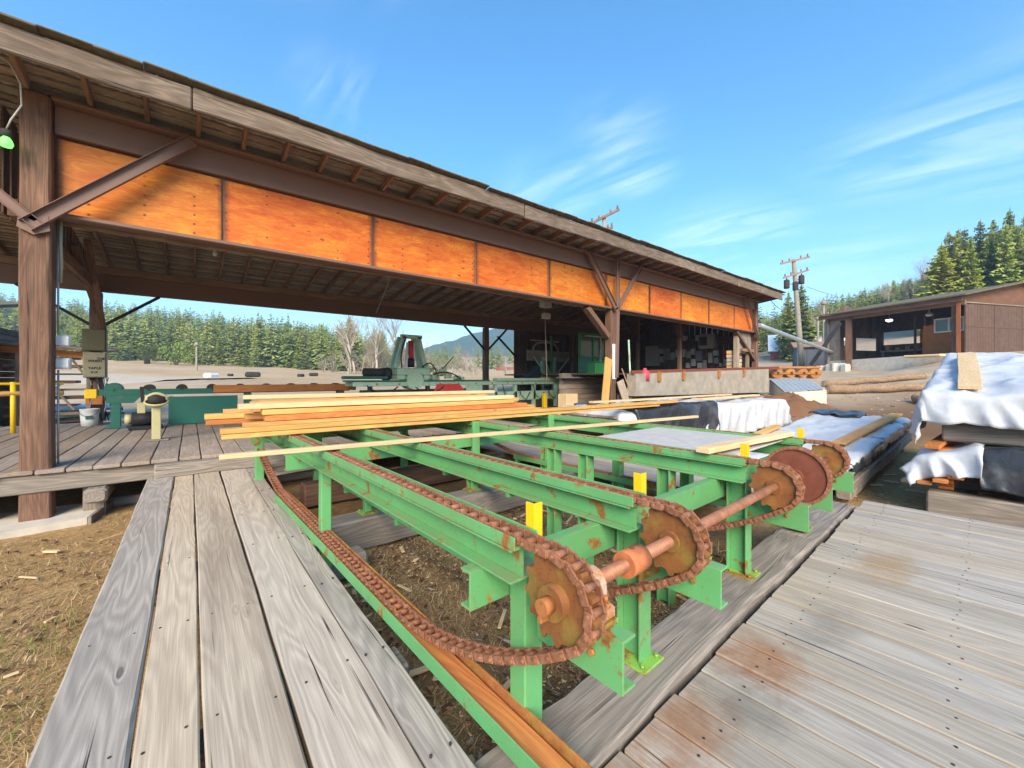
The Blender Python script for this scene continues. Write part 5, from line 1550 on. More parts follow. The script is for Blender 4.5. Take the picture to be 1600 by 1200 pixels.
cloth("tarp", M_TARPK, MBk @ T(3.2, .5, .0), .8, 1.0, .70, (.1, .3, .1, .1), None, seed=14, nx=30, ny=24, label="grey and black sheet bunched at the far end of the middle stack", cat="tarp", wr=.09)
lumber("weight_board", M_PINE, MBk @ Vector((-1.6, -.58, .745)), MBk @ Vector((3.3, -.72, .74)), .22, .05, "orange board weighing down the right side of the middle white stack", "board", "boards weighing down the sheets", segs=6, wob=.003)
lumber("weight_board", M_PINE, MBk @ Vector((-2.9, .80, .74)), MBk @ Vector((-.2, .90, .74)), .18, .05, "short orange board weighing down the left side of the middle white stack", "board", "boards weighing down the sheets", segs=6, wob=.003)
# C / D: tall double stack at the right
MC = frame((10.8, -.72, .2), (4.6, .10, .0))
sC = thing("lumber_stack", "tall double lumber stack on heavy grey timbers at the right under a big white sheet", "lumber stack", (10.8, -.72, .2))
LC, WC = 4.4, 3.3
plank("base_timber", M_TIMBER, sC, MC @ Vector((-2.3, -2.3, .0)), MC @ Vector((-2.3, 1.65, .0)), .25, .34, b=.02, segs=10, wob=.006)
plank("base_timber", M_TIMBER, sC, MC @ Vector((0, -1.65, .0)), MC @ Vector((0, 1.65, .0)), .25, .34, b=.02)
plank("base_timber", M_TIMBER, sC, MC @ Vector((2, -1.65, .0)), MC @ Vector((2, 1.65, .0)), .25, .34, b=.02)
stackboards(sC, MC, LC, WC, .18, .80, M_ORANGEPINE, jig=.04)
for x in (-1.95, 0, 1.9):
    plank("cross_timber", M_TIMBER, sC, MC @ Vector((x, -2.3, 1.0)), MC @ Vector((x, 1.52, 1.0)), .24, .27, b=.02, segs=10, wob=.006)
for yy in (1.35, .1, -1.4):
    plank("skid_block", M_BARNPOST, sC, MC @ Vector((-2.25, yy, 1.19)), MC @ Vector((1.9, yy, 1.19)), .22, .10, b=.015)
for x in (-2.1, -1.0, 0.2, 1.6):
    plank("pallet_board", M_TIMBER, sC, MC @ Vector((x, -2.3, 1.265)), MC @ Vector((x, 1.60, 1.265)), .2, .05, b=.008)
stackboards(sC, MC, LC, WC, 1.295, 1.44, M_PALEPINE)
cloth("tarp", M_TARPG, MC, LC, WC, 1.93, (.50, .3, .3, .72), None, seed=21, nx=110, ny=96, flare=.06, wr=.075, label="big bluish white sheet over the tall stack at the right", cat="tarp", top=lambda a, b: -.40 + .86 * min(a, .85) + .06 * math.sin(5 * a + 1) * math.sin(2.5 * b))
cloth("tarp", M_TARPK, MC @ T(-2.0, -.25, .0), .62, 2.75, .84, (.60, .02, .05, .05), None, seed=24, nx=50, ny=70, flare=.10, wr=.05, label="glossy black sheet wrapped round the lower half of the tall stack", cat="tarp")
cloth("tarp", M_TARPG, MC @ T(-1.75, 1.42, .0), 1.3, .52, .82, (.40, .02, .05, .30), None, seed=27, nx=44, ny=30, flare=.45, wr=.06, label="torn grey white sheet spread at the left foot of the tall stack", cat="tarp", top=lambda a, b: -.16 * b)
lumber("weight_board", M_PALEPINE, MC @ Vector((-2.12, 1.24, 1.66)), MC @ Vector((.9, 1.38, 2.25)), .24, .06, "thick pale plank pointing away on top of the tall white covered stack", "board", "boards weighing down the sheets", segs=6, wob=.004)
lumber("weight_board", M_ORANGEPINE, MC @ Vector((-2.42, 1.60, .80)), MC @ Vector((-.7, 1.42, .94)), .16, .05, "reddish board on the torn sheet at the left foot of the tall stack", "board", "boards weighing down the sheets")
for k, (dy, dz) in enumerate(((1.50, .36), (1.66, .30), (1.36, .42))):
    lumber("lumber_end", M_ORANGEPINE, MC @ Vector((-2.62 + .05 * k, dy, dz)), MC @ Vector((-.8, dy, dz)), .15, .05, ("middle red board end poking out under the torn sheet", "lowest red board end poking out under the torn sheet", "upper red board end poking out under the torn sheet")[k], "board", "red board ends under the torn sheet")
lumber("wedge", M_PALEPINE, MC @ Vector((-2.25, .1, .93)), MC @ Vector((-1.9, .12, .95)), .1, .09, "small pale wooden wedge between the halves of the tall stack", "wedge")
lumber("wood_offcut", M_PALEPINE, at(1415, 752, 6.6), at(1440, 738, 7.0), .12, .05, "yellow offcut lying on the straw left of the tall stack", "offcut")
p = at(1585, 790, 5.6)
lumber("wood_offcut", M_CREAM, (p.x, p.y - .1, .1), (p.x + .1, p.y + .25, .12), .16, .05, "greenish yellow offcut in the grass at the corner of the grey deck", "offcut")

# ------------------------------------------------------------------ yard pieces by the end of the track
bg = thing("roller_bogie", "rusty bogie of four drums at the end of the rail above the tin roof", "bogie", at(1240, 584, 21.5))
c0 = at(1240, 583, 21.5)
for k, o in enumerate((-1.0, -.3, .35, 1.0)):
    c = c0 + RGT * o
    MB().cyl(c - FWD * .25, c + FWD * .25, .29 if k in (0, 3) else .24, 16).build("drum", M_RUST, bg)
    MB().cyl(c - FWD * .30, c + FWD * .30, .07, 10).build("axle", M_DARK, bg)
for dz in (.30, -.02):
    MB().bar(c0 - RGT * 1.25 + Vector((0, 0, dz)) - FWD * .26, c0 + RGT * 1.25 + Vector((0, 0, dz)) - FWD * .26, .06, .10).build("side_bar", M_RUST, bg)
tn = thing("tin_lid", "sloping pale blue grey tin sheet over a low concrete pit", "tin roof", at(1243, 610, 19.5))
a, b_, c, d = at(1202, 592, 20.6), at(1262, 592, 20.6), at(1287, 608, 19.0), at(1225, 612, 19.0)
nrm = (b_ - a).cross(d - a).normalized()
V = []; F = []
for i in range(13):
    for p, q in ((a, d), (b_, c)): pass
for i in range(25):
    f = i / 24; p, q = a.lerp(b_, f), d.lerp(c, f)
    z = Vector((0, 0, .02 * math.cos(i * math.pi / 1.5)))
    V += [p + z, q + z, p + z - Vector((0, 0, .012)), q + z - Vector((0, 0, .012))]
for i in range(24):
    k = i * 4
    F += [(k, k + 1, k + 5, k + 4), (k + 2, k + 6, k + 7, k + 3), (k + 1, k + 3, k + 7, k + 5), (k, k + 4, k + 6, k + 2)]
F += [(0, 2, 3, 1), (96, 97, 99, 98)]
MB().add(V, F).build("sheet", M_GALV, tn)
m = MB()
for p, q in ((d, c), (a, d), (b_, c)):
    lo = min(gz(p.x, p.y), gz(q.x, q.y)) - .3
    hp, hq = p.z - .05, q.z - .05
    n = Vector((q.y - p.y, p.x - q.x, 0)).normalized() * .12
    VV = [Vector((p.x, p.y, lo)), Vector((q.x, q.y, lo)), Vector((q.x, q.y, hq)), Vector((p.x, p.y, hp))]
    VV += [v - n for v in VV]
    m.add(VV, [(0, 1, 2, 3), (7, 6, 5, 4), (0, 4, 5, 1), (1, 5, 6, 2), (2, 6, 7, 3), (3, 7, 4, 0)])
m.build("pit_wall", M_CONC2, tn)
mp_ = MB(); V = []; F = []
for i in range(26):
    for j in range(26):
        a, b = i / 25 * 2 - 1, j / 25 * 2 - 1
        q = at(1240, 600, 17.3) + RGT * a * 1.9 + FWD * b * 1.3
        h = .55 * max(0, 1 - a * a - b * b) ** .8 * (1 + .6 * mnoise.noise((a * 4, b * 4, 0))) + .06 * mnoise.noise((a * 15, b * 15, 1))
        V.append((q.x, q.y, gz(q.x, q.y) - .08 + h))
for i in range(25):
    for j in range(25):
        k = i * 26 + j; F.append((k, k + 26, k + 27, k + 1))
put("dirt_mound", mesh_from("dirt_mound", V, F, M_CHIPS, True), None, None, "heap of dark bark and soil in front of the tin covered pit", "dirt heap")
def log(p0, p1, r, label):
    t_ = thing("log", label, "log", (p0 + p1) / 2, 0, "logs lying beside the yard track")
    pts = []; n = 14
    for i in range(n + 1):
        pts.append(p0.lerp(p1, i / n) + Vector((0, 0, .03 * math.sin(i * 1.3))))
    MB().tube(pts, [r * (1 - .12 * i / n + .05 * math.sin(i * 2.7)) for i in range(n + 1)], 14).build("bark", M_LOGBARK, t_)
    d = (p1 - p0).normalized()
    MB().cyl(p0 - d * .012, p0 + d * .02, r * .93, 14).build("cut_end", M_PALEPINE, t_)
    MB().cyl(p1 - d * .02, p1 + d * .012, r * .82, 14).build("cut_end", M_PALEPINE, t_)
def onlog(px, d, r):
    q = at(px, 590, d); return Vector((q.x, q.y, gz(q.x, q.y) + r * .85))
log(onlog(1292, 22.5, .26), onlog(1450, 21.0, .26), .24, "nearer bark covered log beside the yard track")
log(onlog(1286, 25.0, .22), onlog(1445, 24.0, .22), .20, "farther thinner log half hidden behind the first")
log(onlog(1432, 19.2, .2), onlog(1452, 18.4, .2), .22, "short cut log end just left of the tall white stack")
ch = MB(); p0, p1 = at(1186, 508, 24), at(1303, 551, 37)
ch.tube([p0.lerp(p1, i / 10) for i in range(11)], .13, 14)
cht = thing("blower_pipe", "long galvanised blower pipe sloping from the shed end to the yard building", "pipe", (p0 + p1) / 2)
ch.build("pipe", M_GALV, cht)
for i in (2, 5, 8):
    q = p0.lerp(p1, i / 10); d = (p1 - p0).normalized()
    MB().cyl(q - d * .06, q + d * .06, .15, 14).build("clamp_ring", M_GALV, cht)
# ------------------------------------------------------------------ yard building on the right
O = at(1500, 550, 28.0)
e1 = (FWD * math.cos(R(15)) - RGT * math.sin(R(15)))
e2 = (FWD * math.sin(R(15)) + RGT * math.cos(R(15)))
def q2(a, b, z): return Vector((O.x, O.y, 0)) + e1 * a + e2 * b + Vector((0, 0, z))
ZG = O.z
yb = thing("yard_building", "brown open fronted workshop with big board doors and a mossy roof on the right", "building", (O.x, O.y, ZG))
ROT = math.atan2(e1.y, e1.x)
BF = Matrix((e1, e2, Vector((0, 0, 1)))).transposed().to_4x4(); BF.translation = Vector((O.x, O.y, 0))   # x back along the open side, y to the right
# the frame is left handed only in naming: x = e1, y = e2
def ypl(name, mat, a, c, w, t, **k): return plank(name, mat, yb, BF @ Vector(a), BF @ Vector(c), w, t, **k)
ez = 7.30
lo = lambda a: ZG - .9 * a / 8.5
# slab and kerb of the open side
m = MB(BF); m.add([(0.2, .1, ZG - 2.2), (9.0, .1, ZG - 2.2), (9.0, 7, ZG - 2.2), (.2, 7, ZG - 2.2), (.2, .1, ZG - .02), (9.0, .1, ZG - .28), (9.0, 7, ZG - .28), (.2, 7, ZG - .02)], [(0, 1, 5, 4), (1, 2, 6, 5), (2, 3, 7, 6), (3, 0, 4, 7), (4, 5, 6, 7)])
m.build("slab", M_CONC2, yb)
def bpost(a, b, w=.32, mat=M_BARNPOST): ypl("post", mat, (a, b, ZG - 1.3), (a, b, ez - .1), w, w, up=(0, 1, 0), b=.02)
bpost(7.3, .1, .42, M_BARNPOST); bpost(.15, .12, .22, M_REDPLY); bpost(.5, .3, .2, M_BARNPOST)
ypl("corner_boards", M_TIMBER, (8.8, .2, ZG - 1.2), (8.8, .2, ez - .2), 1.4, .06, up=tuple(e2))
for k in range(14):
    bb = .15 + .5 * k
    if 4 <= k <= 5 or 7 <= k <= 11:
        ypl("wall_board", M_DARKWALL, (9.0, bb, ZG - 1.2), (9.0, bb, ZG + .75), .47, .04, up=tuple(e1))
        ypl("wall_board", M_DARKWALL, (9.0, bb, ZG + 1.9), (9.0, bb, ez + 1.2), .47, .04, up=tuple(e1))
    else: ypl("wall_board", M_TIMBER if k < 3 else M_DARKWALL, (9.0, bb, ZG - 1.2), (9.0, bb, ez + (-.1 if k < 3 else 1.2)), .47, .04, up=tuple(e1))
# eave and roof
ypl("eave_board", M_BARNPOST, (-.3, -.35, ez + .10), (9.6, -.35, ez + .10), .06, .34)
ypl("eave_board", M_RAFTER, (-.2, .2, ez - .12), (9.3, .2, ez - .12), .14, .3)
rise = 3.3 / 8.0
for k in range(14):
    a = .0 + .72 * k
    ypl("rafter", M_RAFTER, (a, -.3, ez + .12), (a, 8.0, ez + .12 + 8.3 * rise * .5), .06, .2)
def roofslab(name, b0, z0, b1, z1, a0=-.6, a1=9.8, t=.10):
    m = MB(BF)
    n = 12
    V = []; F = []
    for i in range(n + 1):
        a = a0 + (a1 - a0) * i / n
        for b, z in ((b0, z0), (b1, z1)):
            j = .03 * mnoise.noise((a * .7, b, 1))
            V += [(a, b, z + j), (a, b, z + t + j)]
    for i in range(n):
        k = i * 4
        F += [(k, k + 2, k + 6, k + 4), (k + 1, k + 5, k + 7, k + 3), (k, k + 4, k + 5, k + 1), (k + 2, k + 3, k + 7, k + 6)]
    F += [(0, 1, 3, 2), (n * 4, n * 4 + 2, n * 4 + 3, n * 4 + 1)]
    m.add(V, F); return m.build(name, M_ROOFTOP, yb)
# main gable roof: eave on the left, ridge to the right
roofslab("roof", -.6, ez + .26, 6.5, ez + .26 + 7.1 * .19)
roofslab("roof", 13.6, ez + .26, 6.502, ez + .26 + 7.1 * .19)
# gable and doors facing the yard
m = MB(BF); m.add([(0, .3, ez - .15), (0, 13, ez - .15), (0, 13, ez + .25), (0, 6.5, ez + .2 + 7.1 * .19), (0, .3, ez + .45), (.05, .3, ez - .15), (.05, 13, ez - .15), (.05, 13, ez + .25), (.05, 6.5, ez + .2 + 7.1 * .19), (.05, .3, ez + .45)], [(0, 1, 2, 3, 4), (9, 8, 7, 6, 5), (0, 4, 9, 5), (4, 3, 8, 9), (3, 2, 7, 8), (2, 1, 6, 7), (1, 0, 5, 6)])
m.build("gable", M_GABLE, yb)
ypl("door_track", M_TIMBER, (-.12, .3, ez - .10), (-.12, 9.5, ez - .10), .08, .07)
for k, (b0, b1) in enumerate(((.35, 3.35), (3.4, 6.4), (6.45, 9.45))):
    dr = MB(BF).span((-.09, b0, ZG - .05), (-.03, b1, ez - .18), .004).build("sliding_door", M_DOOR, yb)
    for j in range(10):
        bb = b0 + .3 * j
        MB(BF).span((-.112, bb + .01, ZG), (-.092, min(b1, bb + .295), ez - .2), .004).build("board", M_DOOR, dr)
    MB(BF).span((-.135, b0, ZG + 1.75), (-.113, b1, ZG + 1.85), .003).build("door_rail", M_DOOR, dr)
MB(BF).span((-.6, -.3, ZG - .25), (.0, 2.0, ZG - .06), .01).build("door_sill", M_PALEPINE, yb)
# inside of the open bay
for k, (a0, a1) in enumerate(((0.3, 3.2), (3.2, 9.0))):
    MB(BF).span((a0, 6.9, ZG), (a1 - .01, 7.0, ez + 1.5) if k == 0 else (a1, 7.0, ZG + 1.3), .004).build("back_wall", M_DARKWALL, yb)
MB(BF).span((3.2, 6.9, ZG + 2.5), (9.0, 7.0, ez + 1.5), .004).build("back_wall", M_DARKWALL, yb)
MB(BF).span((5.6, 6.88, ZG + 1.3), (6.2, 6.99, ZG + 2.5), .004).build("back_wall", M_ORANGEPINE, yb)
rm = MB(BF).span((.6, 3.2, ZG), (3.9, 6.8, ez - 1.15), .01).build("inner_room", M_ROOM, yb)
wf = MB(BF)
for a0, a1, z0, z1 in ((1.35, 3.15, 1.72, 1.82), (1.35, 3.15, 2.72, 2.82), (1.35, 1.45, 1.82, 2.72), (3.05, 3.15, 1.82, 2.72), (2.2, 2.3, 1.82, 2.72)):
    wf.span((a0, 3.12, ZG + z0), (a1, 3.195, ZG + z1), .004)
win = wf.build("window", M_WHITE, yb)
for a0, a1 in ((1.455, 2.195), (2.305, 3.045)):
    MB(BF).span((a0, 3.16, ZG + 1.82), (a1, 3.18, ZG + 2.72), .001).build("pane", M_GLASS, win)
for a in (3.95, 4.5, 5.2):
    MB(BF).span((a, 4.6, ZG), (a + .12, 4.75, ez), .005).build("stud", M_BARNPOST, yb)
MB(BF).span((4.1, 5.2, ZG), (5.1, 5.3, ZG + 2.2), .004).build("partition", M_ROOM, yb)
wbk = thing("work_bench", "dark cluttered bench inside the open workshop bay", "bench", BF @ Vector((6.2, 5.5, ZG - .2)))
MB(BF).span((4.6, 5.2, ZG + .55), (8.2, 6.2, ZG + .68), .01).build("bench_top", M_TIMBER, wbk)
for a in (4.8, 8.0): MB(BF).span((a, 5.3, ZG - .2), (a + .15, 6.1, ZG + .55), .01).build("leg", M_TIMBER, wbk)
for k in range(9):
    MB(BF).box((4.9 + .36 * k, 5.6, ZG + .80 + .06 * (k % 3)), (.3, .3, .22 + .1 * (k % 3)), k, .02).build("clutter", M_DARK if k % 2 else M_RUST, wbk)
for a, b, lab, e in ((5.6, 2.2, "lit round lamp under the roof of the open workshop bay", M_LAMP), (2.7, 1.8, "dim white lamp nearer the doors in the workshop bay", M_WHITE)):
    lt = thing("ceiling_lamp", lab, "lamp", BF @ Vector((a, b, ez - .6)), 0, "lamps in the workshop bay")
    MB().lathe([(0, 0), (.14, .02), (.22, .1), (.2, .16)], T(BF @ Vector((a, b, ez - .62))), 14).build("bulb", e, lt)
    MB().lathe([(.24, .16), (.1, .3), (.04, .34), (.02, .8)], T(BF @ Vector((a, b, ez - .62))), 14).build("shade", M_OFFWHITE, lt)
# dark chute sheet and junk at the far corner
cs = MB(); p0, p1 = BF @ Vector((7.6, -.3, ZG + 2.9)), BF @ Vector((9.2, -1.6, ZG - .7))
cs.bar(p0, p1, .75, .06, (0, 0, 1)); cs.bar(p0, p1, .05, .3, (0, 0, 1), .38, .12); cs.bar(p0, p1, .05, .3, (0, 0, 1), -.38, .12)
cs.build("black_chute", M_BLACK, None, label="black chute hanging down at the far corner of the workshop", cat="chute")
jk = thing("concrete_footing", "whitish lumpy footing block at the corner of the workshop", "footing", BF @ Vector((7.9, -.8, ZG - 1.5)))
for k in range(6):
    MB(BF).box((7.0 + .42 * k, -.7 + .2 * math.sin(k * 2), ZG - 1.05 + .1 * math.sin(k)), (.5, .6, .9), k, .08).build("lump", M_CONC2 if k % 2 else M_OFFWHITE, jk)
sl = MB(BF).span((.4, -1.2, ZG - .30), (2.6, -.3, ZG - .12), .05)
sl.build("concrete_apron", M_PALEPINE, None, label="tan timber skid lying in front of the workshop slab", cat="skid")

# ------------------------------------------------------------------ small far buildings
def shack(name, c, L, Wd, hw, hr, rot, wall, roofm, label, cat="building", door=None):
    M = T(c) @ RZ(rot)
    s = thing(name, label, cat, c, rot)
    n = max(4, int(L / .9))
    for k in range(n):
        for sy in (-1, 1):
            MB(M).span((-L / 2 + L * k / n, sy * Wd / 2 - .04, -1.2), (-L / 2 + L * (k + 1) / n - .03, sy * Wd / 2 + .04, hw), .004).build("wall_board", wall, s)
    for sx in (-1, 1):
        m = MB(M); X = sx * (L / 2 - .06)
        m.add([(X, -Wd / 2 + .05, -1.2), (X, Wd / 2 - .05, -1.2), (X, Wd / 2 - .05, hw), (X, 0, hw + hr), (X, -Wd / 2 + .05, hw), (X + .05, -Wd / 2 + .05, -1.2), (X + .05, Wd / 2 - .05, -1.2), (X + .05, Wd / 2 - .05, hw), (X + .05, 0, hw + hr), (X + .05, -Wd / 2 + .05, hw)], [(0, 1, 2, 3, 4), (9, 8, 7, 6, 5), (0, 4, 9, 5), (4, 3, 8, 9), (3, 2, 7, 8), (2, 1, 6, 7)])
        m.build("end_wall", wall, s)
    for sy in (-1, 1):
        m = MB(M)
        a, b = (Wd / 2 + .4) * sy, .0
        za = hw - .4 * hr / (Wd / 2); zb = hw + hr
        m.add([(-L / 2 - .4, a, za), (L / 2 + .4, a, za), (L / 2 + .4, b, zb), (-L / 2 - .4, b, zb), (-L / 2 - .4, a, za + .08), (L / 2 + .4, a, za + .08), (L / 2 + .4, b, zb + .08), (-L / 2 - .4, b, zb + .08)], [(0, 1, 2, 3), (7, 6, 5, 4), (0, 4, 5, 1), (1, 5, 6, 2), (2, 6, 7, 3), (3, 7, 4, 0)])
        m.build("roof", roofm, s)
    if door:
        MB(M).span((door[0], -Wd / 2 - .07, -.8), (door[0] + door[1], -Wd / 2 - .045, door[2]), .004).build("door", door[3], s)
    return s
AR = math.atan2(RGT.y, RGT.x)
c = at(1262, 571, 68); shack("red_barn", c, 10.5, 7, 2.6, 2.7, AR - .55, M_REDBARN, M_WHITEROOF, "faded red barn with a bright white metal roof beyond the pole", "barn", (-1, 1.6, 1.6, M_WHITE))
c = at(1280, 570, 50); shack("grey_hut", c, 5.0, 4, 2.2, .6, AR - .5, M_GREYBARN, M_RAFTER, "low slate coloured hut left of the workshop", "hut")
c = at(798, 590, 150); shack("red_hut", c, 10.0, 6, 2.2, 1.6, AR, M_REDBARN, M_REDBARN, "tiny red shed across the field seen between the shed posts", "shed")
# dark board building and lean-to on the left
lb = thing("log_building", "dark weathered board building with a low roof at the far left", "building", (-7.2, 21, .2))
for k in range(16):
    z = -.1 + .2 * k
    plank("wall_board", M_DARKWALL if k % 4 else M_SHEATH, lb, (-12, 18.6, z + .6), (-4.75, 18.6, z + .6), .08, .19, b=.01)
    plank("wall_board", M_DARKWALL, lb, (-4.75, 18.7, z + .6), (-4.75, 23, z + .6), .08, .19, b=.01)
plank("roof", M_ROOFTOP, lb, (-12, 18.2, 3.95), (-4.5, 18.2, 3.95), 1.2, .1)
plank("roof", M_ROOFTOP, lb, (-12, 20.4, 4.35), (-4.4, 20.4, 4.35), 4.6, .1, up=(0, -.15, 1))
plank("eave_board", M_TIMBER, lb, (-12, 17.9, 3.55), (-4.5, 17.9, 3.55), .05, .2)
for x in (-5.2, -6.6):
    plank("strut", M_TIMBER, lb, (x, 18.4, 3.4), (x + .55, 18.0, 1.6), .07, .07)
lr = thing("lean_to_rack", "open timber lean-to full of dark boards behind the far left post", "rack", (-4.2, 20.5, .2))
pa = [(-5.6, 20.2), (-4.35, 20.2), (-2.75, 20.2)]
for x, y in pa:
    plank("post", M_SHEATH, lr, (x, y, 0), (x, y, 3.0 - .08 * (x + 5.6)), .14, .14, up=(0, 1, 0))
    plank("post", M_RAFTER, lr, (x, y + 2.5, 0), (x, y + 2.5, 3.2), .14, .14, up=(0, 1, 0))
plank("front_beam", M_ORANGEPINE, lr, (-5.8, 20.15, 3.0), (-2.5, 20.15, 2.75), .1, .2)
plank("roof", M_RAFTER, lr, (-5.9, 21.5, 3.25), (-2.3, 21.5, 3.0), 3.2, .08, up=(0, -.06, 1))
for k in range(9):
    z = .5 + .27 * k
    for j in range(2):
        plank("stored_board", (M_DARKWALL, M_RAFTER, M_SHEATH)[(k * 2 + j) % 3], lr, (-5.6 + .1 * (k % 2), 20.5 + .5 * j, z), (-2.7 - .2 * (k % 3), 20.5 + .5 * j, z), .4, .05 + .05 * (k % 2))
for x0, z0, x1, z1 in ((-4.35, 2.2, -3.9, 2.85), (-2.8, 2.0, -3.2, 2.7), (-4.2, .9, -3.4, 1.8), (-3.1, .9, -3.6, 1.7)):
    plank("brace", M_SHEATH, lr, (x0, 20.1, z0), (x1, 20.1, z1), .06, .08, up=(0, 1, 0))
for px, d, L, lab in ((108, 17.0, 3.2, "white sheeted pile on a yellow board in front of the lean-to"), (10, 16.5, 2.2, "white sheeted pile behind the yellow railing")):
    q = at(px, 640, d); g0 = gz(q.x, q.y)
    s = thing("covered_pile", lab, "covered pile", (q.x, q.y, g0), 0, "white sheeted piles on the left yard")
    M = frame((q.x, q.y, g0), RGT)
    for j in range(3):
        plank("board", M_PINE if j == 0 else M_DARKWALL, s, M @ Vector((-L / 2 - .3, -.5 + .4 * j, .14)), M @ Vector((L / 2 + .3, -.5 + .4 * j, .14)), .3, .1)
    cloth("sheet", M_TARPW, M, L, 1.1, .5, (.2, .2, .28, .28), s, seed=px, nx=40, ny=24)

# ------------------------------------------------------------------ poles and wires
def pole(name, base, top, r, label, arms=(), group=None, extra=None):
    t_ = thing(name, label, "pole", base, 0, group)
    MB().tube([base.lerp(top, i / 6) for i in range(7)], [r * (1 - .35 * i / 6) for i in range(7)], 10).build("shaft", M_POLE, t_)
    for (z, L, tilt) in arms:
        c = base.lerp(top, z)
        a, b = c - RGT * L / 2 - Vector((0, 0, tilt)) - FWD * .2, c + RGT * L / 2 + Vector((0, 0, tilt)) - FWD * .2
        ar = MB().bar(a, b, .16, .18).build("crossarm", M_RAFTER, t_)
        for f in (.06, .3, .7, .94):
            q = a.lerp(b, f)
            MB().cyl(q + Vector((0, 0, .09)), q + Vector((0, 0, .36)), .07, 8).build("insulator", M_RAFTER, ar)
    return t_
up = at(1253, 575, 44); ut = at(1240, 405, 44)
p1_ = pole("utility_pole", up, ut, .30, "leaning pale utility pole with two crossarms and transformers beside the red barn", ((.985, 3.1, .38), (.86, 2.7, .42)))
for dx, dz in ((-.75, -3.2), (.85, -2.7), (.2, -3.4)):
    q = ut + RGT * dx + Vector((0, 0, dz))
    MB().lathe([(0, 0), (.26, .02), (.28, .15), (.28, .85), (.22, .95), (.06, 1.0), (.05, 1.15)], T(q), 12).build("transformer", M_DARK, p1_)
    MB().bar(ut + Vector((0, 0, dz + .5)), q + Vector((0, 0, .5)), .06, .06).build("bracket", M_DARK, p1_)
u2 = at(944, 600, 31); u2.z = 1.5; u2t = at(944, 336, 31)
pole("utility_pole", u2, u2t, .22, "dark pole top with two crossarms rising behind the shed roof", ((.985, 2.2, .55), (.90, 1.2, .3)))
for px, y0_, y1_, d, lab in ((1287, 570, 476, 52, "thin bare grey pole left of the workshop roof"), (1278, 570, 500, 55, "shorter thin grey pole beside the other behind the slate hut"), (307, 590, 540, 60, "thin pale post with a small cap standing in the left field")):
    b0 = at(px, y0_, d); b1 = at(px, y1_, d); b0.z = min(b0.z, gz(b0.x, b0.y)) - .2
    tp = pole("field_post", b0, b1, .16, lab)
    MB().lathe([(.0, .55), (.2, .4), (.3, .2), (.28, .0), (.0, -.02)], T(b1), 10).build("cap", M_POLE, tp)
def wire(p, q, sag, label):
    pts = []
    for i in range(17):
        f = i / 16; v = p.lerp(q, f); v.z -= sag * 4 * f * (1 - f); pts.append(v)
    MB().tube(pts, .018, 5).build("power_line", M_DARK, None, label=label, cat="wire", group="power lines from the leaning pole")
wire(ut + RGT * 1.4 + Vector((0, 0, -3.0)), at(1500, 490, 75), 1.2, "sagging wire from the leaning pole towards the wooded slope")
wire(ut - RGT * .4 + Vector((0, 0, -5.0)), at(1205, 470, 22), .5, "wire from the leaning pole to the end of the shed roof")
hw = MB(); hw.tube([(4.0, 10.0, 5.3), (4.9, 12.5, 4.95), (5.5, 15.2, 4.45)], .012, 5)
hw.build("hanging_wire", M_OFFWHITE, None, label="thin loose wire slanting under the shed rafters", cat="wire")
for x, y in ((6.5, 11.5), (.5, 13.0)):
    bl = thing("bulb_holder", "small white bulb holder hanging from the shed rafters near the %s" % ("middle" if x > 2 else "left"), "bulb", (x, y, zr(y) - .2), 0, "bulb holders under the rafters")
    MB().lathe([(0, 0), (.05, .03), (.055, .08), (.03, .13), (.015, .2)], T(x, y, zr(y) - .2), 10).build("bulb", M_WHITE, bl)
ow = thing("hanging_hoist", "grey hoist block with chains hanging from the rafters near the middle post", "hoist", (9.9, 10.6, 3.0))
MB().span((9.75, 10.5, 4.5), (10.15, 10.75, 4.75), .02).span((9.8, 10.5, 4.1), (10.1, 10.7, 4.3), .02).build("block", M_OFFWHITE, ow)
MB().tube([(9.9, 10.6, 4.1), (9.95, 10.6, 3.0), (10.0, 10.6, 1.9)], .02, 5).build("chain", M_SHEATH, ow)
MB().tube([(9.95, 10.6, 4.75), (9.95, 10.6, zr(10.6))], .02, 5).build("hanger", M_DARK, ow)

# ------------------------------------------------------------------ trees
def conifer_mesh(seed, layers, br, sub, slim=.2, gap=.0, name="crown"):
    """unit-high fir crown: drooping branches set with small sprays"""
    r = random.Random(seed); V = []; F = []
    for i in range(layers):
        f = i / layers
        z = .10 + .89 * f
        rad = slim * (1 - f) ** .8 * (.75 + .5 * r.random()) + .012
        if f < .12: rad *= .75
        n = max(4, int(br * (1 - .55 * f)))
        for k in range(n):
            if r.random() < gap: continue
            a = 2 * math.pi * (k + r.random()) / n
            L = rad * r.uniform(.6, 1.15); dr = r.uniform(.1, .45) - .35 * f
            dx, dy = math.cos(a), math.sin(a); px, py = -dy, dx
            w = L * r.uniform(.30, .48)
            z0 = z + r.uniform(-.5, .5) / layers
            for s in range(sub):
                t0 = s / sub; t1 = (s + 1.35) / sub
                ww = w * (1.05 - .75 * t0)
                zz0 = z0 - dr * L * t0 ** 1.3; zz1 = z0 - dr * L * min(1.1, t1) ** 1.3 - r.uniform(0, .012)
                c0 = (dx * L * t0, dy * L * t0, zz0)
                for sd in (-1, 1):
                    q = len(V)
                    V.append(c0)
                    V.append((dx * L * t1 * .85 + px * ww * sd, dy * L * t1 * .85 + py * ww * sd, zz1 - r.uniform(0, .025)))
                    V.append((dx * L * t1, dy * L * t1, zz1 + r.uniform(-.004, .012)))
                    F.append((q, q + 1, q + 2))
    q = len(V); V += [(-.008, 0, .93), (.008, 0, .93), (0, 0, 1.02)]; F.append((q, q + 1, q + 2))
    return V, F
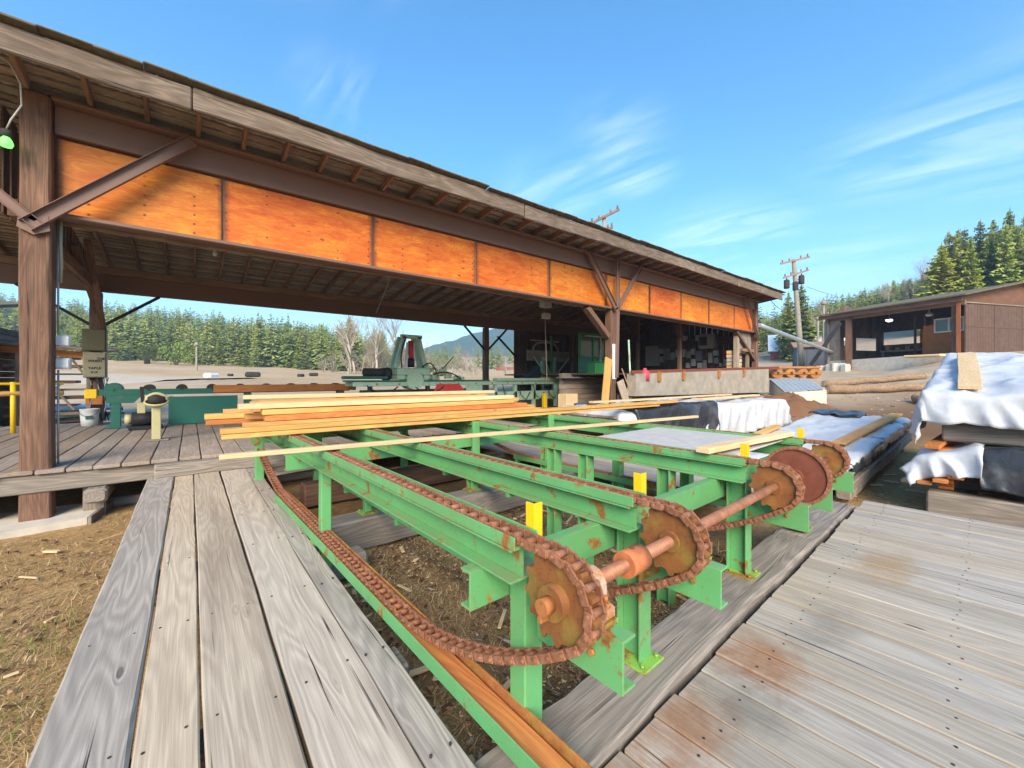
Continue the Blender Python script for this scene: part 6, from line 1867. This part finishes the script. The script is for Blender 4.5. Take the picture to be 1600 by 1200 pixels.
def trunk_mesh(r=.014, n=6):
    return MB().tube([(0, 0, -.08), (0, 0, .3), (0, 0, .95)], [r, r * .75, r * .15], n)
FINE = []; MED = []; LOWF = []
for s in range(4):
    V, F = conifer_mesh(40 + s, 34, 15, 4, (.17, .20, .15, .22)[s], .08)
    FINE.append((V, F))
for s in range(5):
    V, F = conifer_mesh(70 + s, 18, 9, 2, (.15, .19, .13, .22, .17)[s], .05)
    MED.append((V, F))
for s in range(3):
    V, F = conifer_mesh(90 + s, 11, 7, 1, (.17, .2, .15)[s], .0)
    LOWF.append((V, F))
FM = [[mesh_from("fir_crown", V, F, m) for (V, F) in FINE] for m in (M_FIR, M_FIRLIGHT)]
MM = [[mesh_from("fir_crown", V, F, m) for (V, F) in MED] for m in (M_FIR, M_FIRLIGHT)]
tb = trunk_mesh(); TRK = mesh_from("fir_trunk", tb.v, tb.f, M_BARK, tb.s)
tr_ = random.Random(77)
cands = []   # (apparent size, x, y, z, h, fine, light)
def grow(px, d, h, light, fine=False):
    p = at(px, 590, d); z = gz(p.x, p.y)
    cands.append((h / d, p.x, p.y, z, h, fine, light, px, d))
# left hill behind the shed
for k in range(1700):
    px = tr_.uniform(-260, 700); d = 112 + 230 * tr_.random() ** 1.25
    if px > 560 and d < 150: continue
    if px > 640 and tr_.random() < .5: continue
    grow(px, d, tr_.uniform(8, 16) * (1 if px < 600 else .75), tr_.random() < (.5 if d < 140 else .3))
for k in range(70):
    grow(tr_.uniform(60, 640), tr_.uniform(104, 116), tr_.uniform(4, 9), tr_.random() < .7)
# right slope
for k in range(1700):
    px = tr_.uniform(1130, 1900); d = (95 if px > 1490 else 130) + 230 * tr_.random() ** 1.15
    grow(px, d, tr_.uniform(9, 16) if px > 1490 else tr_.uniform(8, 13), tr_.random() < .45)
for k in range(330):
    px = tr_.uniform(1470, 1900); d = tr_.uniform(55, 100)
    grow(px, d, tr_.uniform(8, 15), tr_.random() < .5, True)
for k in range(90):
    px = tr_.uniform(1190, 1480); d = tr_.uniform(76, 125)
    grow(px, d, tr_.uniform(4, 7.5), tr_.random() < .65)
for k in range(60):
    px = tr_.uniform(1395, 1510); d = tr_.uniform(84, 125)
    grow(px, d, tr_.uniform(6, 11), tr_.random() < .6, True)
# tall firs one can pick out
SPEC = [(1498, 352, 70, "tall dark fir leftmost of the big firs above the workshop roof"), (1532, 340, 74, "tall fir second from the left above the workshop roof"), (1552, 338, 78, "tall thin fir between two bigger ones above the workshop roof"), (1578, 322, 66, "tallest fir with a bare spike top above the workshop roof"), (1600, 335, 70, "broad fir cut by the right edge above the workshop roof"), (1252, 440, 62, "dark fir standing behind the leaning utility pole"), (1232, 452, 66, "slimmer dark fir left of the leaning utility pole")]
# valley floor beyond the carriage
for k in range(140):
    grow(tr_.uniform(640, 1000), tr_.uniform(170, 420), tr_.uniform(8, 15), tr_.random() < .3)
cands.sort(reverse=True)
def fir(x, y, z, h, mesh, rz, wide, label, group):
    M = T(x, y, z) @ RZ(rz) @ Matrix.Diagonal((h * wide, h * wide, h, 1))
    t_ = put("fir_tree", None, T(x, y, z), None, label, "tree", group)
    for nm, me in (("crown", mesh), ("trunk", TRK)):
        put(nm, me, M, t_)
for px, py, d, lab in SPEC:
    p = at(px, py, d); z = gz(p.x, p.y)
    fir(p.x, p.y, z - .3, p.z - z, FM[0][int(px) % 4], px, 1.0 if px != 1252 else 1.25, lab, None)
NIND = 292
lowV = []; lowF = [[], []]
inview = [c for c in cands if -40 < c[7] < 1640]
offview = [c for c in cands if not -40 < c[7] < 1640]
cands = inview + offview
for k, (sz, x, y, z, h, fine, light, px, d) in enumerate(cands):
    if k < NIND:
        ms = (FM if (fine or sz > .14) else MM)[1 if light else 0]
        right = px > 1000
        fir(x, y, z - .2, h, tr_.choice(ms), tr_.uniform(0, 6), tr_.uniform(.8, 1.25), (("light green" if light else "dark green") + (" tall" if h > 12 else " short") + " conifer on the slope " + ("between the leaning pole and the shed end" if px < 1240 else "between the leaning pole and the workshop" if px < 1320 else "behind the open workshop bay" if px < 1490 else "above the corner of the workshop doors" if px < 1545 else "at the right edge above the gable")) if right else (("light green" if light else "dark green") + (" tall" if h > 12 else " short") + " conifer on the hill " + ("behind the left shed posts" if px < 180 else "above the roller table" if px < 420 else "left of the saw tower" if px < 640 else "right of the saw tower")), "conifers on the right slope" if right else "conifers on the left hill")
def forest(name, sel, mat):
    Vs = []; Fs = []; n0 = 0
    arr = [(np.array(V), np.array(F)) for V, F in (MED + LOWF)]
    for (sz, x, y, z, h, fine, light, px, d) in sel:
        V, F = arr[tr_.randrange(5) if sz > .06 else 5 + tr_.randrange(3)]
        a = tr_.uniform(0, 6.28); w = tr_.uniform(.85, 1.3)
        c, s = math.cos(a) * h * w, math.sin(a) * h * w
        P = np.c_[V[:, 0] * c - V[:, 1] * s + x, V[:, 0] * s + V[:, 1] * c + y, V[:, 2] * h + z - .3]
        Vs.append(P); Fs.append(F + n0); n0 += len(V)
    Vs = np.concatenate(Vs); Fs = np.concatenate(Fs)
    me = bpy.data.meshes.new(name)
    me.vertices.add(len(Vs)); me.vertices.foreach_set("co", Vs.astype(np.float32).ravel())
    me.loops.add(len(Fs) * 3); me.loops.foreach_set("vertex_index", Fs.astype(np.int32).ravel())
    me.polygons.add(len(Fs)); me.polygons.foreach_set("loop_start", np.arange(0, len(Fs) * 3, 3, dtype=np.int32))
    me.update(calc_edges=True); me.materials.append(mat)
    put(name, me, kind="stuff")
rest = cands[NIND:]
forest("distant_forest", [c for c in rest if not c[6]], M_FIR)
forest("distant_young_forest", [c for c in rest if c[6]], M_FIRLIGHT)

# leafless poplars in the field
def bare_tree(seed, h, spread=.6):
    r = random.Random(seed); trunk = MB(); tw = MB()
    def go(p, d, L, rad, lev):
        n = 4; pts = [p]; q = p.copy(); dd = d.copy()
        for i in range(n):
            dd = (dd + Vector((r.uniform(-.18, .18), r.uniform(-.18, .18), r.uniform(-.02, .12)))).normalized()
            q = q + dd * L / n; pts.append(q.copy())
        (trunk if lev < 2 else tw).tube(pts, [rad * (1 - .55 * i / n) for i in range(n + 1)], 6 if lev < 1 else (4 if lev < 2 else 3))
        if lev >= 4: return
        nb = (9, 6, 5, 4)[lev]
        for k in range(nb):
            f = r.uniform(.25 if lev == 0 else .2, 1.0); i = min(n - 1, int(f * n)); b = pts[i].lerp(pts[i + 1], f * n - i)
            a = r.uniform(0, 6.28)
            side = Vector((math.cos(a), math.sin(a), r.uniform(.5, 1.3))).normalized()
            nd = (dd * (1 - spread) + side * spread * 1.5).normalized()
            go(b, nd, L * r.uniform(.38, .62), rad * .47 * (1 - .3 * f), lev + 1)
    go(Vector((0, 0, -.3)), Vector((0, 0, 1)), h * .8, h * .021, 0)
    return trunk, tw
for px, top, d, s, lab in ((555, 488, 85, 1, "pale leafless poplar leftmost of the three by the field edge"), (548, 505, 88, 7, "smaller twisted leafless tree close to the leftmost poplar"), (587, 490, 82, 2, "pale leafless poplar in the middle of the three by the field edge"), (624, 492, 84, 3, "faint leafless poplar rightmost of the three beside the saw tower")):
    p = at(px, top, d); z = gz(p.x, p.y)
    t_ = thing("bare_tree", lab, "tree", (p.x, p.y, z), 0, "leafless trees by the field edge")
    tk, tw = bare_tree(s, p.z - z)
    for nm, m, mt in (("trunk", tk, M_PALEBARK), ("twigs", tw, M_TWIG)):
        me = mesh_from(nm, m.v, m.f, mt, m.s); put(nm, me, T(p.x, p.y, z), t_)
# leaf bushes and dry thicket
def bush_mesh(seed, n, leaf, mat, name, tall=1.0):
    r = random.Random(seed); V = []; F = []
    cl = [(r.uniform(-.4, .4), r.uniform(-.4, .4), r.uniform(.15, .8) * tall, r.uniform(.15, .3)) for _ in range(14)]
    for i in range(n):
        cx, cy, cz, cr = r.choice(cl)
        d = Vector((r.gauss(0, 1), r.gauss(0, 1), r.gauss(0, 1))).normalized() * cr * r.random() ** .4
        c = Vector((cx, cy, cz)) + d
        u = Vector((r.gauss(0, 1), r.gauss(0, 1), r.gauss(0, 1))).normalized(); w = u.orthogonal().normalized()
        q = len(V); V += [c - u * leaf, c + w * leaf * .5, c + u * leaf, c - w * leaf * .5]; F.append((q, q + 1, q + 2, q + 3))
    return mesh_from(name, V, F, mat)
BM = [bush_mesh(s, 900, .045, M_BUSH, "leaves") for s in range(3)]
STEM = MB(); 
for k in range(5): STEM.tube([(.05 * k - .1, 0, -.1), (.1 * k - .2, .05 * (k - 2), .35), (.16 * k - .32, .1 * (k - 2), .7)], [.03, .02, .008], 5)
STEMM = mesh_from("stems", STEM.v, STEM.f, M_BARK, STEM.s)
def bush(px, d, h, me, name, label, group, wide=1.0):
    p = at(px, 590, d); z = gz(p.x, p.y)
    t_ = thing(name, label, "bush" if name != "thicket" else "thicket", (p.x, p.y, z), 0, group)
    M = T(p.x, p.y, z) @ RZ(px) @ Matrix.Diagonal((h * wide, h * wide, h, 1))
    put(me.name, me, M, t_); put("stems", STEMM, M, t_)
bush(230, 100, 5.0, BM[0], "young_tree", "round light green young tree at the field edge, left one of the pair", "light green young trees at the field edge")
bush(275, 98, 6.0, BM[1], "young_tree", "taller light green young tree at the field edge, right one of the pair", "light green young trees at the field edge")
TWT = []
for s_ in range(4):
    tk, tw = bare_tree(60 + s_, 1.0, .66)
    TWT.append((mesh_from("stems", [v for v in tk.v], tk.f, M_PALEBARK, tk.s), mesh_from("twigs", tw.v, tw.f, M_TWIG, tw.s)))
WHERE = ("below the leftmost poplar", "right behind the leftmost poplar", "below the middle poplar", "between the middle and right poplars", "below the rightmost poplar", "left of all the poplars", "close right of the saw tower", "second right of the saw tower", "third right of the saw tower, by the field", "right of the far shed post", "second left of all the poplars", "highest between the left and middle poplars", "highest right of the rightmost poplar", "left of the far shed post", "behind the carriage tower")
for k, (px, d, h) in enumerate(((545, 92, 8), (566, 90, 9), (590, 88, 8.5), (606, 90, 9), (632, 92, 8), (522, 96, 6), (690, 84, 5), (706, 86, 6), (724, 90, 7), (792, 95, 6), (505, 99, 5.5), (575, 86, 10), (642, 86, 9), (740, 92, 7), (655, 88, 8))):
    p = at(px, 590, d); z = gz(p.x, p.y)
    t_ = thing("bare_thicket", "thin leafless trees " + WHERE[k], "bare tree", (p.x, p.y, z), 0, "thin leafless trees at the field edge")
    M = T(p.x, p.y, z) @ RZ(k * 1.3) @ Matrix.Diagonal((h * 1.25, h * 1.25, h, 1))
    for me in TWT[k % 4]: put(me.name.split(".")[0], me, M, t_)
for k, (px, d, h) in enumerate(((1330, 75, 6), (1360, 80, 7), (1400, 78, 6), (1285, 66, 5), (1215, 75, 6), (1455, 72, 6), (1585, 52, 4.5), (1560, 56, 4))):
    bush(px, d, h, BM[k % 3], "leafy_bush", "bright green leafy bush " + ("above the left end of the workshop roof", "above the middle of the workshop roof", "between bare trees above the workshop roof", "behind the thin grey poles", "close to the end of the sawmill shed roof", "above the workshop doors corner", "at the right edge above the gable", "low behind the gable of the workshop")[k], "leafy bushes on the right slope", 1.1)
for k, (px, d, h) in enumerate(((1420, 82, 9), (1440, 80, 10), (1385, 90, 9), (1265, 64, 7), (1300, 70, 8))):
    p = at(px, 590, d); z = gz(p.x, p.y)
    t_ = thing("bare_tree", "grey leafless tree " + ("with forked crown above the workshop lamps", "right of the forked one above the workshop lamps", "lonely above the left half of the workshop roof", "just right of the leaning pole", "between the leaning pole and the workshop roof")[k], "tree", (p.x, p.y, z), 0, "grey leafless trees on the right slope")
    tk, tw = bare_tree(30 + k, h)
    for nm, m, mt in (("trunk", tk, M_PALEBARK), ("twigs", tw, M_TWIG)):
        put(nm, mesh_from(nm, m.v, m.f, mt, m.s), T(p.x, p.y, z), t_)
for k, (px, d, w) in enumerate(((395, 40, .8), (470, 42, .5), (360, 44, .4), (490, 48, .6), (330, 33, .7))):
    p = at(px, 590, d); z = gz(p.x, p.y)
    m = MB(); m.box((p.x, p.y, z + w * .25), (w * 1.6, w, w * .7), k, w * .2)
    m.build("field_boulder" if k != 4 else "plastic_bundle", M_DARK if k != 4 else M_WHITE, None, label=("dark stump lump widest on the far field", "small dark lump near the poplars on the field", "tiny dark lump left of the wide one on the field", "dark lump nearest the thicket on the field", "white plastic bundle lying on the mound behind the roller table")[k], cat="rock" if k != 4 else "bundle")

# ------------------------------------------------------------------ straw, chips and pebbles
def straw(name, mat, regions, n, ln, wd, lift, seed):
    r = np.random.RandomState(seed)
    P = []
    for (x0, x1, y0, y1, f) in regions:
        k = int(n * f); P.append(np.c_[r.uniform(x0, x1, k), r.uniform(y0, y1, k)])
    P = np.concatenate(P)
    # keep off the timber platforms and clump a little
    cl = np.array([mnoise.noise((x * 1.4, y * 1.4, 3.3)) + .6 * mnoise.noise((x * 5, y * 5, 1)) for x, y in P])
    P = P[cl + r.uniform(-.5, .5, len(P)) > -.25]
    x, y = P[:, 0], P[:, 1]
    ca, sa = math.cos(R(2.3)), math.sin(R(2.3)); uu = x * ca + y * sa; vv = -x * sa + y * ca
    bad = ((x > -.45) & (x < .84) & (y < 8.2)) | ((vv < 1.38) & (uu > .1) & (uu < 6.8)) | ((x > -3.6) & (x < -1.0) & (y > 7.6))
    P = P[~bad]; x, y = P[:, 0], P[:, 1]
    z = gz_np(x, y) + np.array([mnoise.noise((a * .7, b * .7, 0)) * .035 + mnoise.noise((a * 2.3, b * 2.3, 4)) * .018 for a, b in P]) - .02
    m = len(P)
    a = r.uniform(0, 2 * np.pi, m); L = ln * r.uniform(.4, 1.3, m); w = wd * r.uniform(.5, 1.3, m)
    el = np.abs(r.normal(0, lift, m)); bend = r.uniform(-.5, .5, m)
    d = np.c_[np.cos(a), np.sin(a)]; s = np.c_[-d[:, 1], d[:, 0]]
    p0 = np.c_[P, z + .004]
    mid = np.c_[P + d * (L * .5)[:, None], z + .006 + el * L * .6]
    tip = np.c_[P + d * L[:, None] + s * (bend * L * .5)[:, None], z + .006 + el * L * .75]
    S = np.c_[s * w[:, None], np.zeros(m)]
    V = np.stack([p0 - S, p0 + S, mid + S * .8, mid - S * .8, tip], 1).reshape(-1, 3)
    b = np.arange(m) * 5
    F = np.concatenate([np.c_[b, b + 1, b + 2], np.c_[b, b + 2, b + 3], np.c_[b + 3, b + 2, b + 4]])
    me = bpy.data.meshes.new(name)
    me.vertices.add(len(V)); me.vertices.foreach_set("co", V.astype(np.float32).ravel())
    me.loops.add(len(F) * 3); me.loops.foreach_set("vertex_index", F.astype(np.int32).ravel())
    me.polygons.add(len(F)); me.polygons.foreach_set("loop_start", np.arange(0, len(F) * 3, 3, dtype=np.int32))
    me.update(calc_edges=True); me.materials.append(mat)
    put(name, me, kind="stuff")
straw("dry_grass", M_STRAW, ((-4.5, -.45, 2.2, 8.2, .36), (.85, 4.8, 1.2, 5.0, .34), (6.4, 12.5, -3, 2.6, .34), (6.9, 16, 3.2, 5.2, .16)), 130000, .085, .0022, .35, 4)
straw("green_grass", M_BUSH, ((-1.7, -.6, 3.4, 5.0, .4), (-3.2, -1.8, 4.2, 6.5, .15), (6.9, 8.6, -1.2, 1.6, .25), (1.5, 2.1, 2.0, 2.6, .1), (1.2, 1.5, 3.0, 3.3, .1)), 2600, .06, .0025, .8, 13)
straw("straw_stalks", M_STRAW, ((-4.5, -.45, 2.2, 8.2, .4), (.85, 4.8, 1.2, 5.0, .3), (6.4, 12.5, -3, 2.6, .3)), 1600, .32, .003, .12, 9)
def chips(name, mat, regions, n, size, seed):
    r = random.Random(seed); m = MB()
    for (x0, x1, y0, y1, f) in regions:
        for k in range(int(n * f)):
            x, y = r.uniform(x0, x1), r.uniform(y0, y1)
            if (-.45 < x < .84 and y < 8.2): continue
            z = gz(x, y) if max(abs(x - 2), abs(y - 2)) > 6 else 0
            s = size * r.uniform(.4, 1.4)
            c = Vector((x, y, z + s * .1)); q = Matrix.Rotation(r.uniform(0, 6.28), 3, "Z") @ Matrix.Rotation(r.uniform(-.6, .6), 3, "X")
            v = [c + q @ Vector(t) * s for t in ((-1, -.4, 0), (1, -.3, .05), (.9, .4, .1), (-.8, .45, .0), (0, 0, .28))]
            m.add(v, [(0, 1, 4), (1, 2, 4), (2, 3, 4), (3, 0, 4)])
    me = mesh_from(name, m.v, m.f, mat); put(name, me, kind="stuff")
chips("bark_chips", M_CHIPS, ((.9, 5, 1.5, 5, .5), (-3, -.5, 2.2, 7.5, .1), (10, 21, 3.5, 8.0, .4)), 5200, .028, 3)
def offcuts(name, regions, n, seed):
    r = random.Random(seed); m = MB()
    for (x0, x1, y0, y1, f) in regions:
        for k in range(int(n * f)):
            x, y = r.uniform(x0, x1), r.uniform(y0, y1)
            if (-.55 < x < .95 and y < 8.2): continue
            z = gz(x, y) if max(abs(x - 2), abs(y - 2)) > 6 else 0
            m.box((x, y, z + .012), (r.uniform(.05, .28), r.uniform(.012, .05), r.uniform(.008, .02)), r.uniform(0, 6.28), .003)
    m.build(name, M_PALEPINE, None, M=Matrix(), kind="stuff")
offcuts("wood_splinters", ((.95, 4.8, 1.5, 4.6, .3), (-3.5, -.6, 2.4, 7.4, .05), (6.9, 12, -2, 2.6, .25), (9, 20, 3.2, 7, .3)), 200, 21)
chips("sawdust", M_SAWDUST, ((3, 9, 11.8, 12.6, .0), (.95, 4.6, 3.4, 5.6, .5), (1.2, 5, 1.45, 2.2, .5)), 2600, .012, 17)
chips("pebbles", M_PEBBLE, ((.9, 4.8, 1.5, 5, .6), (-3.5, -.5, 2.2, 7.5, .2), (6.8, 12, -2, 2.5, .2)), 260, .028, 6)
chips("yard_stones", M_PEBBLE, ((18, 34, 3, 12, 1.0),), 500, .07, 8)
# ------------------------------------------------------------------ air between here and the mountain
hb_ = MB(); hb_.add([(x, y, z) for x in (-1420, 1420) for y in (-1420, 1420) for z in (-60, 230)], [(0, 1, 3, 2), (4, 6, 7, 5), (0, 4, 5, 1), (2, 3, 7, 6), (0, 2, 6, 4), (1, 5, 7, 3)])
hm = bpy.data.materials.new("haze_air"); hm.use_nodes = True
ht = hm.node_tree
for n in list(ht.nodes): ht.nodes.remove(n)
ho = ht.nodes.new("ShaderNodeOutputMaterial"); hv = ht.nodes.new("ShaderNodeVolumePrincipled")
hv.inputs["Color"].default_value = (.48, .74, 1.0, 1); hv.inputs["Density"].default_value = .0007; hv.inputs["Anisotropy"].default_value = 0.0
ht.links.new(hv.outputs[0], ho.inputs["Volume"])
hb_.build("haze", hm, None, M=Matrix(), kind="stuff")
